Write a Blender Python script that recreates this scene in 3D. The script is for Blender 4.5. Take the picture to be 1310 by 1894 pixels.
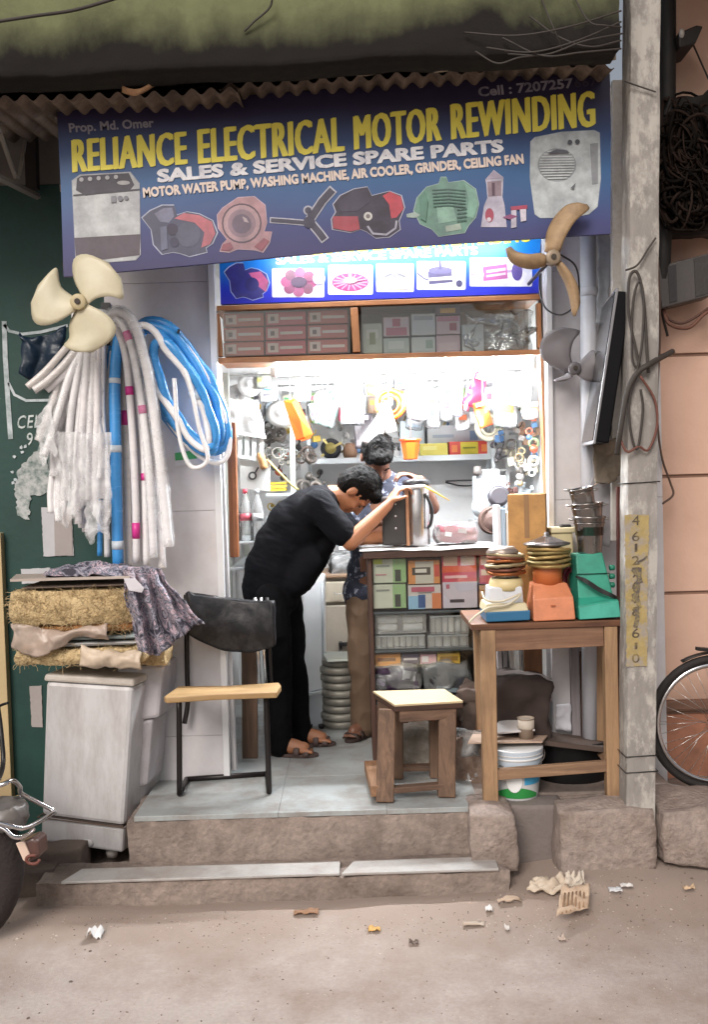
import bpy, bmesh, math, random
from mathutils import Vector, Matrix, Euler, noise
random.seed(11)
R = math.radians
for o in list(bpy.data.objects): bpy.data.objects.remove(o)
scene = bpy.context.scene
C = scene.collection

# ------------------------------------------------------------------ camera
CAM_Z, PITCH, ROLL, FPX = 1.70, R(2.13), R(1.7), 1800.0
cam_d = bpy.data.cameras.new('camera'); cam = bpy.data.objects.new('camera', cam_d); C.objects.link(cam)
cam_d.sensor_fit = 'VERTICAL'; cam_d.sensor_height = 36; cam_d.sensor_width = 36
cam_d.lens = 36 * FPX / 1894
cam_d.clip_start = 0.05; cam_d.clip_end = 500
CR = Euler((math.pi/2 - PITCH, 0, 0)).to_matrix() @ Matrix.Rotation(-ROLL, 3, 'Z')
cam.matrix_world = Matrix.Translation((0, 0, CAM_Z)) @ CR.to_4x4()
scene.camera = cam
# ------------------------------------------------------------------ light
w = bpy.data.worlds.new('World'); scene.world = w; w.use_nodes = True
nt = w.node_tree
bg = nt.nodes['Background']
sky = nt.nodes.new('ShaderNodeTexSky'); sky.sky_type = 'NISHITA'; sky.sun_disc = False
SUN_DIR = Vector((-0.30, -0.80, 0.62)).normalized()          # towards the sun, behind the camera
sky.sun_elevation = math.asin(SUN_DIR.z); sky.sun_rotation = math.atan2(SUN_DIR.x, SUN_DIR.y)
sky.dust_density = 4; sky.ozone_density = 0.6
hs = nt.nodes.new('ShaderNodeHueSaturation'); hs.inputs['Saturation'].default_value = 0.35
nt.links.new(sky.outputs[0], hs.inputs['Color']); nt.links.new(hs.outputs[0], bg.inputs['Color'])
bg.inputs['Strength'].default_value = 0.06
sl = bpy.data.lights.new('sun', 'SUN'); sl.energy = 1.4; sl.angle = R(24); sl.color = (1.0, 0.91, 0.84)
sun = bpy.data.objects.new('sun', sl); C.objects.link(sun)
sun.rotation_euler = SUN_DIR.to_track_quat('Z', 'Y').to_euler(); sun.location = (-3, -6, 8)
scene.view_settings.view_transform = 'Standard'; scene.view_settings.look = 'None'
scene.view_settings.exposure = 0.62; scene.view_settings.gamma = 1.0
scene.view_settings.use_curve_mapping = False
TUBE_MAIN, TUBE_SIGN = 470.0, 52.0
scene.cycles.max_bounces = 6; scene.cycles.diffuse_bounces = 3; scene.cycles.glossy_bounces = 3; scene.cycles.transmission_bounces = 3
scene.cycles.transparent_max_bounces = 40; scene.cycles.caustics_reflective = False; scene.cycles.caustics_refractive = False
scene.cycles.sample_clamp_indirect = 6.0; scene.cycles.use_denoising = True

# ------------------------------------------------------------------ helpers
def W(px, py, Y):
    """point of the place that the photo shows at pixel px,py, at distance Y into the street"""
    d = CR @ Vector(((px-655)/FPX, -(py-947)/FPX, -1.0))
    t = Y / d.y
    return Vector((d.x*t, Y, CAM_Z + d.z*t))
def G(px, py, z):
    d = CR @ Vector(((px-655)/FPX, -(py-947)/FPX, -1.0))
    t = (z-CAM_Z) / d.z
    return Vector((d.x*t, d.y*t, z))
def L(px, Y): return px*Y/FPX            # length of px pixels at distance Y
def lin(c):
    return c/12.92 if c <= 0.04045 else ((c+0.055)/1.055)**2.4
def hx(h):
    h = h.lstrip('#'); return tuple(lin(int(h[i:i+2], 16)/255) for i in (0, 2, 4))

_mats = {}
def M(col, rough=0.55, metal=0.0, var=0.12, scale=6.0, bump=0.15, bscale=60.0, dirt=None, dscale=3.0, damt=0.5,
      coat=0.0, spec=0.5, stretch=None, rnd=0.0, dpos=(0.44, 0.66)):
    """procedural material: base colour with noise variation, optional dirt patches and fine relief"""
    k = (col, rough, metal, var, scale, bump, bscale, dirt, dscale, damt, coat, spec, stretch, rnd, dpos)
    if k in _mats: return _mats[k]
    m = bpy.data.materials.new('mat_%d' % len(_mats)); m.use_nodes = True
    n, l = m.node_tree.nodes, m.node_tree.links
    p = n['Principled BSDF']
    c = hx(col) if isinstance(col, str) else col
    tc = n.new('ShaderNodeTexCoord'); vec = tc.outputs['Object']
    if stretch:
        mp = n.new('ShaderNodeMapping'); mp.inputs['Scale'].default_value = stretch
        l.new(vec, mp.inputs['Vector']); vec = mp.outputs[0]
    n1 = n.new('ShaderNodeTexNoise'); n1.inputs['Scale'].default_value = scale; n1.inputs['Detail'].default_value = 6
    n1.inputs['Roughness'].default_value = 0.65
    l.new(vec, n1.inputs['Vector'])
    rp = n.new('ShaderNodeValToRGB')
    rp.color_ramp.elements[0].position = 0.28; rp.color_ramp.elements[1].position = 0.72
    rp.color_ramp.elements[0].color = tuple(max(0, x*(1-var)) for x in c)+(1,)
    rp.color_ramp.elements[1].color = tuple(min(1, x*(1+var*0.7)) for x in c)+(1,)
    l.new(n1.outputs['Fac'], rp.inputs['Fac'])
    out = rp.outputs['Color']
    if dirt:
        n2 = n.new('ShaderNodeTexNoise'); n2.inputs['Scale'].default_value = dscale; n2.inputs['Detail'].default_value = 9
        n2.inputs['Roughness'].default_value = 0.72
        l.new(vec, n2.inputs['Vector'])
        r2 = n.new('ShaderNodeValToRGB')
        r2.color_ramp.elements[0].position = dpos[0]; r2.color_ramp.elements[0].color = (0, 0, 0, 1)
        r2.color_ramp.elements[1].position = dpos[1]; r2.color_ramp.elements[1].color = (damt, damt, damt, 1)
        l.new(n2.outputs['Fac'], r2.inputs['Fac'])
        mx = n.new('ShaderNodeMix'); mx.data_type = 'RGBA'
        l.new(r2.outputs['Color'], mx.inputs[0]); l.new(out, mx.inputs[6])
        mx.inputs[7].default_value = (hx(dirt) if isinstance(dirt, str) else dirt)+(1,)
        out = mx.outputs[2]
    if rnd:
        oi = n.new('ShaderNodeObjectInfo'); h2 = n.new('ShaderNodeHueSaturation')
        mr = n.new('ShaderNodeMapRange'); mr.inputs[3].default_value = 1-rnd; mr.inputs[4].default_value = 1+rnd
        l.new(oi.outputs['Random'], mr.inputs[0]); l.new(mr.outputs[0], h2.inputs['Value']); l.new(out, h2.inputs['Color'])
        out = h2.outputs[0]
    l.new(out, p.inputs['Base Color'])
    p.inputs['Metallic'].default_value = metal
    p.inputs['Specular IOR Level'].default_value = spec
    p.inputs['Coat Weight'].default_value = coat
    rr = n.new('ShaderNodeMapRange'); rr.inputs[3].default_value = max(0.03, rough-0.12); rr.inputs[4].default_value = min(1, rough+0.12)
    l.new(n1.outputs['Fac'], rr.inputs[0]); l.new(rr.outputs[0], p.inputs['Roughness'])
    if bump:
        n3 = n.new('ShaderNodeTexNoise'); n3.inputs['Scale'].default_value = bscale; n3.inputs['Detail'].default_value = 5
        l.new(vec, n3.inputs['Vector'])
        b = n.new('ShaderNodeBump'); b.inputs['Strength'].default_value = bump; b.inputs['Distance'].default_value = 0.01
        l.new(n3.outputs['Fac'], b.inputs['Height']); l.new(b.outputs[0], p.inputs['Normal'])
    _mats[k] = m
    return m
def P(col, rough=0.38, **kw):           # plastics and print
    kw.setdefault('var', 0.06); kw.setdefault('bump', 0.03); return M(col, rough, **kw)
def wood(col, dark, rough=0.55, axis='z', sc=1.0):
    k = ('wood', col, dark, rough, axis, sc)
    if k in _mats: return _mats[k]
    m = bpy.data.materials.new('wood_%d' % len(_mats)); m.use_nodes = True
    n, l = m.node_tree.nodes, m.node_tree.links; p = n['Principled BSDF']
    tc = n.new('ShaderNodeTexCoord'); mp = n.new('ShaderNodeMapping')
    s = {'x': (1.5, 22, 22), 'y': (22, 1.5, 22), 'z': (22, 22, 1.5)}[axis]
    mp.inputs['Scale'].default_value = tuple(a*sc for a in s); l.new(tc.outputs['Object'], mp.inputs['Vector'])
    a = n.new('ShaderNodeTexNoise'); a.inputs['Scale'].default_value = 1.6; a.inputs['Detail'].default_value = 8; a.inputs['Roughness'].default_value = 0.7; a.inputs['Distortion'].default_value = 0.8
    l.new(mp.outputs[0], a.inputs['Vector'])
    r = n.new('ShaderNodeValToRGB'); r.color_ramp.elements[0].position = 0.3; r.color_ramp.elements[1].position = 0.7
    r.color_ramp.elements[0].color = hx(dark)+(1,); r.color_ramp.elements[1].color = hx(col)+(1,)
    l.new(a.outputs['Fac'], r.inputs['Fac'])
    d = n.new('ShaderNodeTexNoise'); d.inputs['Scale'].default_value = 5; d.inputs['Detail'].default_value = 7
    l.new(tc.outputs['Object'], d.inputs['Vector'])
    r2 = n.new('ShaderNodeValToRGB'); r2.color_ramp.elements[0].position = 0.5; r2.color_ramp.elements[0].color = (0, 0, 0, 1); r2.color_ramp.elements[1].position = 0.75; r2.color_ramp.elements[1].color = (.6, .6, .6, 1)
    l.new(d.outputs['Fac'], r2.inputs['Fac'])
    mx = n.new('ShaderNodeMix'); mx.data_type = 'RGBA'; l.new(r2.outputs[0], mx.inputs[0]); l.new(r.outputs[0], mx.inputs[6])
    mx.inputs[7].default_value = tuple(x*0.45 for x in hx(dark))+(1,)
    l.new(mx.outputs[2], p.inputs['Base Color']); p.inputs['Roughness'].default_value = rough
    b = n.new('ShaderNodeBump'); b.inputs['Strength'].default_value = 0.25; b.inputs['Distance'].default_value = 0.01
    l.new(a.outputs['Fac'], b.inputs['Height']); l.new(b.outputs[0], p.inputs['Normal'])
    _mats[k] = m
    return m
def glassy(name, tint=(1, 1, 1), refl=0.10, rough=0.05, milky=0.0, white=(.8, .8, .8)):
    if name in _mats: return _mats[name]
    m = bpy.data.materials.new(name); m.use_nodes = True
    n, l = m.node_tree.nodes, m.node_tree.links; n.remove(n['Principled BSDF'])
    t = n.new('ShaderNodeBsdfTransparent'); t.inputs[0].default_value = tint+(1,)
    g = n.new('ShaderNodeBsdfGlossy'); g.inputs['Roughness'].default_value = rough
    tc = n.new('ShaderNodeTexCoord'); nn = n.new('ShaderNodeTexNoise'); nn.inputs['Scale'].default_value = 25
    l.new(tc.outputs['Object'], nn.inputs['Vector'])
    if rough > 0.1:
        b = n.new('ShaderNodeBump'); b.inputs['Strength'].default_value = 0.6; b.inputs['Distance'].default_value = 0.02
        l.new(nn.outputs['Fac'], b.inputs['Height']); l.new(b.outputs[0], g.inputs['Normal'])
    f = n.new('ShaderNodeFresnel'); f.inputs[0].default_value = 1.35
    mt = n.new('ShaderNodeMath'); mt.operation = 'ADD'; mt.inputs[1].default_value = refl; l.new(f.outputs[0], mt.inputs[0])
    x = n.new('ShaderNodeMixShader'); l.new(mt.outputs[0], x.inputs[0]); l.new(t.outputs[0], x.inputs[1]); l.new(g.outputs[0], x.inputs[2])
    last = x.outputs[0]
    if milky:
        d = n.new('ShaderNodeBsdfDiffuse'); d.inputs[0].default_value = white+(1,)
        y = n.new('ShaderNodeMixShader'); mm = n.new('ShaderNodeMapRange'); mm.inputs[3].default_value = milky*0.5; mm.inputs[4].default_value = min(1, milky*1.5)
        l.new(nn.outputs['Fac'], mm.inputs[0]); l.new(mm.outputs[0], y.inputs[0]); l.new(last, y.inputs[1]); l.new(d.outputs[0], y.inputs[2]); last = y.outputs[0]
    l.new(last, n['Material Output'].inputs['Surface'])
    _mats[name] = m
    return m
def filmmat(name, alpha, col=(.95, .95, .96), rough=.25):
    if name in _mats: return _mats[name]
    m = bpy.data.materials.new(name); m.use_nodes = True; n, l = m.node_tree.nodes, m.node_tree.links; p = n['Principled BSDF']
    p.inputs['Base Color'].default_value = col+(1,); p.inputs['Roughness'].default_value = rough
    tc = n.new('ShaderNodeTexCoord'); nn = n.new('ShaderNodeTexNoise'); nn.inputs['Scale'].default_value = 14; nn.inputs['Detail'].default_value = 2; l.new(tc.outputs['Object'], nn.inputs['Vector'])
    mr = n.new('ShaderNodeMapRange'); mr.inputs[1].default_value = .3; mr.inputs[2].default_value = .7; mr.inputs[3].default_value = alpha*.4; mr.inputs[4].default_value = alpha*1.6; l.new(nn.outputs['Fac'], mr.inputs[0]); l.new(mr.outputs[0], p.inputs['Alpha'])
    b = n.new('ShaderNodeBump'); b.inputs['Strength'].default_value = .3; b.inputs['Distance'].default_value = .02; l.new(nn.outputs['Fac'], b.inputs['Height']); l.new(b.outputs[0], p.inputs['Normal'])
    _mats[name] = m; return m
def emis(name, col, strength):
    m = bpy.data.materials.new(name); m.use_nodes = True
    p = m.node_tree.nodes['Principled BSDF']; p.inputs['Base Color'].default_value = (.9, .9, .9, 1)
    p.inputs['Emission Color'].default_value = col+(1,); p.inputs['Emission Strength'].default_value = strength
    return m
def ramp_mat(name, stops, axis='z', lo=0, hi=1, rough=0.45, noise_amt=0.1, nscale=4, dirt=None):
    """printed gradient along an object axis (print, plus overhang shade on the outer sign)"""
    m = bpy.data.materials.new(name); m.use_nodes = True
    n, l = m.node_tree.nodes, m.node_tree.links; p = n['Principled BSDF']
    tc = n.new('ShaderNodeTexCoord'); sp = n.new('ShaderNodeSeparateXYZ'); l.new(tc.outputs['Object'], sp.inputs[0])
    nn = n.new('ShaderNodeTexNoise'); nn.inputs['Scale'].default_value = nscale; nn.inputs['Detail'].default_value = 5; l.new(tc.outputs['Object'], nn.inputs['Vector'])
    mr = n.new('ShaderNodeMapRange'); mr.inputs[1].default_value = lo; mr.inputs[2].default_value = hi
    l.new(sp.outputs['XYZ'.index(axis.upper())], mr.inputs[0])
    ma = n.new('ShaderNodeMath'); ma.operation = 'MULTIPLY_ADD'; ma.inputs[1].default_value = noise_amt; l.new(nn.outputs['Fac'], ma.inputs[0])
    sb = n.new('ShaderNodeMath'); sb.operation = 'SUBTRACT'; sb.inputs[1].default_value = noise_amt*0.5; l.new(mr.outputs[0], sb.inputs[0]); l.new(sb.outputs[0], ma.inputs[2])
    r = n.new('ShaderNodeValToRGB'); e = r.color_ramp.elements
    while len(e) < len(stops): e.new(0.5)
    for i, (pos, col) in enumerate(stops): e[i].position = pos; e[i].color = hx(col)+(1,)
    l.new(ma.outputs[0], r.inputs['Fac']); l.new(r.outputs[0], p.inputs['Base Color'])
    p.inputs['Roughness'].default_value = rough
    b = n.new('ShaderNodeBump'); b.inputs['Strength'].default_value = 0.25; b.inputs['Distance'].default_value = 0.02
    n3 = n.new('ShaderNodeTexNoise'); n3.inputs['Scale'].default_value = 3.5; l.new(tc.outputs['Object'], n3.inputs['Vector'])
    l.new(n3.outputs['Fac'], b.inputs['Height']); l.new(b.outputs[0], p.inputs['Normal'])
    return m

OFF = {}
class MB:
    def __init__(s): s.v = []; s.f = []; s.mi = []; s.sm = []; s.T = None
    def add(s, vs, fs, mi=0, sm=False):
        o = len(s.v)
        if s.T is not None: vs = [s.T @ Vector(q) for q in vs]
        s.v += [tuple(q) for q in vs]
        for f in fs: s.f.append(tuple(i+o for i in f)); s.mi.append(mi); s.sm.append(sm)
        return s
    def box(s, c, d, rot=None, mi=0, taper=(1, 1)):
        c = Vector(c); x, y, z = d[0]/2, d[1]/2, d[2]/2; tx, ty = taper
        vs = [Vector(q) for q in ((-x, -y, -z), (x, -y, -z), (x, y, -z), (-x, y, -z), (-x*tx, -y*ty, z), (x*tx, -y*ty, z), (x*tx, y*ty, z), (-x*tx, y*ty, z))]
        if rot is not None:
            rm = rot if isinstance(rot, Matrix) else Euler(rot).to_matrix()
            vs = [rm @ q for q in vs]
        return s.add([q+c for q in vs], [(0, 3, 2, 1), (4, 5, 6, 7), (0, 1, 5, 4), (1, 2, 6, 5), (2, 3, 7, 6), (3, 0, 4, 7)], mi)
    def bar(s, a, b, wx, wy, mi=0, up=Vector((0, 1, 0))):
        a, b = Vector(a), Vector(b); d = b-a; z = d.normalized(); x = Vector(up).cross(z)
        if x.length < 1e-4: x = Vector((1, 0, 0)).cross(z)
        x.normalize(); y = z.cross(x)
        return s.box((a+b)/2, (wx, wy, d.length), Matrix((x, y, z)).transposed(), mi)
    def tube(s, pts, r, n=8, mi=0, closed=False, cap=True, flat=None):
        pts = [Vector(p) for p in pts]; k = len(pts)
        rs = r if isinstance(r, (list, tuple)) else [r]*k
        tang = []
        for i in range(k):
            a = pts[i-1] if (i > 0 or closed) else pts[i]; b = pts[(i+1) % k] if (i < k-1 or closed) else pts[i]
            t = b-a; tang.append(t.normalized() if t.length > 1e-9 else Vector((0, 0, 1)))
        u = tang[0].orthogonal().normalized(); vs = []
        if flat is not None:
            u = Vector(flat); u = (u-tang[0]*u.dot(tang[0])).normalized()
        for i in range(k):
            u = (u-tang[i]*u.dot(tang[i]))
            u = u.normalized() if u.length > 1e-6 else tang[i].orthogonal().normalized()
            vv = tang[i].cross(u)
            fx = 0.35 if flat is not None else 1.0
            for j in range(n):
                a = 2*math.pi*j/n
                vs.append(pts[i]+(u*math.cos(a)*fx+vv*math.sin(a))*rs[i])
        fs = []
        for i in range(k if closed else k-1):
            i2 = (i+1) % k
            for j in range(n): fs.append((i*n+j, i*n+(j+1) % n, i2*n+(j+1) % n, i2*n+j))
        s.add(vs, fs, mi, True)
        if cap and not closed:
            o = len(s.v)-k*n
            s.f.append(tuple(o+j for j in reversed(range(n)))); s.mi.append(mi); s.sm.append(False)
            s.f.append(tuple(o+(k-1)*n+j for j in range(n))); s.mi.append(mi); s.sm.append(False)
        return s
    def cyl(s, a, b, r0, r1=None, n=16, mi=0):
        return s.tube([a, b], [r0, r0 if r1 is None else r1], n, mi)
    def lathe(s, prof, c, n=24, mi=0, axis=None, sm=True, squash=1.0):
        c = Vector(c); rm = Matrix.Identity(3) if axis is None else Vector(axis).to_track_quat('Z', 'Y').to_matrix()
        vs = [c+rm @ Vector((r*math.cos(2*math.pi*j/n), squash*r*math.sin(2*math.pi*j/n), z)) for r, z in prof for j in range(n)]
        fs = [(i*n+j, i*n+(j+1) % n, (i+1)*n+(j+1) % n, (i+1)*n+j) for i in range(len(prof)-1) for j in range(n)]
        s.add(vs, fs, mi, sm); o = len(s.v)-len(prof)*n
        if prof[0][0] > 1e-4: s.f.append(tuple(o+j for j in reversed(range(n)))); s.mi.append(mi); s.sm.append(False)
        if prof[-1][0] > 1e-4: s.f.append(tuple(o+(len(prof)-1)*n+j for j in range(n))); s.mi.append(mi); s.sm.append(False)
        return s
    def ell(s, c, rad, rot=None, mi=0, nu=16, nv=10):
        c = Vector(c); rm = Matrix.Identity(3) if rot is None else (rot if isinstance(rot, Matrix) else Euler(rot).to_matrix())
        if not hasattr(rad, '__len__'): rad = (rad,)*3
        vs = [c+rm @ Vector((0, 0, rad[2]))]
        for i in range(1, nv):
            t = math.pi*i/nv
            for j in range(nu):
                p = 2*math.pi*j/nu; vs.append(c+rm @ Vector((rad[0]*math.sin(t)*math.cos(p), rad[1]*math.sin(t)*math.sin(p), rad[2]*math.cos(t))))
        vs.append(c+rm @ Vector((0, 0, -rad[2])))
        fs = [(0, 1+j, 1+(j+1) % nu) for j in range(nu)]
        for i in range(nv-2):
            for j in range(nu): a = 1+i*nu; b = a+nu; fs.append((a+j, b+j, b+(j+1) % nu, a+(j+1) % nu))
        e = len(vs)-1; a = 1+(nv-2)*nu; fs += [(e, a+(j+1) % nu, a+j) for j in range(nu)]
        return s.add(vs, fs, mi, True)
    def prism(s, pts, thick, mi=0, sm=False):
        """closed outline of 3-D points, thickened along `thick` (a vector)"""
        pts = [Vector(p) for p in pts]; t = Vector(thick); n = len(pts)
        vs = pts+[p+t for p in pts]
        fs = [tuple(range(n)), tuple(reversed(range(n, 2*n)))]+[(i, i+n, (i+1) % n+n, (i+1) % n) for i in range(n)]
        return s.add(vs, fs, mi, sm)
    def grid(s, fn, nu, nv, mi=0, sm=True, closed_u=False):
        vs = [fn(i/(nu-1) if not closed_u else i/nu, j/(nv-1)) for j in range(nv) for i in range(nu)]
        fs = [(j*nu+i, j*nu+(i+1) % nu, (j+1)*nu+(i+1) % nu, (j+1)*nu+i) for j in range(nv-1) for i in range(nu if closed_u else nu-1)]
        return s.add(vs, fs, mi, sm)
    def rock(s, c, d, amp=0.03, k=3.0, n=8, mi=0, seed=0, sm=True, rot=None, rd=.25):
        c = Vector(c); idx = {}; vs = []; fs = []
        rm = Matrix.Identity(3) if rot is None else Euler(rot).to_matrix()
        def vert(q):
            key = tuple(round(t, 5) for t in q)
            if key not in idx:
                v = Vector(q); e = v*(1-rd)+v.normalized()*0.5*rd*1.5
                w_ = Vector((e.x*d[0], e.y*d[1], e.z*d[2]))
                nn = noise.noise_vector((w_+Vector((seed*3.1, seed, 0)))*k)*amp+noise.noise_vector((w_+Vector((seed, 7, 0)))*k*3.7)*amp*0.35
                idx[key] = len(vs); vs.append(c+rm @ (w_+nn))
            return idx[key]
        for ax in range(3):
            for sg in (-.5, .5):
                for i in range(n):
                    for j in range(n):
                        q = []
                        for (a, b) in ((i, j), (i+1, j), (i+1, j+1), (i, j+1)):
                            p = [0, 0, 0]; p[ax] = sg; p[(ax+1) % 3] = a/n-.5; p[(ax+2) % 3] = b/n-.5; q.append(vert(tuple(p)))
                        fs.append(tuple(q) if sg > 0 else tuple(reversed(q)))
        return s.add(vs, fs, mi, sm)
    def build(s, name, mat, parent=None, bevel=0.0, label=None, cat=None, group=None, kind=None, sub=0, solid=0.0, origin=None):
        me = bpy.data.meshes.new(name)
        if parent is not None: off = OFF[parent.name]
        elif origin is not None: off = Vector(origin)
        else:
            xs, ys, zs = zip(*s.v); off = Vector(((min(xs)+max(xs))/2, (min(ys)+max(ys))/2, min(zs)))
        me.from_pydata([tuple(Vector(q)-off) for q in s.v], [], s.f)
        for mm in (mat if isinstance(mat, (list, tuple)) else [mat]): me.materials.append(mm)
        me.polygons.foreach_set('material_index', s.mi); me.polygons.foreach_set('use_smooth', s.sm)
        me.update()
        ob = bpy.data.objects.new(name, me); C.objects.link(ob)
        if parent is not None: ob.parent = parent
        else: ob.location = off
        OFF[ob.name] = off
        if solid:
            md = ob.modifiers.new('solid', 'SOLIDIFY'); md.thickness = solid; md.offset = 0
        if bevel:
            md = ob.modifiers.new('bevel', 'BEVEL'); md.width = bevel; md.segments = 2; md.limit_method = 'ANGLE'; md.angle_limit = R(40)
        if sub:
            md = ob.modifiers.new('sub', 'SUBSURF'); md.levels = sub; md.render_levels = sub
        return tag(ob, label, cat, group, kind)
def tag(o, label=None, cat=None, group=None, kind=None):
    if label: o['label'] = label
    if cat: o['category'] = cat
    if group: o['group'] = group
    if kind: o['kind'] = kind
    return o
def thing(name, label, cat, loc, group=None):
    o = bpy.data.objects.new(name, None); C.objects.link(o); o.location = loc; o.empty_display_size = 0.05
    OFF[o.name] = Vector(loc)
    return tag(o, label, cat, group)
def struct(mb, name, mat, **k): return mb.build(name, mat, kind='structure', **k)
def fixnorm(o):
    bm = bmesh.new(); bm.from_mesh(o.data); bmesh.ops.recalc_face_normals(bm, faces=bm.faces); bm.to_mesh(o.data); bm.free(); return o
def curve(pts, n=24):
    """smooth path through points (Catmull-Rom)"""
    p = [Vector(q) for q in pts]; p = [2*p[0]-p[1]]+p+[2*p[-1]-p[-2]]; out = []
    m = len(p)-3
    for i in range(m):
        for t in range(max(2, n//m)):
            u = t/max(2, n//m); a, b, c, d = p[i:i+4]
            out.append(0.5*((2*b)+(c-a)*u+(2*a-5*b+4*c-d)*u*u+(3*b-a-3*c+d)*u**3))
    out.append(p[-2]); return out
def wcurve(px, n=24): return curve([W(*q) for q in px], n)

_txt = {}
def glyphs(s, bold=0.0, res=3):
    k = (s, bold)
    if k not in _txt:
        cu = bpy.data.curves.new('t', 'FONT'); cu.body = s; cu.offset = bold; cu.space_character = 1.0 if ' ' in s else 1.10; cu.resolution_u = res; cu.fill_mode = 'FRONT'
        ob = bpy.data.objects.new('t', cu); C.objects.link(ob)
        me = ob.evaluated_get(bpy.context.evaluated_depsgraph_get()).to_mesh()
        v = [(q.co.x, q.co.y) for q in me.vertices]; f = [tuple(p.vertices) for p in me.polygons]
        bpy.data.objects.remove(ob); bpy.data.curves.remove(cu)
        _txt[k] = (v, f)
    return _txt[k]
def lettering(mb, s, a, b, h, Y, bold=0.02, mi=0, lean=0.0, upx=0.0, grow=0.0):
    """flat letters on the plane at distance Y: baseline from pixel a to pixel b, cap height h px"""
    v, f = glyphs(s, bold+grow); v0, _ = glyphs(s, bold)
    x0 = min(q[0] for q in v0); x1 = max(q[0] for q in v0); cap = glyphs('E', bold)[0]
    y0 = min(q[1] for q in cap); y1 = max(q[1] for q in cap)
    out = []
    for x, y in v:
        u = (x-x0)/(x1-x0); t = (y-y0)/(y1-y0)
        out.append(W(a[0]+(b[0]-a[0])*u+upx*t, a[1]+(b[1]-a[1])*u-h*t, Y))
    return mb.add(out, f, mi)
def flat(mb, pts, Y, mi=0):
    return mb.add([W(x, y, Y) for x, y in pts], [tuple(range(len(pts)))], mi)
def disc(mb, c, r, Y, mi=0, n=20, ry=None, rot=0):
    ry = r if ry is None else ry; q = []
    for i in range(n):
        a = 2*math.pi*i/n; x, y = r*math.cos(a), ry*math.sin(a)
        q.append((c[0]+x*math.cos(rot)-y*math.sin(rot), c[1]+x*math.sin(rot)+y*math.cos(rot)))
    return flat(mb, q, Y, mi)
def ribbon(mb, pts, wpx, Y, mi=0):
    pts = [Vector(p) for p in pts]; l_, r_ = [], []
    for i, p in enumerate(pts):
        t = (pts[min(i+1, len(pts)-1)]-pts[max(i-1, 0)]).normalized(); nrm = Vector((-t.y, t.x))*wpx/2
        l_.append(p+nrm); r_.append(p-nrm)
    n = len(pts); vs = [W(q.x, q.y, Y) for q in l_+r_]
    return mb.add(vs, [(i, i+1, n+i+1, n+i) for i in range(n-1)], mi)
def rrect(x0, y0, x1, y1, r=4, n=4):
    q = []
    for cx, cy, a0 in ((x1-r, y0+r, -90), (x1-r, y1-r, 0), (x0+r, y1-r, 90), (x0+r, y0+r, 180)):
        for i in range(n+1):
            a = R(a0+90*i/n); q.append((cx+r*math.cos(a), cy+r*math.sin(a)))
    return q
WHITE = '#e9e7e4'
steel = M('#b9b8b6', 0.28, 0.9, bump=0.05)
chrome = M('#d0d0d2', 0.15, 1.0, bump=0.02)
blackm = M('#1b191a', 0.42, 0.0, bump=0.1)
rubber = M('#161514', 0.75)
concrete = M('#8d8078', 0.9, var=0.3, scale=5, bump=0.5, bscale=45, dirt='#5b4e46', dscale=4)
cardb = M('#b98f5c', 0.8, var=0.12, bump=0.2, bscale=30, dirt='#8a6a44', dscale=5)
clearp = glassy('clear_plastic', (0.96, 0.97, 0.98), 0.06, 0.22, 0.22)
glass = glassy('pane_glass', (0.97, 0.985, 0.98), 0.03, 0.02)
copper = M('#a4633a', 0.4, 0.8, var=0.3, bump=0.3, bscale=200)
# ================================================================== SETTING
Y_F, Y_S, Y_W, Y_G, Y_H, Y_B = 3.65, 4.00, 4.45, 4.60, 4.50, 6.30
FZ = 0.32
# ---- ground: one sheet, fine near the shop, reaching far out
gm = MB()
def gz(x, y):
    e = min(1, max(0, (3.3-abs(x))/0.3))*min(1, max(0, (y-1.6)/0.3))
    h = 0.006*noise.noise(Vector((x*1.3, y*1.3, 0)))+0.004*noise.noise(Vector((x*6, y*6, 2)))+0.002*noise.noise(Vector((x*19, y*19, 5)))
    d = max(0, (y-3.25)/0.5); h += 0.03*min(1, d)**2*(1+0.5*noise.noise(Vector((x*3, y*3, 9))))
    if x > 0.5: h += 0.05*min(1, (x-0.5)/0.3)*min(1, max(0, (y-3.4)/0.5))
    return h*e
NX, NY = 190, 110
gm.grid(lambda u, v: Vector((-3.3+6.6*u, 1.6+3.4*v, gz(-3.3+6.6*u, 1.6+3.4*v))), NX, NY)
for x0, x1, y0, y1 in ((-80, -3.3, -60, 60), (3.3, 80, -60, 60), (-3.3, 3.3, -60, 1.6), (-3.3, 3.3, 5.0, 60)):
    gm.add([(x0, y0, 0), (x1, y0, 0), (x1, y1, 0), (x0, y1, 0)], [(0, 1, 2, 3)])
gmat = M('#aea29b', 0.95, var=0.14, scale=70, bump=0.4, bscale=240, dirt='#857063', dscale=1.5, damt=0.8, dpos=(.42, .66))
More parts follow.
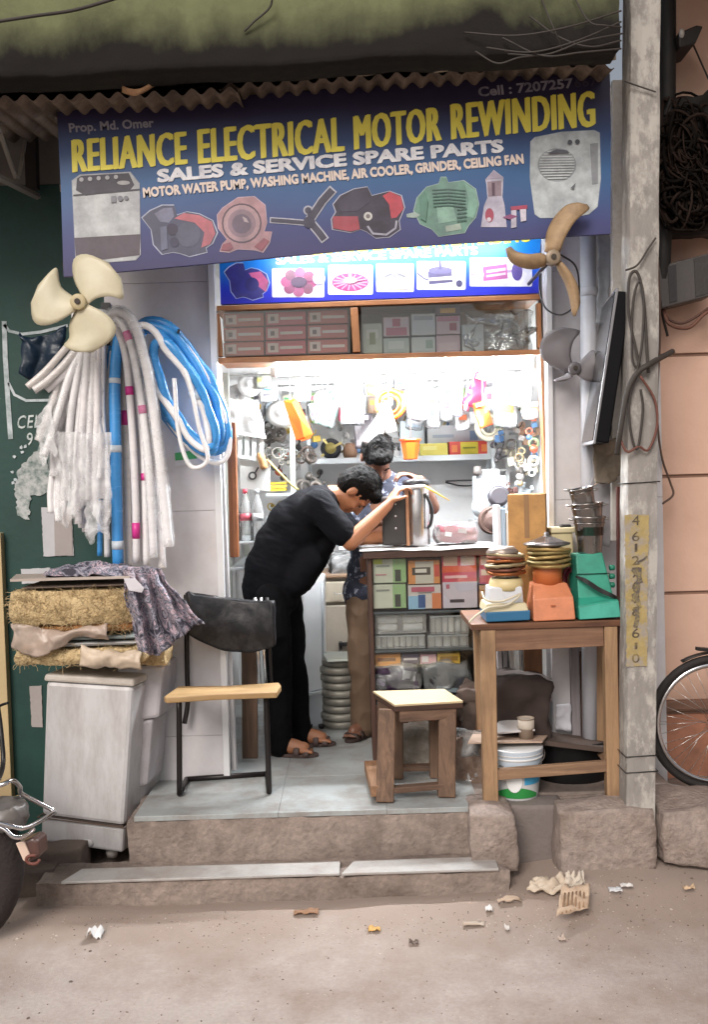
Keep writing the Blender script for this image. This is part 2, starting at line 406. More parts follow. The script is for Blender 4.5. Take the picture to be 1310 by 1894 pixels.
# drifted brown dust on the road towards the shop fronts
_n, _l = gmat.node_tree.nodes, gmat.node_tree.links; _p = _n['Principled BSDF']; _src = _p.inputs['Base Color'].links[0].from_socket
_tc = _n.new('ShaderNodeTexCoord'); _sp = _n.new('ShaderNodeSeparateXYZ'); _l.new(_tc.outputs['Object'], _sp.inputs[0])
_nz = _n.new('ShaderNodeTexNoise'); _nz.inputs['Scale'].default_value = 2.4; _nz.inputs['Detail'].default_value = 9; _nz.inputs['Roughness'].default_value = .7; _l.new(_tc.outputs['Object'], _nz.inputs['Vector'])
_ma = _n.new('ShaderNodeMath'); _ma.operation = 'MULTIPLY_ADD'; _ma.inputs[1].default_value = .9; _l.new(_nz.outputs['Fac'], _ma.inputs[0]); _l.new(_sp.outputs['Y'], _ma.inputs[2])
_mr = _n.new('ShaderNodeMapRange'); _mr.inputs[1].default_value = 3.72; _mr.inputs[2].default_value = 4.05; _mr.inputs[4].default_value = .85; _l.new(_ma.outputs[0], _mr.inputs[0])
_mx = _n.new('ShaderNodeMix'); _mx.data_type = 'RGBA'; _l.new(_mr.outputs[0], _mx.inputs[0]); _l.new(_src, _mx.inputs[6]); _mx.inputs[7].default_value = hx('#96867b')+(1,); _l.new(_mx.outputs[2], _p.inputs['Base Color'])
struct(gm, 'ground', gmat, origin=(0, 0, 0))
# ---- steps
riser = M('#94867d', 0.93, var=0.3, scale=26, bump=0.8, bscale=55, dirt='#5d5149', dscale=3.1, damt=0.75)
def rough_block(x0, x1, y0, y1, z0, z1, amp=0.011, seg=(120, 10, 10), k=8):
    """block whose faces are uneven cement"""
    mb = MB(); nx, ny, nz = seg
    def d(p): return Vector(p)+noise.noise_vector(Vector(p)*k)*amp+noise.noise_vector(Vector(p)*k*3)*amp*0.4
    mb.grid(lambda u, v: d((x0+(x1-x0)*u, y0, z0+(z1-z0)*v)), nx, nz)
    mb.grid(lambda u, v: d((x0+(x1-x0)*u, y0+(y1-y0)*v, z1)), nx, ny)
    mb.grid(lambda u, v: d((x0, y0+(y1-y0)*(1-u), z0+(z1-z0)*v)), ny, nz)
    mb.grid(lambda u, v: d((x1, y0+(y1-y0)*u, z0+(z1-z0)*v)), ny, nz)
    return mb
lowx0, lowx1 = G(112, 1632, .135).x, G(935, 1612, .135).x
lo = struct(rough_block(lowx0-0.10, lowx1+0.02, 3.79, 4.0, -0.05, 0.122), 'lower_step', riser)
slab = M('#a9a6a3', 0.6, var=0.15, scale=7, bump=0.2, dirt='#8b7f77', dscale=5, damt=0.7)
jx = G(630, 1618, .135).x
for a, b in ((lowx0, jx-0.003), (jx+0.003, lowx1-0.02)):
    mb = MB()
    mb.prism([(a, 3.775, .127), (b, 3.778, .127), (b, 3.90, .127), (a+0.05, 3.90, .127)], (0, 0, 0.012)); fixnorm(mb.build('stone_slab', slab, lo, bevel=0.004))
upx0, upx1 = G(233, 1512, FZ).x, G(892, 1492, FZ).x
up = struct(rough_block(upx0, upx1, 3.975, 4.3, -0.02, FZ-0.022, amp=0.010), 'upper_step', riser)
struct(rough_block(upx1+0.0, 1.30, 4.14, 4.6, -0.02, FZ-0.022, amp=0.010), 'plinth', riser)
tile = M('#9ea3a3', 0.42, var=0.10, scale=4, bump=0.08, dirt='#7b7068', dscale=5, damt=0.75, rnd=0.0)
fl = struct(MB().box((0.2, 5.25, FZ-0.06), (2.3, 2.2, 0.10)), 'floor', concrete)
xs = [upx0+0.03, -0.35, 0.10, upx1-0.005]; ys = [3.972, 4.45, 4.95, 5.45, 6.28]
for i in range(len(xs)-1):
    for j in range(len(ys)-1):
        MB().box(((xs[i]+xs[i+1])/2, (ys[j]+ys[j+1])/2, FZ-0.011), (xs[i+1]-xs[i]-.0008, ys[j+1]-ys[j]-.0008, 0.022)).build('floor_tile', tile, fl, bevel=0.002)
for j, (a, b) in enumerate(((4.50, 4.62), (4.62, 5.2), (5.2, 6.28))):
    MB().box(((upx1+1.25)/2, (a+b)/2, FZ-0.011), (1.25-upx1-.002, b-a-.002, 0.022)).build('floor_tile', tile if j else M('#8b7d74', 0.9, var=.25, dirt='#55493f'), fl, bevel=0.002)

# ---- white front walls left and right of the opening
wallp = M('#c9c6c8', 0.55, var=0.06, scale=3, bump=0.08, bscale=20, dirt='#a79f9e', dscale=2.0, damt=0.45)
wl0, wl1 = W(205, 900, Y_W).x, W(398, 900, Y_W).x
wr0, wr1 = W(1012, 800, Y_W).x, W(1225, 800, Y_W).x
def panel_wall(name, x0, x1, zs, y, mat, label, gap=0.0014, back=0.12, xs=None):
    t = thing(name, label, 'wall', ((x0+x1)/2, y+back, 0))
    MB().box(((x0+x1)/2, y+0.02+back/2, (zs[0]+zs[-1])/2), (x1-x0, back-0.02, zs[-1]-zs[0])).build('backing', M('#8d898a', .8), t)
    cols = xs or [x0, x1]
    for a, b in zip(zs[:-1], zs[1:]):
        for c, d in zip(cols[:-1], cols[1:]):
            MB().box(((c+d)/2, y+0.015, (a+b)/2), (d-c-gap, 0.03, b-a-gap)).build('panel', mat, t, bevel=0.002)
    return t
zj = W(330, 1362, Y_W).z; zj2 = W(330, 522, Y_W).z
panel_wall('front_wall', wl0, wl1, [0.0, zj, (zj+zj2)/2, zj2, 3.42], Y_W, wallp, 'white panelled wall left of the shop opening behind the hoses')
panel_wall('front_wall', wr0, wr1, [0.0, zj, (zj+zj2)/2, zj2, 3.42], Y_W, wallp, 'white panelled wall right of the shop opening behind the grey fan')
# aluminium frame strips of the opening
alu = M('#d4d4d6', 0.4, 0.2, var=0.05, bump=0.03)
t = thing('door_frame', 'white metal frame strips down the left edge of the shop opening', 'frame', (W(410, 1000, Y_W).x, Y_W, FZ))
MB().bar(W(391, 480, Y_W+.01), W(421, 1432, Y_W+.01), .030, .06).build('jamb_strip', alu, t, bevel=.003)
MB().bar(W(403, 680, Y_W+.05), W(434, 1422, Y_W+.05), .022, .05).build('jamb_strip', M('#bcbabc', .5), t, bevel=.003)
t = thing('door_frame', 'white metal frame strip along the right edge of the shop opening', 'frame', (W(1012, 900, Y_W).x, Y_W, FZ))
MB().bar(W(1013, 435, Y_W-.01), W(1020, 1060, Y_W-.01), .026, .06).build('jamb_strip', alu, t, bevel=.003)
# ---- the room behind
inw = M('#dcdbda', 0.7, var=0.06, scale=2, bump=0.1, dirt='#b5b0ac', dscale=2, damt=0.35)
rx0, rx1 = -0.78, 1.06
struct(MB().box(((rx0+rx1)/2, Y_B+.06, 1.65), (rx1-rx0+.3, .12, 2.7)), 'wall_back', inw)
struct(MB().box((rx0-.06, 5.4, 1.65), (.12, 1.75, 2.7)), 'wall_left', inw)
struct(MB().box((rx1+.06, 5.4, 1.65), (.12, 1.75, 2.7)), 'wall_right', inw)
struct(MB().box(((rx0+rx1)/2, 5.42, 2.97), (rx1-rx0+.3, 1.9, .1)), 'ceiling', M('#dddbd8', .8))
# wall above the opening, behind the signs
struct(MB().box(((wl1+wr0)/2, Y_W+.16, 3.10), (wr0-wl1, .14, .62)), 'wall_above_opening', wallp)

# ---- dark green wall on the left with white paint and papers
zg = W(60, 342, Y_G).z
green = M('#1b433c', 0.6, var=0.22, scale=2.2, bump=0.15, bscale=30, dirt='#16302d', dscale=1.7, damt=0.7)
gt = thing('green_wall', 'dark green painted wall with white lettering and torn papers on the left', 'wall', (-2.2, Y_G, 0))
MB().box((-3.02, Y_G+.08, zg/2), (3.9, .16, zg)).build('painted_face', green, gt)
MB().box((-3.02, Y_G+.08, (zg+3.6)/2+.001), (3.9, .15, 3.6-zg-.002)).build('upper_face', M('#77736f', .9, var=.2, bump=.3), gt)
cream = M('#c8b187', 0.7, var=.15, bump=.1, dirt='#9a8560')
MB().box((W(0, 1200, Y_G).x-.25, Y_G-.02, W(10, 985, Y_G).z/2), (.58, .05, W(10, 985, Y_G).z)).build('cream_board', cream, gt, bevel=.003)
pw = M('#c9d2d6', .7, var=.15, bump=.1, dirt='#1f4a42', dscale=9, damt=.6)
mb = MB(); Yp = Y_G-.004
ribbon(mb, [(7, 594), (9, 660), (14, 740), (19, 812)], 9, Yp)
ribbon(mb, [(7, 600), (16, 612), (40, 618), (75, 614), (125, 602)], 5.5, Yp)
ribbon(mb, [(15, 708), (26, 730), (48, 741), (95, 740)], 5, Yp)
mb.build('painted_line', pw, gt)
mb = MB(); lettering(mb, 'CELL', (30, 793), (86, 790), 24, Yp, .01, lean=.1, upx=3)
lettering(mb, '9', (49, 824), (60, 823), 23, Yp, .01)
mb.build('painted_lettering', M('#ccd5d4', .7, dirt='#1f4a42', dscale=30, damt=.9), gt)
def torn(pts, Y, amp=2.0, seed=1):
    rr = random.Random(seed); out = []
    for (a, b) in zip(pts, pts[1:]+pts[:1]):
        n = max(2, int(math.dist(a, b)/5))
        for i in range(n): out.append((a[0]+(b[0]-a[0])*i/n+rr.uniform(-amp, amp), a[1]+(b[1]-a[1])*i/n+rr.uniform(-amp, amp)))
    return out
paper = M('#bfbfc2', .8, var=.08, bump=.15, bscale=25)
paper2 = M('#a59d9a', .8, var=.1, bump=.15)
for nm, pts, mt, amp in (('paper_notice', [(76, 939), (131, 937), (136, 1028), (80, 1029)], paper, .6), ('paper_notice', [(38, 1053), (92, 1050), (92, 1078), (40, 1080)], paper, .6),
                     ('torn_paper', [(58, 845), (78, 815), (88, 870), (100, 886), (98, 905), (80, 915), (57, 918), (52, 960), (32, 955), (27, 905), (33, 868)], M('#b9bcbb', .8, dirt='#2f544c', dscale=22, damt=.9), 2.5),
                     ('paper_notice', [(54, 1270), (76, 1268), (78, 1345), (58, 1345)], paper2, .6)):
    mb = MB(); mb.prism([W(x, y, Y_G-.006) for x, y in torn(pts, 0, amp, 4)], (0, .003, 0)); fixnorm(mb.build(nm, mt, gt))
MB().prism([W(x, y, Y_G-.0085) for x, y in ((99, 939), (131, 938), (134, 1027), (101, 1028))], (0, .0015, 0)).build('paper_strip', paper2, gt)
rr = random.Random(5)
for i in range(14):
    x, y = rr.uniform(22, 62), rr.uniform(815, 900); q = [(x+rr.uniform(2, 5)*math.cos(a), y+rr.uniform(2, 5)*math.sin(a)) for a in (0, 1.2, 2.4, 3.6, 5)]
    MB().prism([W(a, b, Y_G-.005) for a, b in q], (0, .002, 0)).build('paper_scrap', pw, gt)

# ---- fascia slab over the street, mossy paint with black grime
def grime_mat():
    m = bpy.data.materials.new('mossy_fascia'); m.use_nodes = True
    n, l = m.node_tree.nodes, m.node_tree.links; p = n['Principled BSDF']
    tc = n.new('ShaderNodeTexCoord'); sp = n.new('ShaderNodeSeparateXYZ'); l.new(tc.outputs['Object'], sp.inputs[0])
    a = n.new('ShaderNodeTexNoise'); a.inputs['Scale'].default_value = 5; a.inputs['Detail'].default_value = 10; a.inputs['Roughness'].default_value = .72
    l.new(tc.outputs['Object'], a.inputs['Vector'])
    r0 = n.new('ShaderNodeValToRGB'); r0.color_ramp.elements[0].color = hx('#454832')+(1,); r0.color_ramp.elements[1].color = hx('#868b64')+(1,)
    l.new(a.outputs['Fac'], r0.inputs[0])
    # water stains creep up from the drip edge (z=0 of the object) in tongues
    mr = n.new('ShaderNodeMapRange'); mr.inputs[1].default_value = 0.0; mr.inputs[2].default_value = 0.30; l.new(sp.outputs['Z'], mr.inputs[0])
    sl_ = n.new('ShaderNodeMath'); sl_.operation = 'MULTIPLY_ADD'; sl_.inputs[1].default_value = -0.10; l.new(sp.outputs['X'], sl_.inputs[0]); l.new(mr.outputs[0], sl_.inputs[2])
    b = n.new('ShaderNodeTexNoise'); b.inputs['Scale'].default_value = 1.9; b.inputs['Detail'].default_value = 9; b.inputs['Roughness'].default_value = .62
    mp = n.new('ShaderNodeMapping'); mp.inputs['Scale'].default_value = (1.6, 1, 1); l.new(tc.outputs['Object'], mp.inputs[0]); l.new(mp.outputs[0], b.inputs['Vector'])
    ad = n.new('ShaderNodeMath'); ad.operation = 'MULTIPLY_ADD'; ad.inputs[1].default_value = -1.15; l.new(b.outputs['Fac'], ad.inputs[0]); l.new(sl_.outputs[0], ad.inputs[2])
    r1 = n.new('ShaderNodeValToRGB'); e = r1.color_ramp.elements
    e[0].position = 0.0; e[0].color = (1, 1, 1, 1); e[1].position = .50; e[1].color = (0, 0, 0, 1)
    a2 = n.new('ShaderNodeMath'); a2.operation = 'ADD'; a2.inputs[1].default_value = .29; l.new(ad.outputs[0], a2.inputs[0]); l.new(a2.outputs[0], r1.inputs[0])
    mx = n.new('ShaderNodeMix'); mx.data_type = 'RGBA'; l.new(r1.outputs[0], mx.inputs[0]); l.new(r0.outputs[0], mx.inputs[6]); mx.inputs[7].default_value = hx('#16110d')+(1,)
    l.new(mx.outputs[2], p.inputs['Base Color']); p.inputs['Roughness'].default_value = .95
    bp = n.new('ShaderNodeBump'); bp.inputs['Strength'].default_value = .5; bp.inputs['Distance'].default_value = .02; l.new(a.outputs['Fac'], bp.inputs['Height']); l.new(bp.outputs[0], p.inputs['Normal'])
    return m
fm = MB()
fa, fb = W(-900, 190, Y_F), W(1148, 88, Y_F)
def fz(x):
    u = (x-fa.x)/(fb.x-fa.x); return fa.z+(fb.z-fa.z)*u+0.012*noise.noise(Vector((x*2.5, 0, 0)))
NXF = 120
def fprof(u, v):
    x = fa.x+(fb.x-fa.x)*u; z0 = fz(x)
    pr = [(Y_F+.42, .10), (Y_F+.16, .07), (Y_F+.14, .0), (Y_F+.008, .0), (Y_F, .006), (Y_F-.002, .07), (Y_F+.0, .16), (Y_F-.004, .24), (Y_F-.002, .36), (Y_F, .62), (Y_F+.5, .64)]
    k = v*(len(pr)-1); i = min(int(k), len(pr)-2); f = k-i
    y = pr[i][0]+(pr[i+1][0]-pr[i][0])*f; z = pr[i][1]+(pr[i+1][1]-pr[i][1])*f
    p_ = Vector((x, y, z0+z)); return p_+noise.noise_vector(p_*16)*.005
fm.grid(fprof, NXF, 31)
fz0 = fz(0.0)
fo = fm.build('roof_slab', grime_mat(), origin=(0, Y_F, fz0-.01)); tag(fo, 'moss green concrete slab edge with black grime above the shop sign', 'roof ledge')
struct(MB().box(((fa.x+fb.x)/2, 5.2, fz0+.35), (fb.x-fa.x, 2.5, .5)), 'upper_floor', M('#6d6a62', .9))
# ---- corrugated sheet roof between slab and sign
ct = thing('corrugated_awning', 'rusty corrugated metal awning sheet between sign and concrete slab', 'awning', (-.3, 4.1, 3.3))
rust = M('#7d6e63', .8, .1, var=.4, scale=5, bump=.3, dirt='#2b211d', dscale=3, damt=.8)
def sheet(pts, Y0, Y1, rise, name, mat, pitch=.072, amp=.013, seed=0):
    mb = MB(); ws = [W(x, y, Y0) for x, y in pts]; x0, x1 = ws[0].x, ws[-1].x; n = int((x1-x0)/pitch*8)
    def zz(x):
        for a, b in zip(ws[:-1], ws[1:]):
            if x <= b.x+1e-6: return a.z+(b.z-a.z)*(x-a.x)/(b.x-a.x)
        return ws[-1].z
    def f(u, v):
        x = x0+(x1-x0)*u; e = .014*noise.noise(Vector((x*5+seed, 0, 0)))*(1-v)
        return Vector((x, Y0+(Y1-Y0)*v+e*2, zz(x)+rise*v+e+amp*math.cos(2*math.pi*x/pitch)))
    mb.grid(f, n, 6); return mb.build(name, mat, ct, solid=.003)
sheet([(-700, 210), (-10, 183), (250, 176), (440, 166)], 3.80, 4.42, .06, 'corrugated_sheet', rust, seed=1)
sheet([(405, 160), (700, 142), (905, 128)], 3.84, 4.42, .07, 'corrugated_sheet', rust, seed=4)
sheet([(880, 124), (1010, 118), (1136, 122)], 3.82, 4.42, .08, 'corrugated_sheet', rust, seed=7)
mb = MB(); mb.grid(lambda u, v: W(640+500*u, 118-18*u+ (20-6*u)*v+4*math.sin(u*23), 3.795+.01*math.sin(u*31)), 40, 3)
mb.build('flashing_strip', M('#b9ab97', .7, var=.2, dirt='#6d5a48', dscale=8), ct, solid=.003)
mb = MB(); mb.grid(lambda u, v: W(225+150*u, 158-32*u*u+8*math.sin(9*u)+(13-6*u)*v, 3.77+.03*v), 14, 4)
mb.build('torn_wrapper', M('#c8a27c', .6, dirt='#8c4b36', dscale=16, damt=.8), ct, solid=.002)

# ---- peach neighbour wall on the right
zs = [W(1250, y, Y_G).z for y in (1520, 1318, 1097, 881, 657, 430, 205, -60, -300)]
peach = M('#cfab97', .75, var=.06, scale=2, bump=.08, dirt='#b5917f', dscale=1.6, damt=.4, rnd=.02)
peach_low = M('#a9745c', .8, var=.2, scale=5, bump=.15, dirt='#74503f', dscale=4, damt=.7)
nw = thing('neighbour_wall', 'peach panelled wall of the next building behind the bicycle', 'wall', (3.4, Y_G+.1, 0))
nx0 = W(1196, 900, Y_G).x
MB().box(((nx0+6)/2, Y_G+.067, 1.75), (6-nx0, .12, 3.9)).build('backing', M('#8a6d5d', .9), nw)
for j, (a, b) in enumerate(zip(zs[:-1], zs[1:])):
    for x0, x1 in ((nx0, 2.35), (2.35, 3.6), (3.6, 4.85), (4.85, 6)):
        MB().box(((x0+x1)/2, Y_G+.02, (a+b)/2), (x1-x0-(.008 if x0 > nx0 else 0), .05, b-a-.016)).build('panel', peach_low if j == 0 else peach, nw, bevel=.003)
MB().box(((nx0+6)/2, Y_G+.0, W(1250, 1302, Y_G).z), (6-nx0, .075, .045)).build('ledge', M('#8d6a58', .8, var=.2, dirt='#5e463a'), nw, bevel=.006)
struct(rough_block(nx0-.02, 4, 4.05, 4.7, -.05, W(1280, 1462, 4.4).z, amp=.012, seg=(50, 10, 6)), 'neighbour_plinth', riser)

struct(MB().box((3.65, 4.0, 4.14), (4.75, 1.9, .2)), 'shading_overhang', M('#6b5a4e', .9))  # unseen overhang, added to shade the top of the peach wall
# ================================================================== SHOP SIGNS
sg = thing('shop_sign', 'wide dark blue painted shop sign with yellow title over the entrance', 'sign', W(620, 470, Y_S))
mid = W(620, 320, Y_S).z-W(620, 470, Y_S).z
sgm = ramp_mat('sign_print_shade', [(0, '#352d58'), (.2, '#3b3f70'), (.45, '#335d8c'), (.62, '#2c4474'), (.76, '#261f42'), (1, '#191222')], 'z', -.08, .78, .5, .18, 2.2)  # print colours, with the overhang's shade painted into the dark top
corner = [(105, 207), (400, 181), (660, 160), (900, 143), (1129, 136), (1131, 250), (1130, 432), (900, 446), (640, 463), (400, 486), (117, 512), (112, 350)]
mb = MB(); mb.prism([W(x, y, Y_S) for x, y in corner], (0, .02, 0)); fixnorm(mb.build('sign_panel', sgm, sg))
mb = MB()
for a, b in (((110, 230), (1128, 158)), ((112, 350), (1128, 290)), ((118, 494), (1128, 418))): mb.bar(W(*a, Y_S+.04), W(*b, Y_S+.04), .03, .03)
for x in (130, 400, 660, 900, 1115): mb.bar(W(x, 215-(x-105)*.07, Y_S+.042), W(x, 495-(x-105)*.075, Y_S+.042), .03, .032)
mb.build('sign_frame', M('#5d4d44', .8), sg)
YT = Y_S-.003; YO = Y_S-.0018
yel = P('#f4e65c', .5, dirt='#e3cf4c', dscale=14, damt=.5); dk = P('#241d33', .5); wht = P('#eeeef2', .5, dirt='#9d9cae', dscale=18, damt=.6)
def sign_text(s, a, b, h, mat, bold, out=None, upx=-2, fat=0.0):
    if out:
        m2 = MB()
        lettering(m2, s, (a[0]+fat+1.4, a[1]+1.2), (b[0]-fat+1.4, b[1]+1.2), h, YO, bold, upx=upx)
        m2.build('lettering_outline', dk, sg)
    m1 = MB()
    for k, dx in enumerate((0,) if not fat else (0, -fat, fat, -fat/2, fat/2)): lettering(m1, s, (a[0]+fat+dx, a[1]+(-.8, .8, -.8, .8, 0)[k]), (b[0]-fat+dx, b[1]+(-.8, .8, -.8, .8, 0)[k]), h, YT-.0003*k, bold, upx=upx)
    m1.build('lettering', mat, sg)
sign_text('RELIANCE', (133, 318), (347, 303), 59, yel, .0, fat=3.0)
sign_text('ELECTRICAL', (366, 302), (638, 279), 62, yel, .0, fat=3.0)
sign_text('MOTOR', (655, 276), (818, 259), 61, yel, .0, fat=3.0)
sign_text('REWINDING', (835, 257), (1103, 233), 64, yel, .0, fat=3.0)
sign_text('SALES & SERVICE SPARE PARTS', (291, 337), (933, 281), 23, wht, .025, fat=1.3)
sign_text('MOTOR WATER PUMP, WASHING MACHINE, AIR COOLER, GRINDER, CEILING FAN', (265, 365), (970, 302), 17, P('#e0cfc4', .5), .02, fat=.5)
sign_text('Prop. Md. Omer', (128, 246), (285, 236), 17, P('#8f8c97', .5), .03)
sign_text('Cell : 7207257', (886, 180), (1062, 163), 18, P('#9a97a2', .5, dirt='#4a4458', dscale=9, damt=.7), .03)
sign_text('667', (1064, 163), (1106, 159), 17, P('#3c3546', .5), .03)
def printed(name, layers, parent, Y, dy=.0012):
    """a printed picture: flat inks laid one over another"""
    mb = MB(); mats = []
    for k, (shape, col) in enumerate(layers):
        if col not in mats: mats.append(col)
        mi = mats.index(col); y = Y-.002-dy*k/3
        if shape[0] == 'p': flat(mb, shape[1], y, mi)
        elif shape[0] == 'd': disc(mb, shape[1], shape[2], y, mi, 22, *(shape[3:]))
        elif shape[0] == 'r': ribbon(mb, shape[1], shape[2], y, mi)
        elif shape[0] == 't': lettering(mb, shape[1], shape[2], shape[3], shape[4], y, .02, mi)
    return fixface(mb.build(name, [P(c, .5, var=.34, scale=13, dirt='#5d5a6c', dscale=7, damt=.35) for c in mats], parent))
def fixface(o):
    return o
def halo(pts, c, k=1.05):
    k = 1+(k-1)*.6; return [(c[0]+(x-c[0])*k, c[1]+(y-c[1])*k) for x, y in pts]
# washing machine picture
wm = [(133, 335), (148, 324), (240, 319), (257, 340), (259, 470), (250, 480), (160, 487), (140, 480)]
printed('printed_picture', [(('p', halo(wm, (196, 400), 1.03)), '#a9abb5'), (('p', wm), '#b9bcbd'), (('p', [(142, 330), (150, 325), (238, 320), (248, 342), (240, 352), (158, 362), (140, 352)]), '#3e3a44'),
    (('p', [(137, 440), (259, 433), (258, 472), (150, 485), (140, 478)]), '#574d55'), (('d', (228, 338), 12, 4), '#a9a8a8'), (('p', [(135, 360), (258, 349), (258, 352), (135, 363)]), '#3a3840')]
    + [(('d', (150+i*16, 332-i*1.2), 4), '#b8b8bb') for i in range(5)] + [(('p', [(205, 363), (214, 362), (214, 374), (205, 375)]), '#85868c'), (('d', (222, 367), 5), '#77787e'), (('d', (233, 366), 4), '#77787e')], sg, Y_S)
# pump picture
pump = [(263, 403), (278, 390), (300, 380), (322, 380), (327, 398), (345, 392), (368, 396), (392, 408), (401, 430), (392, 450), (380, 458), (382, 466), (350, 474), (332, 468), (320, 466), (300, 470), (284, 452), (280, 425)]
printed('printed_picture', [(('p', halo(pump, (332, 428), 1.06)), '#aeb4c8'), (('p', pump), '#4b4d63'), (('p', [(322, 404), (340, 394), (368, 398), (392, 410), (398, 432), (388, 452), (372, 458), (378, 430), (360, 412)]), '#b96a74'),
    (('p', [(285, 395), (302, 385), (318, 384), (322, 400), (312, 412), (296, 410)]), '#74758a'), (('d', (348, 434), 23), '#56586c'), (('d', (318, 424), 11), '#3a3448'), (('d', (322, 448), 9), '#3b3a50'), (('p', [(296, 420), (308, 418), (310, 460), (298, 464)]), '#666a80')], sg, Y_S)
# blower picture
blow = [(402, 398), (412, 385), (440, 366), (470, 364), (490, 380), (493, 412), (488, 428), (502, 428), (498, 448), (486, 466), (472, 462), (440, 460), (425, 466), (407, 464), (412, 450), (420, 442), (404, 422)]
printed('printed_picture', [(('p', halo(blow, (450, 415), 1.05)), '#b9a3b0'), (('p', blow), '#a9848a'), (('d', (447, 413), 37), '#57454f'), (('d', (447, 413), 34), '#ab8d92'), (('d', (447, 413), 26), '#8c757f'), (('d', (447, 414), 18), '#6a5a69'), (('p', [(448, 400), (456, 404), (460, 412), (452, 410)]), '#b5a3a8'), (('p', [(412, 452), (426, 448), (432, 458), (424, 464), (408, 463)]), '#8d5560'), (('p', [(470, 456), (488, 440), (498, 446), (484, 464)]), '#8d5560')], sg, Y_S)
# ceiling fan picture
cf = [(('r', [(499, 407), (530, 409), (565, 412)], 11), '#b3b4c2'), (('r', [(572, 408), (596, 372), (617, 349)], 18), '#b3b4c2'), (('r', [(577, 414), (592, 432), (602, 445)], 17), '#b3b4c2'), (('d', (570, 389), 9), '#b3b4c2'),
      (('r', [(501, 407), (530, 409), (565, 412)], 7), '#3f3c4c'), (('r', [(572, 408), (596, 372), (615, 351)], 13), '#3f3c4c'), (('r', [(577, 414), (592, 432), (600, 443)], 12), '#3f3c4c'), (('d', (572, 411), 11), '#39364a'), (('d', (570, 389), 6), '#39364a'), (('r', [(570, 389), (572, 411)], 4), '#39364a')]
printed('printed_picture', cf, sg, Y_S)
# red and black motor pump picture
mp_ = [(617, 378), (630, 362), (655, 350), (680, 346), (688, 362), (720, 354), (742, 362), (748, 384), (738, 408), (740, 424), (720, 438), (695, 440), (678, 428), (668, 424), (650, 430), (616, 424), (614, 405), (622, 392)]
printed('printed_picture', [(('p', halo(mp_, (682, 396), 1.05)), '#b0b0c2'), (('p', mp_), '#332d3c'), (('p', [(616, 400), (662, 400), (666, 424), (648, 428), (616, 422)]), '#a3434d'), (('p', [(708, 362), (722, 354), (742, 364), (747, 386), (734, 402), (724, 404), (720, 378)]), '#b04450'), (('p', [(622, 376), (652, 354), (680, 350), (684, 374), (662, 390), (632, 392)]), '#3c3547'), (('d', (681, 400), 8), '#c9c8c4'), (('d', (681, 400), 4), '#77706c'), (('r', [(680, 418), (690, 432), (715, 434), (732, 422), (734, 408)], 4), '#a3a2b0')], sg, Y_S)
# green motor picture
gm_ = [(766, 390), (772, 366), (790, 346), (812, 340), (816, 328), (826, 328), (830, 338), (858, 334), (880, 350), (886, 378), (880, 402), (866, 418), (860, 430), (812, 437), (800, 424), (778, 414)]
printed('printed_picture', [(('p', halo(gm_, (826, 384), 1.035)), '#a5b8b4'), (('p', gm_), '#6a8f80'), (('p', [(752, 396), (768, 392), (778, 398), (768, 403), (753, 402)]), '#9fb0a8'), (('p', [(860, 338), (880, 352), (885, 380), (876, 404), (862, 400), (868, 370)]), '#7ea695'), (('p', [(808, 384), (838, 378), (846, 408), (812, 414)]), '#86ab9a'), (('p', [(824, 418), (852, 413), (854, 424), (826, 429)]), '#a2b3a2')]
    + [(('r', [(800+i*.5, 352+i*6), (830, 350+i*6), (862, 353+i*6)], 2.2), '#3f6257') for i in range(6)] + [(('r', [(846, 388+i*7), (864, 386+i*7)], 2), '#3f6257') for i in range(4)] + [(('p', [(776, 366), (786, 352), (792, 372), (788, 410), (778, 404)]), '#5a7f71')], sg, Y_S)
# mixer picture
printed('printed_picture', [(('p', [(890, 420), (896, 380), (902, 366), (900, 340), (898, 332), (914, 314), (932, 328), (930, 364), (934, 380), (938, 420)]), '#b9b4c4'), (('p', [(902, 336), (928, 334), (928, 362), (904, 364)]), '#8f7d86'), (('p', [(910, 338), (916, 338), (916, 362), (911, 362)]), '#57414f'), (('p', [(898, 332), (914, 315), (932, 329)]), '#aaa0b2'), (('d', (906, 398), 8, 13), '#a04355'), (('d', (905, 406), 4), '#cdc6cf'), (('p', [(946, 386), (956, 383), (956, 420), (946, 422)]), '#c2bccb'), (('p', [(962, 384), (974, 384), (974, 408), (964, 410)]), '#c9c3cf'), (('p', [(945, 382), (976, 379), (976, 386), (946, 389)]), '#a5455d'), (('p', [(930, 402), (944, 396), (958, 400), (944, 406)]), '#8a4a72')], sg, Y_S)
# air cooler picture
ac = [(982, 262), (990, 254), (1040, 244), (1100, 241), (1110, 246), (1112, 330), (1106, 382), (1090, 396), (1060, 402), (1000, 403), (990, 396), (981, 330)]
printed('printed_picture', [(('p', halo(ac, (1046, 322), 1.015)), '#8f9bb0'), (('p', ac), '#b9c0c2'), (('d', (1031, 305), 36, 31), '#949a9d'), (('p', [(1092, 266), (1107, 264), (1107, 340), (1096, 342)]), '#8d9094')] + [(('r', [(1031-33*math.sqrt(max(0, 1-(k/6)**2)), 305+k*5), (1031+33*math.sqrt(max(0, 1-(k/6)**2)), 304+k*5)], 2.2), '#c3c8c9') for k in range(-5, 6)] + [(('d', (1055, 263), 4.5), '#45484e'), (('d', (1069, 262), 4.5), '#45484e'), (('p', [(1056, 348), (1066, 338), (1062, 350)]), '#5d6064'), (('p', [(1012, 284), (1030, 276), (1050, 278), (1054, 283)]), '#51545a')], sg, Y_S)

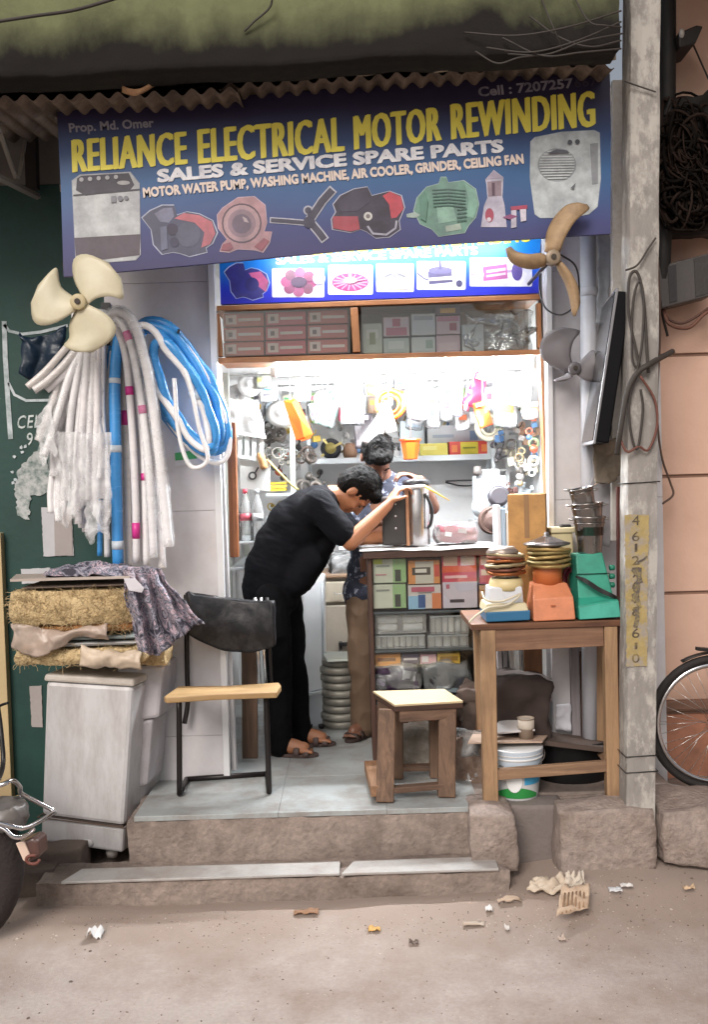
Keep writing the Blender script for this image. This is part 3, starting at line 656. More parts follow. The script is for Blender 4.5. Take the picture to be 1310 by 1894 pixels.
# ---- inner sign on the lintel
si = thing('inner_sign', 'bright blue inner sign strip with product photos above the glass cabinet', 'sign', W(700, 560, Y_H))
sim = ramp_mat('inner_print', [(0, '#2d22a8'), (.3, '#2238bd'), (.6, '#1473cf'), (1, '#1a86d8')], 'z', -.01, .3, .4, .08)
mb = MB(); mb.prism([W(x, y, Y_H-.02) for x, y in ((404, 440), (1002, 415), (997, 542), (408, 563))], (0, .03, 0)); fixnorm(mb.build('sign_panel', sim, si))
Yi = Y_H-.02
def in_text(s, a, b, h, c, bold):
    m1 = MB()
    for k, dx in enumerate((0, -1, 1)): lettering(m1, s, (a[0]+dx, a[1]), (b[0]+dx, b[1]), h, Yi-.003-.0003*k, .02, upx=-1)
    m1.build('lettering', P(c, .5), si)
in_text('SALES & SERVICE SPARE PARTS', (511, 489), (884, 471), 15, '#e8eef4', .05)
in_text('RELIANCE ELECTRICAL MOTOR REWINDING', (425, 482), (980, 447), 34, '#e5d84a', .055)
printed('printed_picture', [(('p', halo([(415+(x-263)*.6, 487+(y-380)*.72) for x, y in pump], (457, 522), 1.07)), '#b9c8ec'), (('p', [(415+(x-263)*.6, 487+(y-380)*.72) for x, y in pump]), '#33307c'), (('p', [(460, 505), (482, 502), (496, 520), (492, 540), (478, 530)]), '#c05a86'), (('d', (466, 526), 13), '#2d2a66')], si, Yi)
def card(x0, y0, x1, y1, layers): printed('printed_picture', [(('p', rrect(x0, y0, x1, y1, 3)), '#dcd9e6')]+layers, si, Yi)
rr = random.Random(2)
card(503, 496, 600, 550, [(('d', (553+24*math.cos(a), 522+17*math.sin(a)), 10), c) for a, c in zip([i*.8 for i in range(8)], ['#a24a72', '#7c4a5c', '#b0587e', '#8c3f5e']*2)]+[(('d', (553, 522), 15, 10), '#4a2c44'), (('d', (590, 515), 12), '#a9a2b2')])
card(607, 490, 690, 545, [(('d', (648, 522), 34, 17), '#a23a6e')]+[(('r', [(648, 521), (648+32*math.cos(a), 522+15*math.sin(a))], 2.5), '#d58aae') for a in [i*.42 for i in range(15)]]+[(('d', (648, 518), 12, 6), '#e2c3d2'), (('r', [(648, 490), (648, 518)], 6), '#b08aa8')])
card(696, 487, 766, 540, [(('d', (731, 514), 28, 22), '#b9b6b8'), (('d', (731, 510), 26, 18), '#cfcdcc'), (('d', (731, 508), 9, 6), '#8d8a8c'), (('r', [(712, 512), (724, 507)], 4), '#77757a'), (('r', [(738, 507), (750, 512)], 4), '#77757a'), (('d', (735, 530), 30, 6), '#c9bfae')])
card(771, 483, 862, 536, [(('p', [(792, 502), (836, 498), (838, 522), (794, 526)]), '#4a4468'), (('d', (815, 500), 22, 7), '#5d567c'), (('r', [(814, 482), (815, 498)], 5), '#4a4468'), (('p', [(793, 514), (838, 510), (838, 517), (793, 520)]), '#c9bfae'), (('r', [(772, 505), (785, 515), (793, 518)], 2.5), '#514a70'), (('d', (850, 524), 6), '#3f3a5c')])
card(869, 476, 985, 530, [(('r', [(872, 508), (962, 500)], 5), '#a58ab0'), (('p', [(893, 494), (938, 488), (940, 515), (895, 520)]), '#b05a94'), (('p', [(900, 500), (936, 495), (936, 500), (900, 505)]), '#dcc3d6'), (('p', [(900, 509), (936, 504), (936, 508), (900, 513)]), '#dcc3d6'), (('d', (957, 502), 10, 17), '#4a3a7c'), (('d', (887, 508), 9, 10), '#c9c0d4')])

# ---- tube light behind the outer sign, over the inner one
def tube_light(label, a, b, y, strength, fixture=True):
    t = thing('tube_light', label, 'lamp', ((a.x+b.x)/2, y, min(a.z, b.z)))
    MB().cyl(a, b, .014, n=10).build('glass_tube', emis('tube_glow', (.93, .97, 1.0), strength), t)
    d = (b-a).normalized()
    MB().bar(a+Vector((0, .018, .032))-d*.03, b+Vector((0, .018, .032))+d*.03, .05, .03).build('batten', M('#e4e4e2', .4), t, bevel=.003)
    for q, s in ((a, -1), (b, 1)):
        MB().box(q+d*s*.016+Vector((0, .004, .008)), (.03, .034, .05)).build('end_cap', M('#d8d8d6', .4), t, bevel=.003)
    return t
tube_light('white tube lamp tucked behind the bottom of the dark blue sign', W(500, 452, 4.30), W(960, 420, 4.30), 4.3, TUBE_SIGN)
# ---- glass cabinet across the top of the opening
wf = wood('#b07a4e', '#7d4c2c', .45, 'x'); wfz = wood('#b07a4e', '#7d4c2c', .45, 'z')
hc = thing('header_cabinet', 'wooden glass fronted cabinet across the top of the opening', 'cabinet', W(700, 675, 4.6))
def hbar(a, b, w_=.022, mat=wf, nm='frame_rail', d=.045):
    return MB().bar(W(*a, Y_H), W(*b, Y_H), w_, d).build(nm, mat, hc, bevel=.002)
hbar((394, 572), (1000, 550)); hbar((404, 668), (999, 652), .024)
hbar((401, 582), (408, 660), .022, wfz, 'frame_post'); hbar((655, 570), (660, 652), .034, wfz, 'frame_post', .04); hbar((996, 562), (998, 645), .018, wfz, 'frame_post')
a, b = W(404, 668, Y_H), W(999, 652, Y_H)
MB().prism([a+Vector((0, .02, 0)), b+Vector((0, .02, 0)), b+Vector((0, .30, 0)), a+Vector((0, .30, 0))], (0, 0, .012)).build('cabinet_floor', wf, hc)
a2, b2 = W(396, 572, Y_H), W(999, 551, Y_H)
MB().prism([a2+Vector((0, .02, 0)), b2+Vector((0, .02, 0)), b2+Vector((0, .30, 0)), a2+Vector((0, .30, 0))], (0, 0, .012)).build('cabinet_top', wf, hc)
MB().prism([a+Vector((0, .29, 0)), b+Vector((0, .29, 0)), b2+Vector((0, .29, 0)), a2+Vector((0, .29, 0))], (0, .012, 0)).build('cabinet_back', M('#c9c4bb', .6), hc)
for x0, x1 in ((412, 648), (668, 990)):
    MB().prism([W(x0, 577-(x0-412)*.035, Y_H-.004), W(x1, 577-(x1-412)*.035, Y_H-.004), W(x1, 660-(x1-412)*.027, Y_H-.004), W(x0, 660-(x0-412)*.027, Y_H-.004)], (0, .004, 0)).build('glass_pane', glass, hc)
# jamb wood
MB().bar(W(1000, 655, Y_H+.02), W(1012, 915, Y_H+.02), .018, .07).build('jamb_post', wfz, hc, bevel=.002)
MB().bar(W(402, 665, Y_H+.03), W(415, 800, Y_H+.03), .02, .07).build('jamb_post', wfz, hc, bevel=.002)
tube_light('glaring white tube lamp under the glass cabinet inside the shop', W(512, 690, 4.86), W(985, 676, 4.86), 4.86, TUBE_MAIN)
# ================================================================== OUTDOOR THINGS
# ---- utility pole with yellow number patch
pt = thing('utility_pole', 'grey concrete utility pole with peeling white paint and a yellow number patch', 'pole', W(1180, 1512, 3.95))
polem = M('#8f8a85', .9, var=.2, scale=9, bump=.5, bscale=40, dirt='#b3aea7', dscale=11, damt=.9, stretch=(1, 1, .5), dpos=(.48, .58))
def pole_x(y): return 1187-(y/1512)*8
mb = MB(); hw = .0615
pa, pb = W(pole_x(1525), 1525, 3.95), W(pole_x(-500), -500, 3.95)
def pole_pt(u, v):
    k = u*4; i = int(k) % 4; f = k-int(k); cs = [(-1, -1), (1, -1), (1, 1), (-1, 1)]; a, b = cs[i], cs[(i+1) % 4]
    cx, cy = a[0]+(b[0]-a[0])*f, a[1]+(b[1]-a[1])*f; c = pa.lerp(pb, v); n_ = noise.noise_vector(Vector((cx*2, cy*2, v*30)))*.004
    m_ = max(abs(cx), abs(cy)); rr_ = 1-.06*(abs(cx)*abs(cy))**4
    return c+Vector((cx*hw*rr_, cy*hw*rr_, 0))+n_
mb.grid(pole_pt, 32, 90, closed_u=True, sm=False); mb.build('shaft', polem, pt)
Yq = 3.95-hw-.006
mb = MB()
pts = torn([(1156, 952), (1202, 952), (1199, 1085), (1198, 1232), (1160, 1234), (1158, 1100)], 0, 1.2, 8)
flat(mb, pts, Yq)
mb.build('yellow_patch', M('#a39060', .85, var=.2, scale=14, bump=.4, dirt='#968d82', dscale=16, damt=.95, dpos=(.46, .58)), pt)
mb = MB()
for s, y, h in (('4', 972, 18), ('6', 1001, 17), ('1', 1021, 15), ('2', 1045, 16), ('7', 1068, 18), ('6', 1092, 17), ('9', 1116, 17), ('8', 1140, 17), ('6', 1180, 17), ('1', 1201, 12), ('0', 1226, 16)):
    lettering(mb := MB(), s, (1170 if s != '1' else 1175, y), (1184 if s != '1' else 1180, y-1), h, Yq-.002, .0); mb.build('painted_number', M('#4a4038', .8, dirt='#a08c58', dscale=26, damt=.6), pt)

for k, (x0, y0, x1, y1, w_) in enumerate(((1172, 1052, 1186, 1078, 9), (1184, 1050, 1176, 1094, 8), (1172, 1098, 1184, 1124, 8), (1182, 1082, 1172, 1112, 7), (1178, 1125, 1176, 1160, 8), (1180, 1040, 1198, 1028, 3))):
    ribbon(mb := MB(), [(x0, y0), ((x0+x1)/2+3, (y0+y1)/2), (x1, y1)], w_, Yq-.003-.0004*k); mb.build('paint_smudge', M('#57504c', .8, dirt='#a39159', dscale=40, damt=.8), pt)
for y in (893, 1391, 1420):
    p = W(pole_x(y), y, 3.95); q = hw+.004
    MB().tube([p+Vector((a, b, c)) for a, b, c in ((-q, -q, 0), (q, -q, .004), (q, q, .002), (-q, q, -.002))], .0022, 6, closed=True).build('wire_band', blackm, pt)
# ---- blocks at the pole foot
blockm = M('#978981', .95, var=.3, scale=28, bump=.9, bscale=60, dirt='#75655b', dscale=4, damt=.75)
def rock_thing(name, px, py0, py1, wpx, Y, dep, label, amp=.02, seed=1, cat='stone', mat=None, k=5):
    a, b = W(px, py0, Y), W(px, py1, Y); h = a.z-b.z
    mb = MB().rock((a.x, Y+dep/2, b.z+h/2), (L(wpx, Y), dep, h), amp, k, 14, seed=seed, rd=.10 if cat in ('block', 'slab') else .22); return fixnorm(mb.build(name, mat or blockm, label=label, cat=cat))
rock_thing('concrete_block', 1124, 1498, 1645, 176, 3.87, .15, 'large worn concrete block under the utility pole', .016, 3, 'block')
rock_thing('stone', 914, 1506, 1612, 80, 3.86, .26, 'rounded grey stone under the left leg of the wooden table', .018, 5)
rock_thing('cement_slab', 995, 1490, 1600, 100, 4.02, .14, 'flat cement slab between the rounded stone and the big block', .006, 6, 'slab', M('#7d7470', .9, var=.2, bump=.4, dirt='#5e544d'))
rock_thing('boulder', 1302, 1500, 1600, 150, 3.85, .34, 'pale boulder at the right edge below the bicycle wheel', .022, 9)
rock_thing('stone', 1228, 1480, 1590, 70, 4.15, .3, 'dark stone between the concrete block and the pale boulder', .02, 12, mat=M('#5f544c', .95, var=.2, bump=.5))
for i, (x, y, wp, yy, lb) in enumerate(((95, 1605, 95, 4.0, 'flat brown stone propping the front of the white washing machine'), (60, 1645, 80, 3.9, 'broken stone beside the motorcycle wheel'), (110, 1580, 70, 4.25, 'dark stone hidden under the washing machine'))):
    rock_thing('stone', x, y-32, y+34, wp, yy, .22, lb, .02, 20+i, mat=M('#71635a', .95, var=.25, bump=.5, dirt='#4a3f38'))

# ---- old washing machine standing left
Yw = 4.12
wmm = M('#c6c4c5', .45, var=.08, scale=3, bump=.05, dirt='#8d857f', dscale=4, damt=.55, stretch=(2, 2, .5))
wt = thing('washing_machine', 'grimy white top loading washing machine standing on stones', 'washing machine', W(155, 1575, Yw+.2))
bl, br, tl, tr = W(74, 1556, Yw), W(226, 1578, Yw), W(84, 1246, Yw), W(246, 1256, Yw)
dv = Vector((.10, .40, 0))
def lean_box(bl, br, tl, tr, dv, name, mat, parent, bev):
    mb = MB(); mb.add([bl, br, br+dv, bl+dv, tl, tr, tr+dv, tl+dv], [(0, 3, 2, 1), (4, 5, 6, 7), (0, 1, 5, 4), (1, 2, 6, 5), (2, 3, 7, 6), (3, 0, 4, 7)])
    return mb.build(name, mat, parent, bevel=bev)
def lerpq(f): return bl.lerp(tl, f), br.lerp(tr, f)
l1, r1 = lerpq(.155); lean_box(l1, r1, *lerpq(.955), dv, 'cabinet', wmm, wt, .018)
g = Vector((.006, .008, 0)); l0, r0 = lerpq(.145); lean_box(l0+g, r0-Vector((.006, -.008, 0)), *[q for q in (lerpq(.156)[0]+g, lerpq(.156)[1]-Vector((.006, -.008, 0)))], dv*.97, 'seam', M('#4b3f3a', .8), wt, 0)
lean_box(bl, br, l0, r0, dv, 'base', wmm, wt, .012)
e1, e2 = lerpq(.957); lean_box(e1-Vector((.008, .008, 0)), e2+Vector((.006, -.008, 0)), tl-Vector((.004, .004, 0)), tr+Vector((.004, -.004, 0)), dv, 'lid_rim', M('#c3bcb3', .45, dirt='#92857a', dscale=6), wt, .010)
f_ = W(203, 1566, Yw+.02)
MB().lathe([(.022, -.05), (.026, -.03), (.026, .03)], f_+Vector((0, .03, -.005)), 14).build('foot', M('#a8a29c', .6), wt)
MB().lathe([(.022, -.03), (.026, -.0), (.026, .03)], W(95, 1556, Yw+.06), 14).build('foot', M('#a8a29c', .6), wt)
MB().ell(W(160, 1560, Yw-.004), (.028, .006, .018)).build('badge', M('#c9c6c4', .5), wt)
a_ = lerpq(.15)
MB().tube([a_[0]+Vector((-.012, -.012, 0)), a_[1]+Vector((.012, -.012, 0)), a_[1]+dv+Vector((.012, .01, 0)), a_[0]+dv+Vector((-.012, .01, 0))], .0035, 6, closed=True).build('tie_rope', M('#6b5a4e', .9), wt)
# second machine tub behind
w2 = thing('washing_machine', 'second pale appliance shell squeezed behind the white washing machine', 'washing machine', W(275, 1470, 4.25))
b2l, b2r, t2l, t2r = W(215, 1470, 4.24), W(278, 1452, 4.24), W(215, 1235, 4.24), W(302, 1228, 4.24)
dv2 = Vector((.03, .19, 0)); m2 = M('#aeaaae', .45, var=.08, dirt='#857d7a', dscale=4)
q0, q1 = b2l.lerp(t2l, .55), b2r.lerp(t2r, .55)
lean_box(b2l, b2r-Vector((.012, 0, 0)), q0, q1-Vector((.02, 0, 0)), dv2, 'lower_shell', m2, w2, .015)
lean_box(q0+Vector((0, -.012, .006)), q1+Vector((.01, -.012, .006)), t2l, t2r, dv2, 'upper_shell', m2, w2, .015)

# ---- stack on the machine: cooler pads, papers, board
Yk = 4.06
straw = M('#d0b88c', .95, var=.3, scale=30, bump=1.0, bscale=110, dirt='#a0825a', dscale=25, damt=.6)
def pad(px0, py0, px1, py1, Y, dep, name, mat, label, cat, amp=.012, k=14, fib=0, seed=0):
    a, b = W(px0, py1, Y), W(px1, py0, Y)
    c = ((a.x+b.x)/2, Y+dep/2, (a.z+b.z)/2); d = (b.x-a.x, dep, b.z-a.z)
    if not fib:
        return fixnorm(MB().rock(c, d, amp, k, 18, seed=seed).build(name, mat, label=label, cat=cat))
    t = thing(name, label, cat, (c[0], c[1], a.z))
    fixnorm(MB().rock(c, d, amp, k, 20, seed=seed).build('core', mat, t))
    mb = MB(); r_ = random.Random(seed)
    for i in range(fib):
        p = Vector((c[0]+r_.uniform(-.46, .46)*d[0], Y+r_.uniform(-.012, .004), c[2]+r_.uniform(-.44, .44)*d[2]))
        if r_.random() < .25: p = Vector((c[0]+r_.choice((-.48, .48))*d[0], Y+r_.uniform(.02, dep), p.z))
        pts = [p]
        dr = Vector((r_.uniform(-1, 1), r_.uniform(-.5, .2), r_.uniform(-.6, .6)))
        for j in range(4):
            dr = (dr+Vector((r_.uniform(-1, 1), r_.uniform(-.4, .4), r_.uniform(-1, 1)))*.8).normalized(); pts.append(pts[-1]+dr*.012)
        mb.tube(pts, .0011, 3, cap=False)
    mb.build('wood_wool_strands', straw, t, kind='stuff')
    return t
pad(18, 1090, 250, 1160, Yk, .30, 'cooler_pad', straw, 'thick yellow wood wool cooler pad, upper one of the stack', 'cooler pad', .012, 16, 900, 1)
pad(60, 1148, 246, 1172, Yk+.02, .28, 'cooler_pad', M('#a8774a', .95, var=.3, scale=30, bump=1, bscale=100), 'thin reddish fibre pad under the thick yellow cooler pad', 'cooler pad', .008, 16, 200, 2)
pad(30, 1198, 262, 1232, Yk+.005, .30, 'cooler_pad', straw, 'lower wood wool cooler pad resting on the washing machine lid', 'cooler pad', .010, 14, 250, 3)
pad(238, 1170, 302, 1232, Yk+.10, .2, 'cooler_pad', straw, 'small straw pad sticking out to the right of the stack', 'cooler pad', .012, 16, 150, 4)
for i, (x0, y0, x1, y1, col, lb) in enumerate(((80, 1176, 256, 1186, '#8d9694', 'grey newspaper bundle in the middle of the stack'), (80, 1187, 246, 1198, '#b3b3b1', 'pale newspaper bundle below the grey one in the stack'), (36, 1080, 240, 1090, '#96867c', 'brown flattened carton just under the top board of the stack'))):
    t = thing('paper_bundle', lb, 'papers', W((x0+x1)/2, y1, Yk+.15)); r_ = random.Random(i)
    a, b = W(x0, y1, Yk), W(x1, y0, Yk); n_ = 4
    for j in range(n_):
        h_ = (b.z-a.z)/n_
        MB().box(((a.x+b.x)/2+r_.uniform(-.012, .012), Yk+.14+r_.uniform(-.01, .01), a.z+h_*(j+.5)), (b.x-a.x+r_.uniform(-.03, .03), .27, h_*.8), (0, r_.uniform(-.006, .006), r_.uniform(-.04, .04))).build('sheet', M(col, .8, var=.15, rnd=.15), t)
tb = thing('board', 'pale flat board lying on top of the cooler pads under the floral cloth', 'board', W(130, 1082, 4.2))
MB().prism([W(18, 1076, 4.02), W(240, 1070, 4.02), W(244, 1062, 4.34), W(30, 1066, 4.34)], (0, 0, .010)).build('panel', M('#b3a69c', .7, var=.1, bump=.1), tb)
fixnorm(MB().prism([W(228, 1070, 4.0), W(250, 1070, 4.0), W(266, 1088, 3.99), W(262, 1096, 3.99), W(238, 1092, 3.99)], (0, .003, 0)).build('paper_flap', M('#c9c5ca', .8), tb))
# crumpled packing plastic between the pads
film = glassy('packing_film', (.9, .82, .76), .05, .3, .55, (.62, .5, .42))
def crumple(pts_fn, nu, nv, amp, k, name, mat, label, cat, seed=0, parent=None, solid=.0015):
    mb = MB(); 
    def f(u, v):
        p = pts_fn(u, v); q = (p+Vector((seed*1.7, seed, seed*.3)))
        return p+noise.noise_vector(q*k)*amp+noise.noise_vector(q*k*2.7)*amp*.5
    mb.grid(f, nu, nv); return mb.build(name, mat, parent, label=label, cat=cat, solid=solid)
crumple(lambda u, v: W(25+175*u, 1150+12*math.sin(u*3)+ (48-22*u+14*math.sin(u*7))*v, Yk-.03-.02*math.sin(v*3)), 40, 16, .022, 9, 'packing_film', film, 'brownish crumpled plastic film hanging over the front of the cooler pads', 'plastic film', 3)
crumple(lambda u, v: W(150+110*u, 1196+8*u+(34+20*max(0, u-.7))*v, Yk-.02-.02*math.sin(v*3)), 34, 14, .02, 10, 'packing_film', glassy('packing_film_pale', (.95, .9, .85), .05, .3, .75, (.75, .62, .48)), 'cream crumpled plastic over the lower cooler pad with a hanging tip', 'plastic film', 6)
# ---- floral cloth thrown over the stack
def floral():
    m = bpy.data.materials.new('floral_cloth'); m.use_nodes = True
    n, l = m.node_tree.nodes, m.node_tree.links; p = n['Principled BSDF']
    tc = n.new('ShaderNodeTexCoord'); nz = n.new('ShaderNodeTexNoise'); nz.inputs['Scale'].default_value = 15; nz.inputs['Detail'].default_value = 3; nz.inputs['Distortion'].default_value = 1.2
    l.new(tc.outputs['Object'], nz.inputs['Vector'])
    r = n.new('ShaderNodeValToRGB'); e = r.color_ramp.elements; r.color_ramp.interpolation = 'CONSTANT'
    cols = [(0, '#3d3a45'), (.40, '#6b6a78'), (.45, '#9b97a1'), (.50, '#5b5965'), (.55, '#b7a2ab'), (.60, '#7d7b87'), (.66, '#bfb3bb')]
    while len(e) < len(cols): e.new(.9)
    for i, (q, c) in enumerate(cols): e[i].position = q; e[i].color = hx(c)+(1,)
    l.new(nz.outputs['Fac'], r.inputs[0]); l.new(r.outputs[0], p.inputs['Base Color']); p.inputs['Roughness'].default_value = .95
    return m
flo = floral()
ft = thing('floral_cloth', 'grey and pink floral cloth thrown over the stack and hanging down its right side', 'cloth', W(250, 1080, 4.2))
def top_cloth(u, v):
    p = W(84+190*u, 1068-24*math.sin(math.pi*min(1, u*1.02))**.6*(1-v*.0)*(1-abs(2*v-1)**3)-3, 4.05+.24*v)
    return p
crumple(top_cloth, 60, 26, .020, 13, 'cloth_top', flo, None, None, 2, ft, .004)
def side_cloth(u, v):
    # hangs from the board's right end, fanning out to the right
    x = 225+70*u+ (30+55*u)*v**1.2; y = 1052-6*math.sin(u*3)+ (150-28*u+20*math.sin(u*5))*v
    return W(x, y, 4.02+.06*u+.035*math.sin(u*22+v*2)*min(1, v*3))
crumple(side_cloth, 70, 36, .012, 12, 'cloth_fall', flo, None, None, 5, ft, .004)

# ---- hoses hanging on the white wall
def mk_hose(col, rough=.3, coat=.4): return M(col, rough, var=.08, scale=12, bump=.25, bscale=120, coat=coat, stretch=(1, 1, 3))
hw_ = mk_hose('#efedee'); hw2 = mk_hose('#e6e2e3'); hg = mk_hose('#d3cdc9'); hbm = mk_hose('#3d93d8', .25, .5); hpk = M('#d3388f', .4, bump=.05)
sleeve = filmmat('hose_sleeve', .22)
def ringed(pts, r, step=.5):
    return pts
def hose(px, r, mat, label, group=None, bands=(), n=40, wrap=False, name='hose', ns=10):
    pts = wcurve(px, n)
    if not bands and not wrap:
        return MB().tube(pts, r, ns).build(name, mat, label=label, cat='hose', group=group)
    t = thing(name, label, 'hose', pts[-1], group)
    MB().tube(pts, r, ns).build('tube', mat, t)
    for f0, f1, bm_ in bands:
        i0, i1 = int(f0*(len(pts)-1)), max(int(f0*(len(pts)-1))+1, int(f1*(len(pts)-1)))
        MB().tube(pts[i0:i1+1], r+.0012, ns).build('label_band', bm_, t)
    if wrap:
        q = [p+noise.noise_vector(p*30)*.004 for p in pts]
        MB().tube(q, [r*(1.35+.3*noise.noise(p*40)) for p in q], 9, cap=False).build('plastic_sleeve', sleeve, t)
    return t
gl = '%s white hose from the left in the bundle straight below the cream fan'
NTH = ['first', 'second', 'third', 'fourth', 'fifth', 'sixth', 'seventh', 'eighth', 'ninth', 'tenth', 'eleventh', 'twelfth', 'thirteenth', 'fourteenth', 'fifteenth', 'sixteenth']
q_ = random.Random(12)
for i, (xa, xb, yb, yy) in enumerate([(138+3.6*k, 94+7.4*k+q_.uniform(-3, 3), q_.uniform(880, 985), 4.20+q_.uniform(0, .1)) for k in range(16)]):
    hose([(xa, 575, yy+.03), (xa-1, 640, yy), ((xa+xb)/2-1+q_.uniform(-5, 5), 760, yy-.01), (xb+q_.uniform(-4, 4), yb-60, yy), (xb, yb, yy)], .0148+q_.uniform(0, .002), (hw_, hw2)[i % 2], gl % NTH[i], 'white hoses hanging below the cream fan', wrap=(i % 3 == 1))
for i, (px, m_, lb) in enumerate((
    ([(160, 600, 4.26), (125, 640, 4.22), (85, 685, 4.17), (50, 716, 4.15)], hg, 'short grey hose end sticking out farthest left above the others'),
    ([(165, 610, 4.25), (135, 655, 4.21), (92, 700, 4.17), (62, 722, 4.15)], hg, 'short grey hose end just below the farthest left one'),
    ([(168, 620, 4.27), (140, 665, 4.23), (110, 700, 4.2), (85, 722, 4.19)], hw2, 'short white hose end, innermost of the three poking left'),
    ([(160, 630, 4.24), (130, 690, 4.2), (105, 770, 4.18), (82, 842, 4.17)], hw_, 'white hose slanting down left in front of the painted letters'),
    ([(155, 620, 4.27), (118, 680, 4.23), (92, 760, 4.2), (70, 815, 4.2)], hg, 'greyish hose slanting down left beside the painted letters'))):
    hose(px, .0155, m_, lb, wrap=(i in (1, 3, 4)))
crumple(lambda u, v: W(100+105*u, 800+ (165+30*math.sin(u*9)-60*abs(u-.5))*v, 4.17-.03*math.sin(u*3)+.012*math.sin(u*30)), 60, 26, .010, 14, 'plastic_sleeve', filmmat('hose_bag', .28), 'crumpled clear plastic wrapping round the lower ends of the white hoses', 'plastic wrap', 4, solid=.001)
crumple(lambda u, v: W(158+45*u, 925+(70+10*math.sin(u*7))*v, 4.19-.015*math.sin(u*3)), 20, 16, .016, 16, 'plastic_sleeve', filmmat('hose_bag', .28), 'torn tip of clear plastic hanging below the white hoses', 'plastic wrap', 7, solid=.001)
crumple(lambda u, v: W(66+30*u+8*v, 770+ (90+10*math.sin(u*9))*v - 30*u, 4.16), 20, 20, .012, 14, 'plastic_sleeve', filmmat('hose_bag', .28), 'clear plastic sleeve fluttering round the left slanting hoses', 'plastic wrap', 9, solid=.001)
# blue flat hose straight down
hose([(222, 600, 4.28), (212, 700, 4.25), (214, 850, 4.24), (218, 1046, 4.25)], .025, hbm, 'blue hose hanging straight down with white end band', bands=((.94, .955, M('#c9d3dc', .5)), (.62, .63, M('#c9d3dc', .5)), (.35, .36, M('#c9d3dc', .5))))
hose([(205, 640, 4.30), (190, 760, 4.3), (185, 900, 4.31), (184, 1028, 4.31)], .012, hbm, 'thin blue hose half hidden behind the white bundle')
hose([(208, 650, 4.29), (198, 760, 4.28), (196, 900, 4.29), (198, 1030, 4.29)], .014, hw_, 'white hose running along the left side of the blue hose')
for i, (px, bands, lb) in enumerate((
    ([(190, 590, 4.25), (222, 576, 4.22), (252, 610, 4.2), (278, 720, 4.2), (300, 890, 4.22), (312, 1010, 4.24)], (), 'thick white hose arching over the top right of the hose bundle'),
    ([(190, 605, 4.27), (216, 590, 4.24), (242, 640, 4.22), (262, 750, 4.22), (276, 880, 4.22), (284, 1030, 4.25)], ((.34, .385, hpk), (.60, .645, hpk)), 'white hose with two bright pink bands, right of the blue hose'),
    ([(195, 615, 4.28), (212, 602, 4.26), (232, 660, 4.24), (243, 780, 4.24), (250, 920, 4.25), (252, 1040, 4.26)], ((.50, .545, hpk), (.88, .935, hpk)), 'white hose with a pink band near its lower end above the floral cloth'),
    ([(195, 600, 4.29), (228, 582, 4.27), (262, 640, 4.26), (288, 760, 4.26), (292, 900, 4.27), (300, 1050, 4.29)], (), 'white hose inside the arch of the thick white hose'),
    ([(200, 610, 4.30), (224, 600, 4.29), (248, 700, 4.28), (264, 820, 4.28), (268, 930, 4.28), (270, 1045, 4.29)], ((.70, .74, hpk),), 'white hose with one pink band behind the others'),
    ([(205, 640, 4.32), (226, 680, 4.31), (232, 800, 4.31), (236, 950, 4.31), (238, 1050, 4.31)], ((.44, .49, hpk),), 'dull white hose with dark pink band close beside the blue hose'))):
    hose(px, .0165 if i else .021, (hw_, hw2, hg)[(0, 0, 1, 1, 0, 2)[i]], lb, bands=bands, wrap=(i in (0, 1, 3)))
# blue coil to the right
def loop(cx, cy, rx, ry, Y, rot, n=40, a0=0, a1=360):
    out = []
    for i in range(n+1):
        a = R(a0+(a1-a0)*i/n); x, y = rx*math.cos(a), ry*math.sin(a); c_, s_ = math.cos(R(rot)), math.sin(R(rot))
        out.append((cx+x*c_-y*s_, cy+x*s_+y*c_, Y+.02*math.sin(a*1.3)))
    return out
hbc = thing('hose_coil', 'coil of blue hose hanging beside the white hoses left of the opening', 'hose', W(345, 860, 4.3))
wband = M('#c3cfda', .4)
for i, (cx, cy, rx, ry, yy, rot) in enumerate(((328, 722, 125, 36, 4.28, 62), (332, 715, 132, 46, 4.30, 60), (340, 728, 110, 32, 4.25, 63), (322, 716, 128, 28, 4.24, 61), (336, 716, 136, 54, 4.32, 60))):
    pts = [W(*q)+noise.noise_vector(Vector((q[0]*.02, q[1]*.02, i*3.3)))*.018 for q in loop(cx, cy, rx, ry, yy, rot)]
    MB().tube(pts[:-1], .021 if i != 3 else .016, 10, closed=True).build('hose_turn', hbm if i not in (3,) else hw_, hbc)
    for f in (4, 12, 22, 31, 37)[i % 2::2]:
        MB().tube(pts[f:f+2], .0195, 10).build('white_band', wband, hbc)
hwc = thing('hose_coil', 'thin white hose loop hanging round the blue coil', 'hose', W(370, 865, 4.3))
MB().tube([W(*q) for q in loop(340, 726, 146, 52, 4.31, 61)][:-1], .012, 10, closed=True).build('hose_turn', hw_, hwc)
MB().tube(wcurve([(318, 640, 4.24), (348, 700, 4.22), (368, 790, 4.22), (384, 850, 4.23), (352, 862, 4.24), (330, 800, 4.24), (322, 700, 4.25)], 40), .010, 9).build('hose_turn', hw_, hwc)
t = thing('hose_label', 'green and white packing label on the wall under the blue coil', 'label', W(345, 862, 4.44))
flat(mb := MB(), [(322, 826), (362, 822), (364, 858), (324, 862)], 4.444); mb.build('paper', M('#c9c9cc', .6), t)
flat(mb := MB(), [(323, 838), (363, 832), (364, 848), (324, 852)], 4.441); mb.build('green_print', M('#3f9a5a', .6), t)
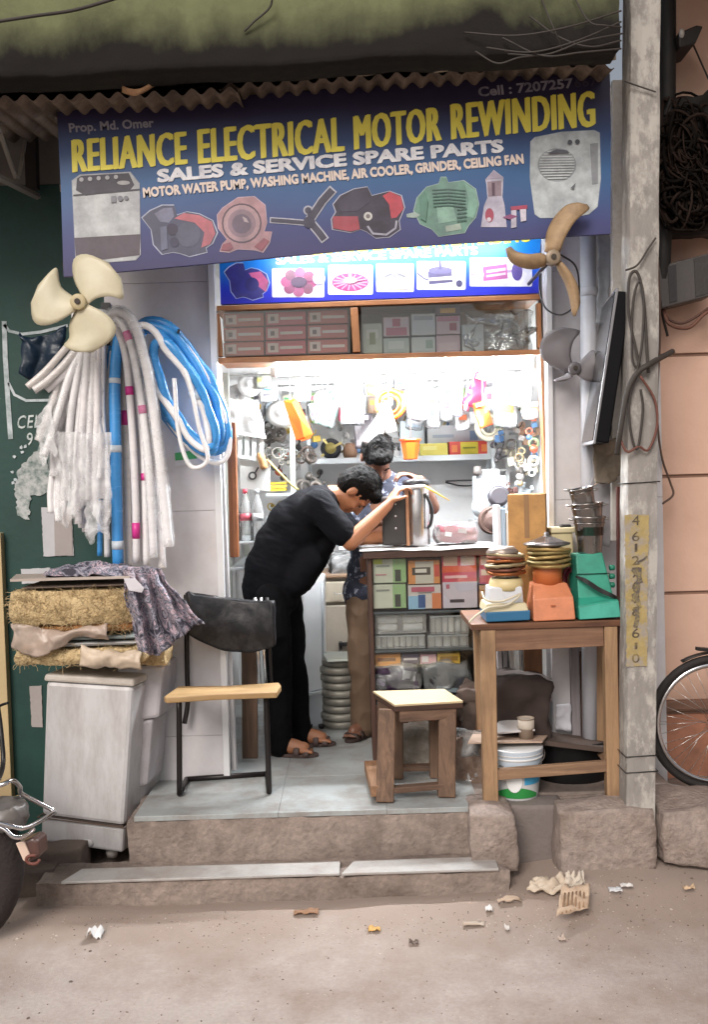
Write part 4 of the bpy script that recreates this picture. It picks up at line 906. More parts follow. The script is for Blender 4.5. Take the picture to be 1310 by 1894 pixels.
# hook the bundle hangs from
t = thing('wall_hook', 'iron bracket the hose bundle hangs from, behind the cream fan', 'bracket', W(190, 590, 4.35))
MB().bar(W(195, 600, 4.6), W(195, 588, 4.12), .02, .012).build('arm', blackm, t); MB().bar(W(195, 560, 4.44), W(195, 640, 4.44), .04, .012).build('plate', blackm, t)
MB().bar(W(330, 620, 4.46), W(330, 612, 4.24), .015, .010).build('arm', blackm, t)
# dark blue bag behind the left hoses
crumple(lambda u, v: W(40+75*u, 612+10*math.sin(u*4)+75*v, 4.5+.0*u), 16, 16, .03, 9, 'plastic_bag', M('#172a3c', .35, var=.3, bump=.3), 'dark blue plastic bag behind the left hose ends', 'bag', 3)

# ---- fan blades
def fan(label, hub, Y, blades, mat, hubmat, hub_r=.035, thick=.004, wall=True, cat='fan blade'):
    """blades: list of pixel outlines traced on the blade, bulged in depth"""
    c = W(hub[0], hub[1], Y); t = thing('fan', label, cat, c+Vector((0, .03, 0)))
    for k, out in enumerate(blades):
        mb = MB(); m_ = len(out)//2; A = out[:m_]; B = list(reversed(out[m_:])); n = 14
        ca = curve([Vector((x, y, 0)) for x, y in A], n); cb = curve([Vector((x, y, 0)) for x, y in B], n)
        q = min(len(ca), len(cb))
        def f(u, v):
            i = min(q-1, int(round(v*(q-1)))); p = ca[i].lerp(cb[i], u)
            return W(p.x, p.y, Y-.035*(u-.5)*math.sin(math.pi*min(1, .15+v))-.012*math.sin(math.pi*u))
        mb.grid(f, 9, q); mb.build('blade', mat, t, solid=thick)
    MB().lathe([(hub_r*.9, -.022), (hub_r, -.012), (hub_r, .028), (hub_r*.6, .032)], c, 18, axis=(0, -1, 0)).build('hub', hubmat, t, bevel=.002)
    MB().lathe([(hub_r*.36, -.0), (hub_r*.36, .039)], c, 12, axis=(0, -1, 0)).build('bore', M('#3a332d', .7), t)
    if wall: MB().cyl(c+Vector((0, .02, 0)), c+Vector((0, max(.05, 4.46-Y), 0)), .008).build('peg', blackm, t)
    return t
fcm = P('#c9c2a8', .45, var=.1, dirt='#b5a27c', dscale=7, damt=.3)
fan('cream three bladed cooler fan hanging on the hose bundle', (147, 560), 3.93,
    [[(150, 545), (136, 515), (136, 480), (160, 470), (200, 486), (224, 515), (228, 552), (205, 548), (178, 552), (160, 566)],
     [(140, 552), (112, 530), (106, 498), (95, 500), (70, 528), (57, 560), (60, 590), (75, 602), (105, 596), (140, 575)],
     [(140, 572), (128, 600), (128, 625), (118, 640), (140, 651), (170, 652), (205, 630), (214, 605), (195, 580), (160, 562)]], fcm, P('#b8aa85', .5), .032)
rfm = M('#a58a68', .6, .1, var=.25, scale=8, bump=.15, dirt='#6f5844', dscale=6, damt=.7)
fan('tan rusty ceiling fan blades hanging in front of the sign corner', (1022, 478), 3.94,
    [[(1008, 466), (1012, 430), (1026, 402), (1048, 380), (1070, 375), (1086, 378), (1090, 388), (1066, 408), (1046, 440), (1036, 468)],
     [(1010, 492), (985, 498), (958, 492), (942, 480), (936, 460), (944, 456), (958, 466), (980, 470), (1000, 468), (1014, 474)],
     [(1028, 490), (1044, 520), (1054, 550), (1060, 582), (1066, 584), (1074, 560), (1070, 530), (1058, 506), (1044, 488), (1036, 482)]], rfm, M('#8d7d6a', .5, .3), .030)
gfm = P('#6f6b6e', .5, var=.1)
fan('dark grey plastic fan blades hanging on the right white wall', (1062, 682), 4.30,
    [[(1052, 690), (1022, 678), (1002, 660), (1000, 635), (1012, 615), (1040, 605), (1074, 612), (1062, 630), (1056, 655), (1060, 676)],
     [(1068, 674), (1080, 662), (1092, 650), (1100, 648), (1102, 655), (1102, 690), (1100, 702), (1094, 706), (1080, 702), (1068, 694)],
     [(1052, 688), (1046, 694), (1038, 698), (1028, 702), (1026, 704), (1034, 706), (1044, 704), (1050, 702), (1056, 700), (1060, 696)]], gfm, P('#5f5b5e', .5), .028)
MB().tube(wcurve([(1036, 470, 4.1), (1064, 490, 4.12), (1072, 525, 4.15), (1068, 560, 4.18), (1040, 582, 4.2), (1012, 572, 4.25), (1000, 545, 4.3), (999, 510, 4.35), (1004, 480, 4.43)], 50), .004, 6).build('cable', blackm, label='thin black cable looping below the tan fan blades', cat='cable')
MB().tube(wcurve([(1022, 478, 3.97), (1024, 440, 4.02), (1030, 425, 4.06)], 10), .003, 5).build('wire', blackm, label='short wire holding the tan fan to the sign frame', cat='wire')

# ---- PVC pipe and junk on the right wall
t = thing('drain_pipe', 'white plastic drain pipe running down the right white wall', 'pipe', W(1090, 1400, 4.38))
pvc = P('#bfc1c8', .45, dirt='#9a989c', dscale=3)
MB().cyl(W(1088, 300, 4.39), W(1093, 1500, 4.39), .036, n=18).build('pipe', pvc, t)
for y in (540, 1010): MB().lathe([(.038, -.02), (.042, -.016), (.042, .016), (.038, .02)], W(1090, y, 4.39), 18).build('collar', pvc, t)
t = thing('wall_strip', 'dusty grey plastic strip hanging between drain pipe and utility pole', 'plastic sheet', W(1128, 600, 4.3))
crumple(lambda u, v: W(1106+24*u, 410+190*v, 4.33), 10, 30, .012, 12, 'strip', M('#8d929a', .5, var=.2, dirt='#6a6a6c', dscale=9), None, None, 2, t)
MB().bar(W(1142, 150, 4.28), W(1140, 1000, 4.28), .045, .03).build('white_post', M('#c5c1ba', .7, var=.15, dirt='#8f887f', dscale=6, damt=.8), t, bevel=.003)
# thin black television hanging edge-on
tv = thing('television', 'thin black television panel hanging tilted, seen from its edge', 'television', W(1095, 822, 4.1))
c = W(1118, 688, 4.14); rot = Euler((0, R(9.5), R(-7)), 'XYZ').to_matrix()
T0 = Matrix.Translation(c) @ rot.to_4x4()
mb = MB(); mb.T = T0; mb.box((0.012, 0, 0), (.055, .40, .61)); mb.build('back_shell', P('#0c0c0f', .6, spec=.12), tv, bevel=.006)
mb = MB(); mb.T = T0; mb.box((-.02, 0, 0), (.010, .42, .63)); mb.build('bezel', P('#77777b', .45), tv, bevel=.002)
mb = MB(); mb.T = T0; mb.box((-.0268, 0, 0), (.003, .395, .60)); mb.build('screen', P('#0b0c10', .12), tv)
crumple(lambda u, v: W(1100+60*u, 812+90*v*(1-.3*u), 4.2), 12, 12, .03, 14, 'rag', M('#7a6e60', .9, var=.4, scale=14), 'dirty rags and cable ends hanging under the television', 'rag', 5)
crumple(lambda u, v: W(1092+40*u, 850+160*v, 4.32), 10, 20, .02, 9, 'plastic_sheet', M('#a9a6aa', .5, var=.25, dirt='#6f6766', dscale=6), 'grey dusty plastic sheet hanging behind the steel jars', 'plastic sheet', 8)

# ---- cables on the pole and fascia
cb = M('#3a3430', .7)
def cable(pts, r, label, n=40, mat=cb):
    pts = [(x, y, min(Y, 3.884-r-.008) if 1145 < x < 1224 and Y < 4 else Y) for x, y, Y in pts]
    return MB().tube(wcurve(pts, n), r, 6).build('cable', mat, label=label, cat='cable')
cable([(1200, 690, 3.86), (1192, 560, 3.86), (1180, 505, 3.86), (1165, 515, 3.86), (1164, 580, 3.86), (1178, 650, 3.86), (1186, 690, 3.86)], .006, 'upper loop of dark cable tied to the utility pole')
cable([(1186, 690, 3.86), (1170, 660, 3.86), (1172, 560, 3.855), (1184, 520, 3.855), (1192, 560, 3.855), (1188, 640, 3.855), (1176, 700, 3.855)], .005, 'second strand of the upper cable loop on the pole')
cable([(1245, 650, 4.0), (1205, 672, 3.87), (1178, 692, 3.86), (1160, 730, 3.86), (1148, 800, 3.87), (1142, 840, 3.9)], .012, 'thick taped cable crossing the utility pole beside the television')
cable([(1180, 690, 3.86), (1165, 740, 3.86), (1168, 800, 3.86), (1180, 830, 3.86), (1190, 760, 3.86), (1186, 720, 3.86)], .005, 'lower inner cable loop on the utility pole')
cable([(1185, 695, 3.86), (1212, 740, 3.9), (1216, 790, 3.9), (1200, 832, 3.88), (1182, 826, 3.86), (1160, 835, 3.86), (1144, 800, 3.88)], .005, 'reddish cable loop swinging out right of the pole', mat=M('#6b4238', .7))
cable([(1218, 480, 4.2), (1222, 620, 4.3), (1216, 750, 4.35), (1224, 840, 4.4), (1240, 890, 4.45), (1246, 915, 4.45), (1226, 932, 4.45)], .005, 'thin brown cable hanging down the peach wall beside the pole', mat=M('#5d4a40', .7))
cable([(1156, 150, 3.875), (1178, 158, 3.87), (1214, 170, 3.87)], .003, 'thin wire tied across the utility pole near the sign top')
cable([(1158, 500, 3.875), (1180, 490, 3.87), (1200, 460, 3.87), (1214, 440, 3.9)], .004, 'thin wire slanting across the pole above the cable loops')
cable([(-40, 45, 3.5), (60, 30, 3.52), (140, 18, 3.55), (230, -8, 3.58)], .006, 'dark cable slanting across the mossy slab at top left')
cable([(505, -10, 3.6), (498, 15, 3.62), (470, 40, 3.63), (452, 58, 3.64)], .004, 'thin cable hanging down the middle of the mossy slab')
r_ = random.Random(3)
for i, (x0, y0, x1, y1, sag) in enumerate(((860, 60, 1150, 20, 22), (900, 88, 1150, 40, 26), (940, 100, 1152, 62, 12), (980, 30, 1150, 75, 30), (1000, -10, 1040, 90, 6), (930, 70, 1150, 90, 20), (1060, -10, 1150, 50, 25), (880, 95, 1000, 102, 18))):
    cable([(x0, y0, 3.63), ((x0*2+x1)/3, (y0*2+y1)/3+sag+r_.uniform(-6, 6), 3.58), ((x0+2*x1)/3, (y0+2*y1)/3+sag*.7+r_.uniform(-8, 8), 3.57), (x1, y1, 3.6)], .0032,
          ['dark cable sagging across the grimy slab end, topmost long one', 'second sagging cable on the grimy slab end', 'cable running along the bottom of the slab end', 'cable dipping across the slab end toward the pole', 'short vertical cable hanging down the slab end', 'cable lying low across the slab end above the flashing', 'short cable at the top corner beside the pole', 'curled cable end above the sign number'][i])
# ---- right: dark conduit, wire tangle, meter box
t = thing('conduit', 'thick black conduit running down beside the pole at top right', 'conduit', W(1236, 560, 4.4))
MB().tube(wcurve([(1236, -200, 4.42), (1236, 100, 4.42), (1234, 300, 4.42), (1228, 450, 4.42), (1222, 570, 4.45)], 30), [.045]*24+[.04, .03, .02]+[.012]*10 if False else .036, 12).build('pipe', M('#14110f', .7), t)
tg = thing('wire_tangle', 'huge dark tangle of old wires hanging on the peach wall at top right', 'wires', W(1275, 430, 4.5))
r_ = random.Random(8); tm = [M('#1d1714', .9, spec=.1), M('#2b211c', .9, spec=.1), M('#120f0d', .9, spec=.1)]
for k in range(3):
    mb = MB()
    for i in range(70):
        cx, cy = r_.gauss(1272, 16), r_.uniform(225, 400); rx, ry = r_.uniform(14, 46), r_.uniform(18, 60); ph = r_.uniform(0, 6); yy = 4.40+r_.uniform(-.10, .1)
        pts = [(cx+rx*math.cos(ph+a*.55)*(1+.2*math.sin(a)), min(425, cy+ry*math.sin(ph+a*.6)), yy+.03*math.sin(a*1.3)) for a in range(12)]
        mb.tube(wcurve(pts, 30), r_.choice((.003, .004, .006, .008)), 5, cap=False)
    mb.build('wire_strands', tm[k], tg, kind='stuff')
MB().rock(W(1275, 315, 4.50), (.34, .16, .54), .06, 6, 12).build('wire_core', M('#120e0c', .9), tg)
MB().bar(W(1214, 432, 4.45), W(1345, 424, 4.45), .05, .06).build('bracket_bar', M('#2a211d', .8), tg)
mt_ = thing('meter_box', 'dark grey electricity meter box on the peach wall under the wires', 'meter box', W(1265, 570, 4.45))
mb = MB(); fr = [(1214, 494), (1320, 466), (1322, 545), (1226, 570)]
mb.prism([W(x, y, 4.40) for x, y in fr], (0, .15, 0)); fixnorm(mb.build('case', M('#4d4947', .6, var=.25, dirt='#332e2c'), mt_, bevel=.006))
mb = MB(); mb.prism([W(x, y, 4.396) for x, y in ((1236, 493), (1252, 489), (1254, 556), (1240, 560))], (0, .004, 0)); fixnorm(mb.build('window', M('#2d2a2a', .3), mt_))
mb = MB(); mb.prism([W(x, y, 4.396) for x, y in ((1285, 478), (1318, 469), (1319, 540), (1288, 549))], (0, .004, 0)); fixnorm(mb.build('cover', M('#35312f', .5), mt_))
cable([(1228, 572, 4.45), (1240, 600, 4.42), (1275, 606, 4.42), (1305, 580, 4.42), (1330, 570, 4.45)], .008, 'thick brown cable sagging below the meter box', mat=M('#6a4638', .7))
cable([(1226, 572, 4.45), (1238, 590, 4.44), (1262, 598, 4.43), (1290, 585, 4.43), (1325, 560, 4.45)], .006, 'thinner brown cable just above the sagging one below the meter box', mat=M('#53382e', .7))
cable([(1224, 570, 4.5), (1228, 590, 4.5), (1236, 622, 4.5)], .006, 'short cut cable end under the meter box')
t = thing('wall_lamp', 'dark hooded fitting on the peach wall at the top right corner', 'fitting', W(1280, 80, 4.45))
mb = MB(); mb.prism([W(x, y, 4.36) for x, y in ((1256, 60), (1290, 46), (1302, 48), (1288, 80), (1258, 88))], (0, .2, 0)); fixnorm(mb.build('hood', M('#1c1613', .6), t, bevel=.006))
MB().ell(W(1262, 62, 4.36), (.012, .012, .02)).build('bulb', M('#a9a49c', .3), t)
cable([(1284, 84, 4.5), (1300, 120, 4.5), (1318, 160, 4.5)], .004, 'thin wire running down from the hooded fitting at top right')
# left bracket angles under the awning
t = thing('steel_bracket', 'pale steel angle bracket propping the awning at the left edge', 'bracket', W(60, 360, 4.3))
am = M('#8d8880', .6, .2, var=.2)
MB().bar(W(-60, 300, 3.9), W(70, 364, 4.5), .022, .022).build('strut', am, t); MB().bar(W(-40, 214, 3.95), W(48, 232, 4.4), .022, .03).build('strut', am, t)
MB().bar(W(-8, 225, 4.0), W(28, 328, 4.25), .014, .014).build('strut', am, t); MB().bar(W(50, 236, 4.4), W(34, 330, 4.3), .012, .012).build('strut', am, t)
MB().bar(W(56, 215, 4.52), W(60, 350, 4.52), .05, .05).build('wall_post', M('#2a2422', .9), t)
# ================================================================== FURNITURE IN FRONT
# ---- chair
ch = thing('chair', 'black tube frame chair with torn backrest and plain plywood seat board', 'chair', G(412, 1460, FZ))
fr = M('#211c1c', .4, .3, bump=.1)
seatw = wood('#b2946a', '#97784f', .5, 'x', .7)
def X3(px, py, Y): return W(px, py, Y)
A0, A1 = G(332, 1474, FZ), G(498, 1470, FZ)          # front feet
B0, B1 = G(345, 1446, FZ), G(494, 1436, FZ)
S0, S1 = W(331, 1292, A0.y), W(492, 1286, A1.y)
r = .0125
for a, b, s_ in ((A0, B0, S0), (A1, B1, S1)):
    MB().tube(curve([s_, s_.lerp(a, .5), a+Vector((0, 0, r))], 8), r, 10).build('leg', fr, ch)
    MB().tube([a+Vector((0, 0, r)), b+Vector((0, .0, r))], r*.95, 10).build('floor_runner', fr, ch)
MB().tube([B0+Vector((0, 0, r)), B1+Vector((0, 0, r))], r*.95, 10).build('rear_crossbar', fr, ch)
Yb = 4.42
back0, back1 = W(345, 1150, Yb), W(500, 1130, Yb)
MB().tube(curve([W(344, 1100, Yb), W(346, 1240, Yb), W(347, 1300, Yb-.02), W(341, 1338, Yb-.03)], 14), r*.9, 10).build('rear_post', fr, ch)
for x, m_ in ((478, chrome), (489, chrome), (500, fr)):
    MB().tube([W(x-6, 1105, Yb), W(x+3, 1275, Yb-.02)], r*.62, 10).build('rear_post', m_, ch)
MB().tube([S0+Vector((0, .01, -.004)), W(345, 1275, Yb)], r, 10).build('seat_rail', fr, ch); MB().tube([S1+Vector((0, .01, -.004)), W(494, 1270, Yb)], r, 10).build('seat_rail', fr, ch)
zt = S0.z+.016
mb = MB(); st = [(304, 1286), (330, 1268), (420, 1268), (508, 1262), (520, 1268), (514, 1288), (500, 1291), (400, 1294), (312, 1298)]
pts = [G(x, y, zt+.028) for x, y in ((303, 1288), (330, 1269), (420, 1268), (516, 1262), (520, 1268), (512, 1280), (400, 1284), (308, 1290))]
mb.prism(pts, (0, 0, -.026)); fixnorm(mb.build('seat', seatw, ch, bevel=.005))
bkm = M('#1c1d20', .42, spec=.3, var=.2, scale=7, bump=.35, bscale=25, dirt='#4d4a4c', dscale=9, damt=.5)
def back(u, v):
    x0 = 346+ (505-346)*u; top = 1100+4*math.sin(u*3)+18*max(0, u-.3)-3*(u<.05); bot = 1172+30*math.sin(u*2.4)+4*u
    edge = .5+.5*min(1, min(u, 1-u)*9)
    y = top+(bot-top)*v
    p = W(x0+4*math.sin(v*3), y, Yb-.02+.05*(2*u-1)**2*-1+.0)
    return p+Vector((0, -.022*math.sin(math.pi*v)*edge, 0))+noise.noise_vector(p*11)*.007
mb = MB(); mb.grid(back, 36, 18); mb.build('backrest', bkm, ch, solid=.03, bevel=0)
mb = MB(); mb.grid(lambda u, v: back(u, v)+Vector((0, .045, 0)), 20, 8); mb.build('backrest_board', M('#17161a', .7), ch, solid=.008)
# ---- stool
st = thing('stool', 'rough brown wooden stool with a cream laminate top', 'stool', G(770, 1470, FZ))
sw = wood('#82654f', '#4a372b', .7, 'z'); swx = wood('#7b5f4c', '#453329', .7, 'x')
ztop = W(775, 1300, 4.14).z
tp = [G(x, y, ztop+.004) for x, y in ((690, 1278), (822, 1274), (857, 1296), (730, 1303))]
mb = MB(); mb.prism(tp, (0, 0, -.010)); fixnorm(mb.build('laminate_top', M('#bfae8c', .45, var=.06, bump=.05, dirt='#b8a078', dscale=6, damt=.4), st, bevel=.002))
mb = MB(); mb.prism([p+Vector((0, 0, -.0105)) for p in tp], (0, 0, -.022)); fixnorm(mb.build('top_board', wood('#4f3424', '#33211a', .7, 'x'), st, bevel=.003))
legs = [((716, 1318, 4.17), G(712, 1484, FZ)), ((828, 1312, 4.17), G(826, 1474, FZ)), ((735, 1308, 4.40), G(735, 1440, FZ)), ((805, 1305, 4.40), G(806, 1438, FZ))]
L_ = []
for (px, py, yy), foot in legs:
    top = W(px, py, yy); top.z = ztop-.03; MB().bar(top, foot, .075 if yy < 4.3 else .055, .05).build('leg', sw, st, bevel=.006); L_.append((top, foot))
def brace(i, j, f, w_=.05, nm='stretcher'):
    a = L_[i][0].lerp(L_[i][1], f); b = L_[j][0].lerp(L_[j][1], f); return MB().bar(a, b, .025, w_).build(nm, swx, st, bevel=.004)
a, b = tp[3]+Vector((.02, .02, -.055)), tp[2]+Vector((-.03, .02, -.055)); MB().bar(a, b, .05, .03).build('apron', swx, st, bevel=.004)
a, b = tp[0]+Vector((.03, -.02, -.055)), tp[3]+Vector((.0, .04, -.055)); MB().bar(a, b, .045, .025).build('apron', swx, st, bevel=.004)
brace(0, 1, .87, .045); brace(2, 3, .87, .045)
MB().bar(G(694, 1470, FZ)+Vector((0, .26, .05)), G(705, 1482, FZ)+Vector((0, -.02, .05)), .05, .085).build('foot_rail', wood('#9c7759', '#664832', .65, 'y'), st, bevel=.005)
# ---- tall table
tt = thing('table', 'tall pale wooden work table carrying three mixer bases beside the pole', 'table', W(1015, 1500, 4.2))
tw = wood('#ab8a68', '#7d6148', .65, 'z'); twx = wood('#98795c', '#6a5140', .65, 'x')
zt = W(1010, 1149, 4.0).z
MB().prism([(W(872, 1150, 4.0).x, 4.0, zt-.03), (W(1150, 1140, 4.0).x, 4.0, zt-.03), (W(1150, 1140, 4.0).x, 4.42, zt-.03), (W(872, 1150, 4.0).x, 4.42, zt-.03)], (0, 0, .026)).build('top', wood('#7a5238', '#4b2f20', .55, 'x'), tt, bevel=.003)
for a, b, w_ in ((W(902, 1160, 4.03), W(908, 1506, 4.03), .062), (W(1128, 1155, 4.03), W(1134, 1492, 4.03), .055), (W(886, 1158, 4.39), W(895, 1440, 4.39), .05), (W(1105, 1155, 4.39), W(1106, 1445, 4.39), .05)):
    MB().bar(Vector((a.x, a.y, zt-.03)), b, w_, .05).build('leg', tw, tt, bevel=.004)
MB().bar(W(916, 1182, 4.02), W(1116, 1172, 4.02), .10, .022).build('apron', wood('#8d6a52', '#5f4433', .6, 'x'), tt, bevel=.002)
MB().bar(W(894, 1176, 4.06), W(884, 1170, 4.37), .02, .10).build('apron', twx, tt, bevel=.002)
MB().bar(W(918, 1432, 4.03), W(1122, 1416, 4.03), .045, .03).build('stretcher', twx, tt, bevel=.003)
MB().bar(W(1130, 1414, 4.06), W(1108, 1390, 4.37), .03, .045).build('stretcher', twx, tt, bevel=.003)
# ---- mixers on the table
def tb(t, name, x0, y0, x1, y1, Y, dep, mat, taper=(1, 1), bev=.006, lift=None):
    a, b = W((x0+x1)/2, y1, Y), W((x0+x1)/2, y0, Y)
    return MB().box((a.x, Y+dep/2, (a.z+b.z)/2), (L(x1-x0, Y), dep, b.z-a.z), taper=taper).build(name, mat, t, bevel=bev)
def ringstack(t, name, px, py0, py1, rpx, Y, n, mats, seed=0, jit=.006):
    r_ = random.Random(seed); yc = Y
    for i in range(n):
        f = (i+.5)/n; c = W(px, py1+(py0-py1)*f, yc); R_ = L(rpx, yc)*r_.uniform(.9, 1.06); th = L(abs(py1-py0)/n, yc)*.5
        pts = [c+Vector((R_*math.cos(a)+r_.uniform(-.002, .002), R_*math.sin(a), .006*math.sin(a+i)+r_.uniform(-.002, .002)))+Vector((r_.uniform(-jit, jit)*.2, 0, 0)) for a in [2*math.pi*k/20 for k in range(20)]]
        MB().tube(pts, th*1.05, 7, closed=True).build(name, mats[i % len(mats)], t)
m1 = thing('mixer_base', 'white and blue mixer base with copper coils on top, leftmost on the table', 'mixer', W(940, 1150, 4.1))
MB().prism([W(900, 1151, 4.01), W(981, 1147, 4.01), W(982, 1129, 4.01), W(900, 1133, 4.01)], (0, .2, 0)).build('blue_front', P('#2c6489', .4), m1, bevel=.004)
tb(m1, 'cream_deck', 897, 1117, 980, 1133, 4.015, .19, P('#c3b897', .45), (.9, .9))
tb(m1, 'motor_box', 905, 1086, 970, 1120, 4.05, .14, P('#c9cbd0', .3), (.94, .94))
MB().lathe([(.072, 0), (.074, .025), (.066, .05)], W(937, 1090, 4.12), 24).build('collar_ring', P('#cdbb8c', .45), m1)
MB().lathe([(.05, 0), (.052, .03), (.045, .042)], W(938, 1071, 4.12), 24).build('coupling', steel, m1)
ringstack(m1, 'copper_coil', 936, 1022, 1060, 36, 4.12, 6, [copper, M('#7a4a38', .5, .5, var=.3, bump=.3), M('#9a8a6a', .5, .5)], 3)
MB().lathe([(.066, 0), (.07, .008), (.05, .03)], W(930, 1024, 4.12), 20).build('winding_plate', M('#9a8d84', .4, .6), m1)
MB().tube(wcurve([(892, 1095, 4.05), (900, 1110, 4.0), (930, 1112, 4.005), (965, 1098, 4.02), (940, 1118, 4.005), (905, 1124, 4.0), (880, 1140, 3.99), (868, 1152, 3.99)], 40), .0045, 7).build('power_cord', P('#c4bba4', .5), m1)
m2 = thing('mixer_base', 'orange mixer base with a steel dish on brass coils, middle one on the table', 'mixer', W(1020, 1150, 4.1))
om = P('#cc815c', .5, var=.12, dirt='#9a6248', dscale=9, damt=.5)
mb = MB()
def step_prism(pts, Y0, Y1, Y2, Y3):
    pass
a0, a1 = W(988, 1150, 4.005), W(1066, 1146, 4.005); b0, b1 = W(986, 1108, 4.02), W(1062, 1104, 4.02); c0, c1 = W(988, 1080, 4.10), W(1050, 1078, 4.10); d = Vector((0, .2, 0)); d2 = Vector((0, .11, 0))
mb.add([a0, a1, b1, b0, c1, c0, c1+d2, c0+d2, a1+d, a0+d], [(0, 1, 2, 3), (3, 2, 4, 5), (5, 4, 6, 7), (7, 6, 8, 9), (9, 8, 1, 0), (1, 8, 6, 4, 2), (0, 3, 5, 7, 9)]); fixnorm(mb.build('body', om, m2, bevel=.006))
MB().lathe([(.062, 0), (.063, .085), (.06, .09)], W(1014, 1081, 4.15), 24).build('motor_drum', P('#b8693c', .4), m2)
ringstack(m2, 'brass_coil', 1016, 1012, 1046, 37, 4.15, 5, [M('#a88e5a', .45, .5, var=.25, bump=.3), M('#8a7a4e', .5, .5, bump=.3)], 5)
MB().lathe([(.03, -.016), (.098, .002), (.100, .008), (.07, .018), (.03, .034), (.012, .042), (.010, .056), (.0, .058)], W(1012, 1008, 4.15), 28).build('steel_dish', M('#8e8a8a', .3, .85), m2)
MB().box(W(1024, 1120, 4.005), (.02, .004, .004)).build('logo_plate', P('#a85a38', .4), m2)
m3 = thing('mixer_base', 'green mixer base with a black cord, rightmost on the table', 'mixer', W(1105, 1145, 4.1))
gnm = P('#2f917a', .45, var=.12, dirt='#2a6355', dscale=8, damt=.6)
a0, a1 = W(1072, 1147, 4.005), W(1150, 1142, 4.005); b0, b1 = W(1070, 1122, 4.005), W(1146, 1110, 4.005); c0, c1 = W(1070, 1106, 4.06), W(1136, 1102, 4.06); e0, e1 = W(1066, 1026, 4.10), W(1115, 1022, 4.10)
mb = MB(); mb.add([a0, a1, b1, b0, c1, c0, e1, e0, e1+d2, e0+d2, a1+d, a0+d], [(0, 1, 2, 3), (3, 2, 4, 5), (5, 4, 6, 7), (7, 6, 8, 9), (9, 8, 10, 11), (11, 10, 1, 0), (1, 10, 8, 6, 4, 2), (0, 3, 5, 7, 9, 11)]); fixnorm(mb.build('body', gnm, m3, bevel=.006))
mb = MB(); mb.prism([a0+Vector((.004, -.004, .004)), a1+Vector((-.004, -.004, .004)), b1+Vector((-.004, -.004, -.004)), b0+Vector((.004, -.004, -.004))], (0, .004, 0)); fixnorm(mb.build('front_plate', P('#4fae9a', .35, dirt='#357a6c', dscale=10, damt=.4), m3))
MB().tube([W(1066, 1062, 4.075), W(1128, 1060, 4.075)], .0025, 5).build('seam', P('#135043', .5), m3)
for q in range(3): MB().tube(wcurve([(1066, 1066, 4.07), (1085, 1072+q*3, 4.04), (1110, 1088+q*3, 4.03), (1138, 1102+q*2, 4.02), (1146, 1108, 4.1)], 16), .004, 6).build('power_cord', P('#1c1c1e', .5), m3)
for y in (1050, 1066, 1082): MB().lathe([(.012, 0), (.012, .02), (.006, .024)], W(1128, y, 4.14), 12, axis=(1, 0, 0)).build('knob', P('#247a63', .4), m3)
# steel jars stacked on the green base
def jar(c, r0, r1, h, label, tilt=(0, 0, 1), handle=True):
    t = thing('steel_jar', label, 'jar', c); ax = Vector(tilt).normalized(); jm = M('#8d8885', .25, .9, var=.2, bump=.04)
    MB().lathe([(r0*.97, 0), (r0, .006), (r0*.55+r1*.45, h*.55), (r1, h*.94), (r1*1.06, h*.96), (r1*1.06, h), (r1*.96, h), (r1*.9, h*.5)], c, 28, axis=ax).build('body', jm, t)
    MB().lathe([(r1*.93, h*.80), (r1*1.02, h*.81), (r1*1.02, h*.83), (r1*.93, h*.84)], c, 28, axis=ax).build('ridge', jm, t)
    if handle:
        for s in (-1, 1): MB().ell(c+ax*h*.93+Vector((s*r1*1.12, 0, 0)), (.016, .012, .006)).build('rim_tab', steel, t)
    return t
jar(W(1092, 1024, 4.15), .050, .066, .16, 'tall steel jar standing on the green mixer base')
jar(W(1090, 982, 4.15), .058, .066, .12, 'middle steel jar nested in the tall steel jar', (-.06, 0, 1))
jar(W(1084, 945, 4.15), .046, .052, .10, 'top steel jar of the nested stack leaning left', (-.2, -.02, 1))
# cardboard box and plate behind
def carton(x0, y0, x1, y1, Y, dep, mat, label, name='carton', cat='box', prints=(), tape=None, rz=0, group=None):
    a, b = W((x0+x1)/2, y1, Y), W((x0+x1)/2, y0, Y); w_, h_ = L(x1-x0, Y), b.z-a.z
    t = thing(name, label, cat, (a.x, Y+dep/2, a.z), group); c = Vector((a.x, Y+dep/2, (a.z+b.z)/2)); T = Matrix.Translation(c) @ Matrix.Rotation(rz, 4, 'Z')
    mb = MB(); mb.T = T; mb.box((0, 0, 0), (w_, dep, h_)); mb.build('body', mat, t, bevel=.0025)
    mb = MB(); mb.T = T; mb.box((0, 0, h_/2+.0008), (w_*.98, dep*.49, .0015), None); mb.build('flap', mat, t)
    if tape:
        mb = MB(); mb.T = T; mb.box((0, -dep/2-.0012, h_*.32), (.022 if w_ > .1 else w_*.2, .001, h_*.36)); mb.build('tape', tape, t)
    for k, (u0, v0, u1, v1, col) in enumerate(prints):   # printed patches, fractions of the front face
        mb = MB(); mb.T = T
        mb.box(((u0+u1-1)/2*w_, -dep/2-.0010-.0006*k, (1-v0-v1)/2*h_), ((u1-u0)*w_, .001, (v1-v0)*h_)); mb.build('print', P(col, .4), t)
    return t
carton(952, 914, 1021, 1138, 4.24, .14, M('#bb8d55', .75, var=.12, bump=.15, dirt='#7d5a38', dscale=7, damt=.6), 'tall brown carton standing at the back of the table', tape=M('#8e6a45', .5), rz=R(-14))
t = thing('cream_case', 'cream plastic case between the brown carton and the steel jars', 'case', W(1040, 1138, 4.3))
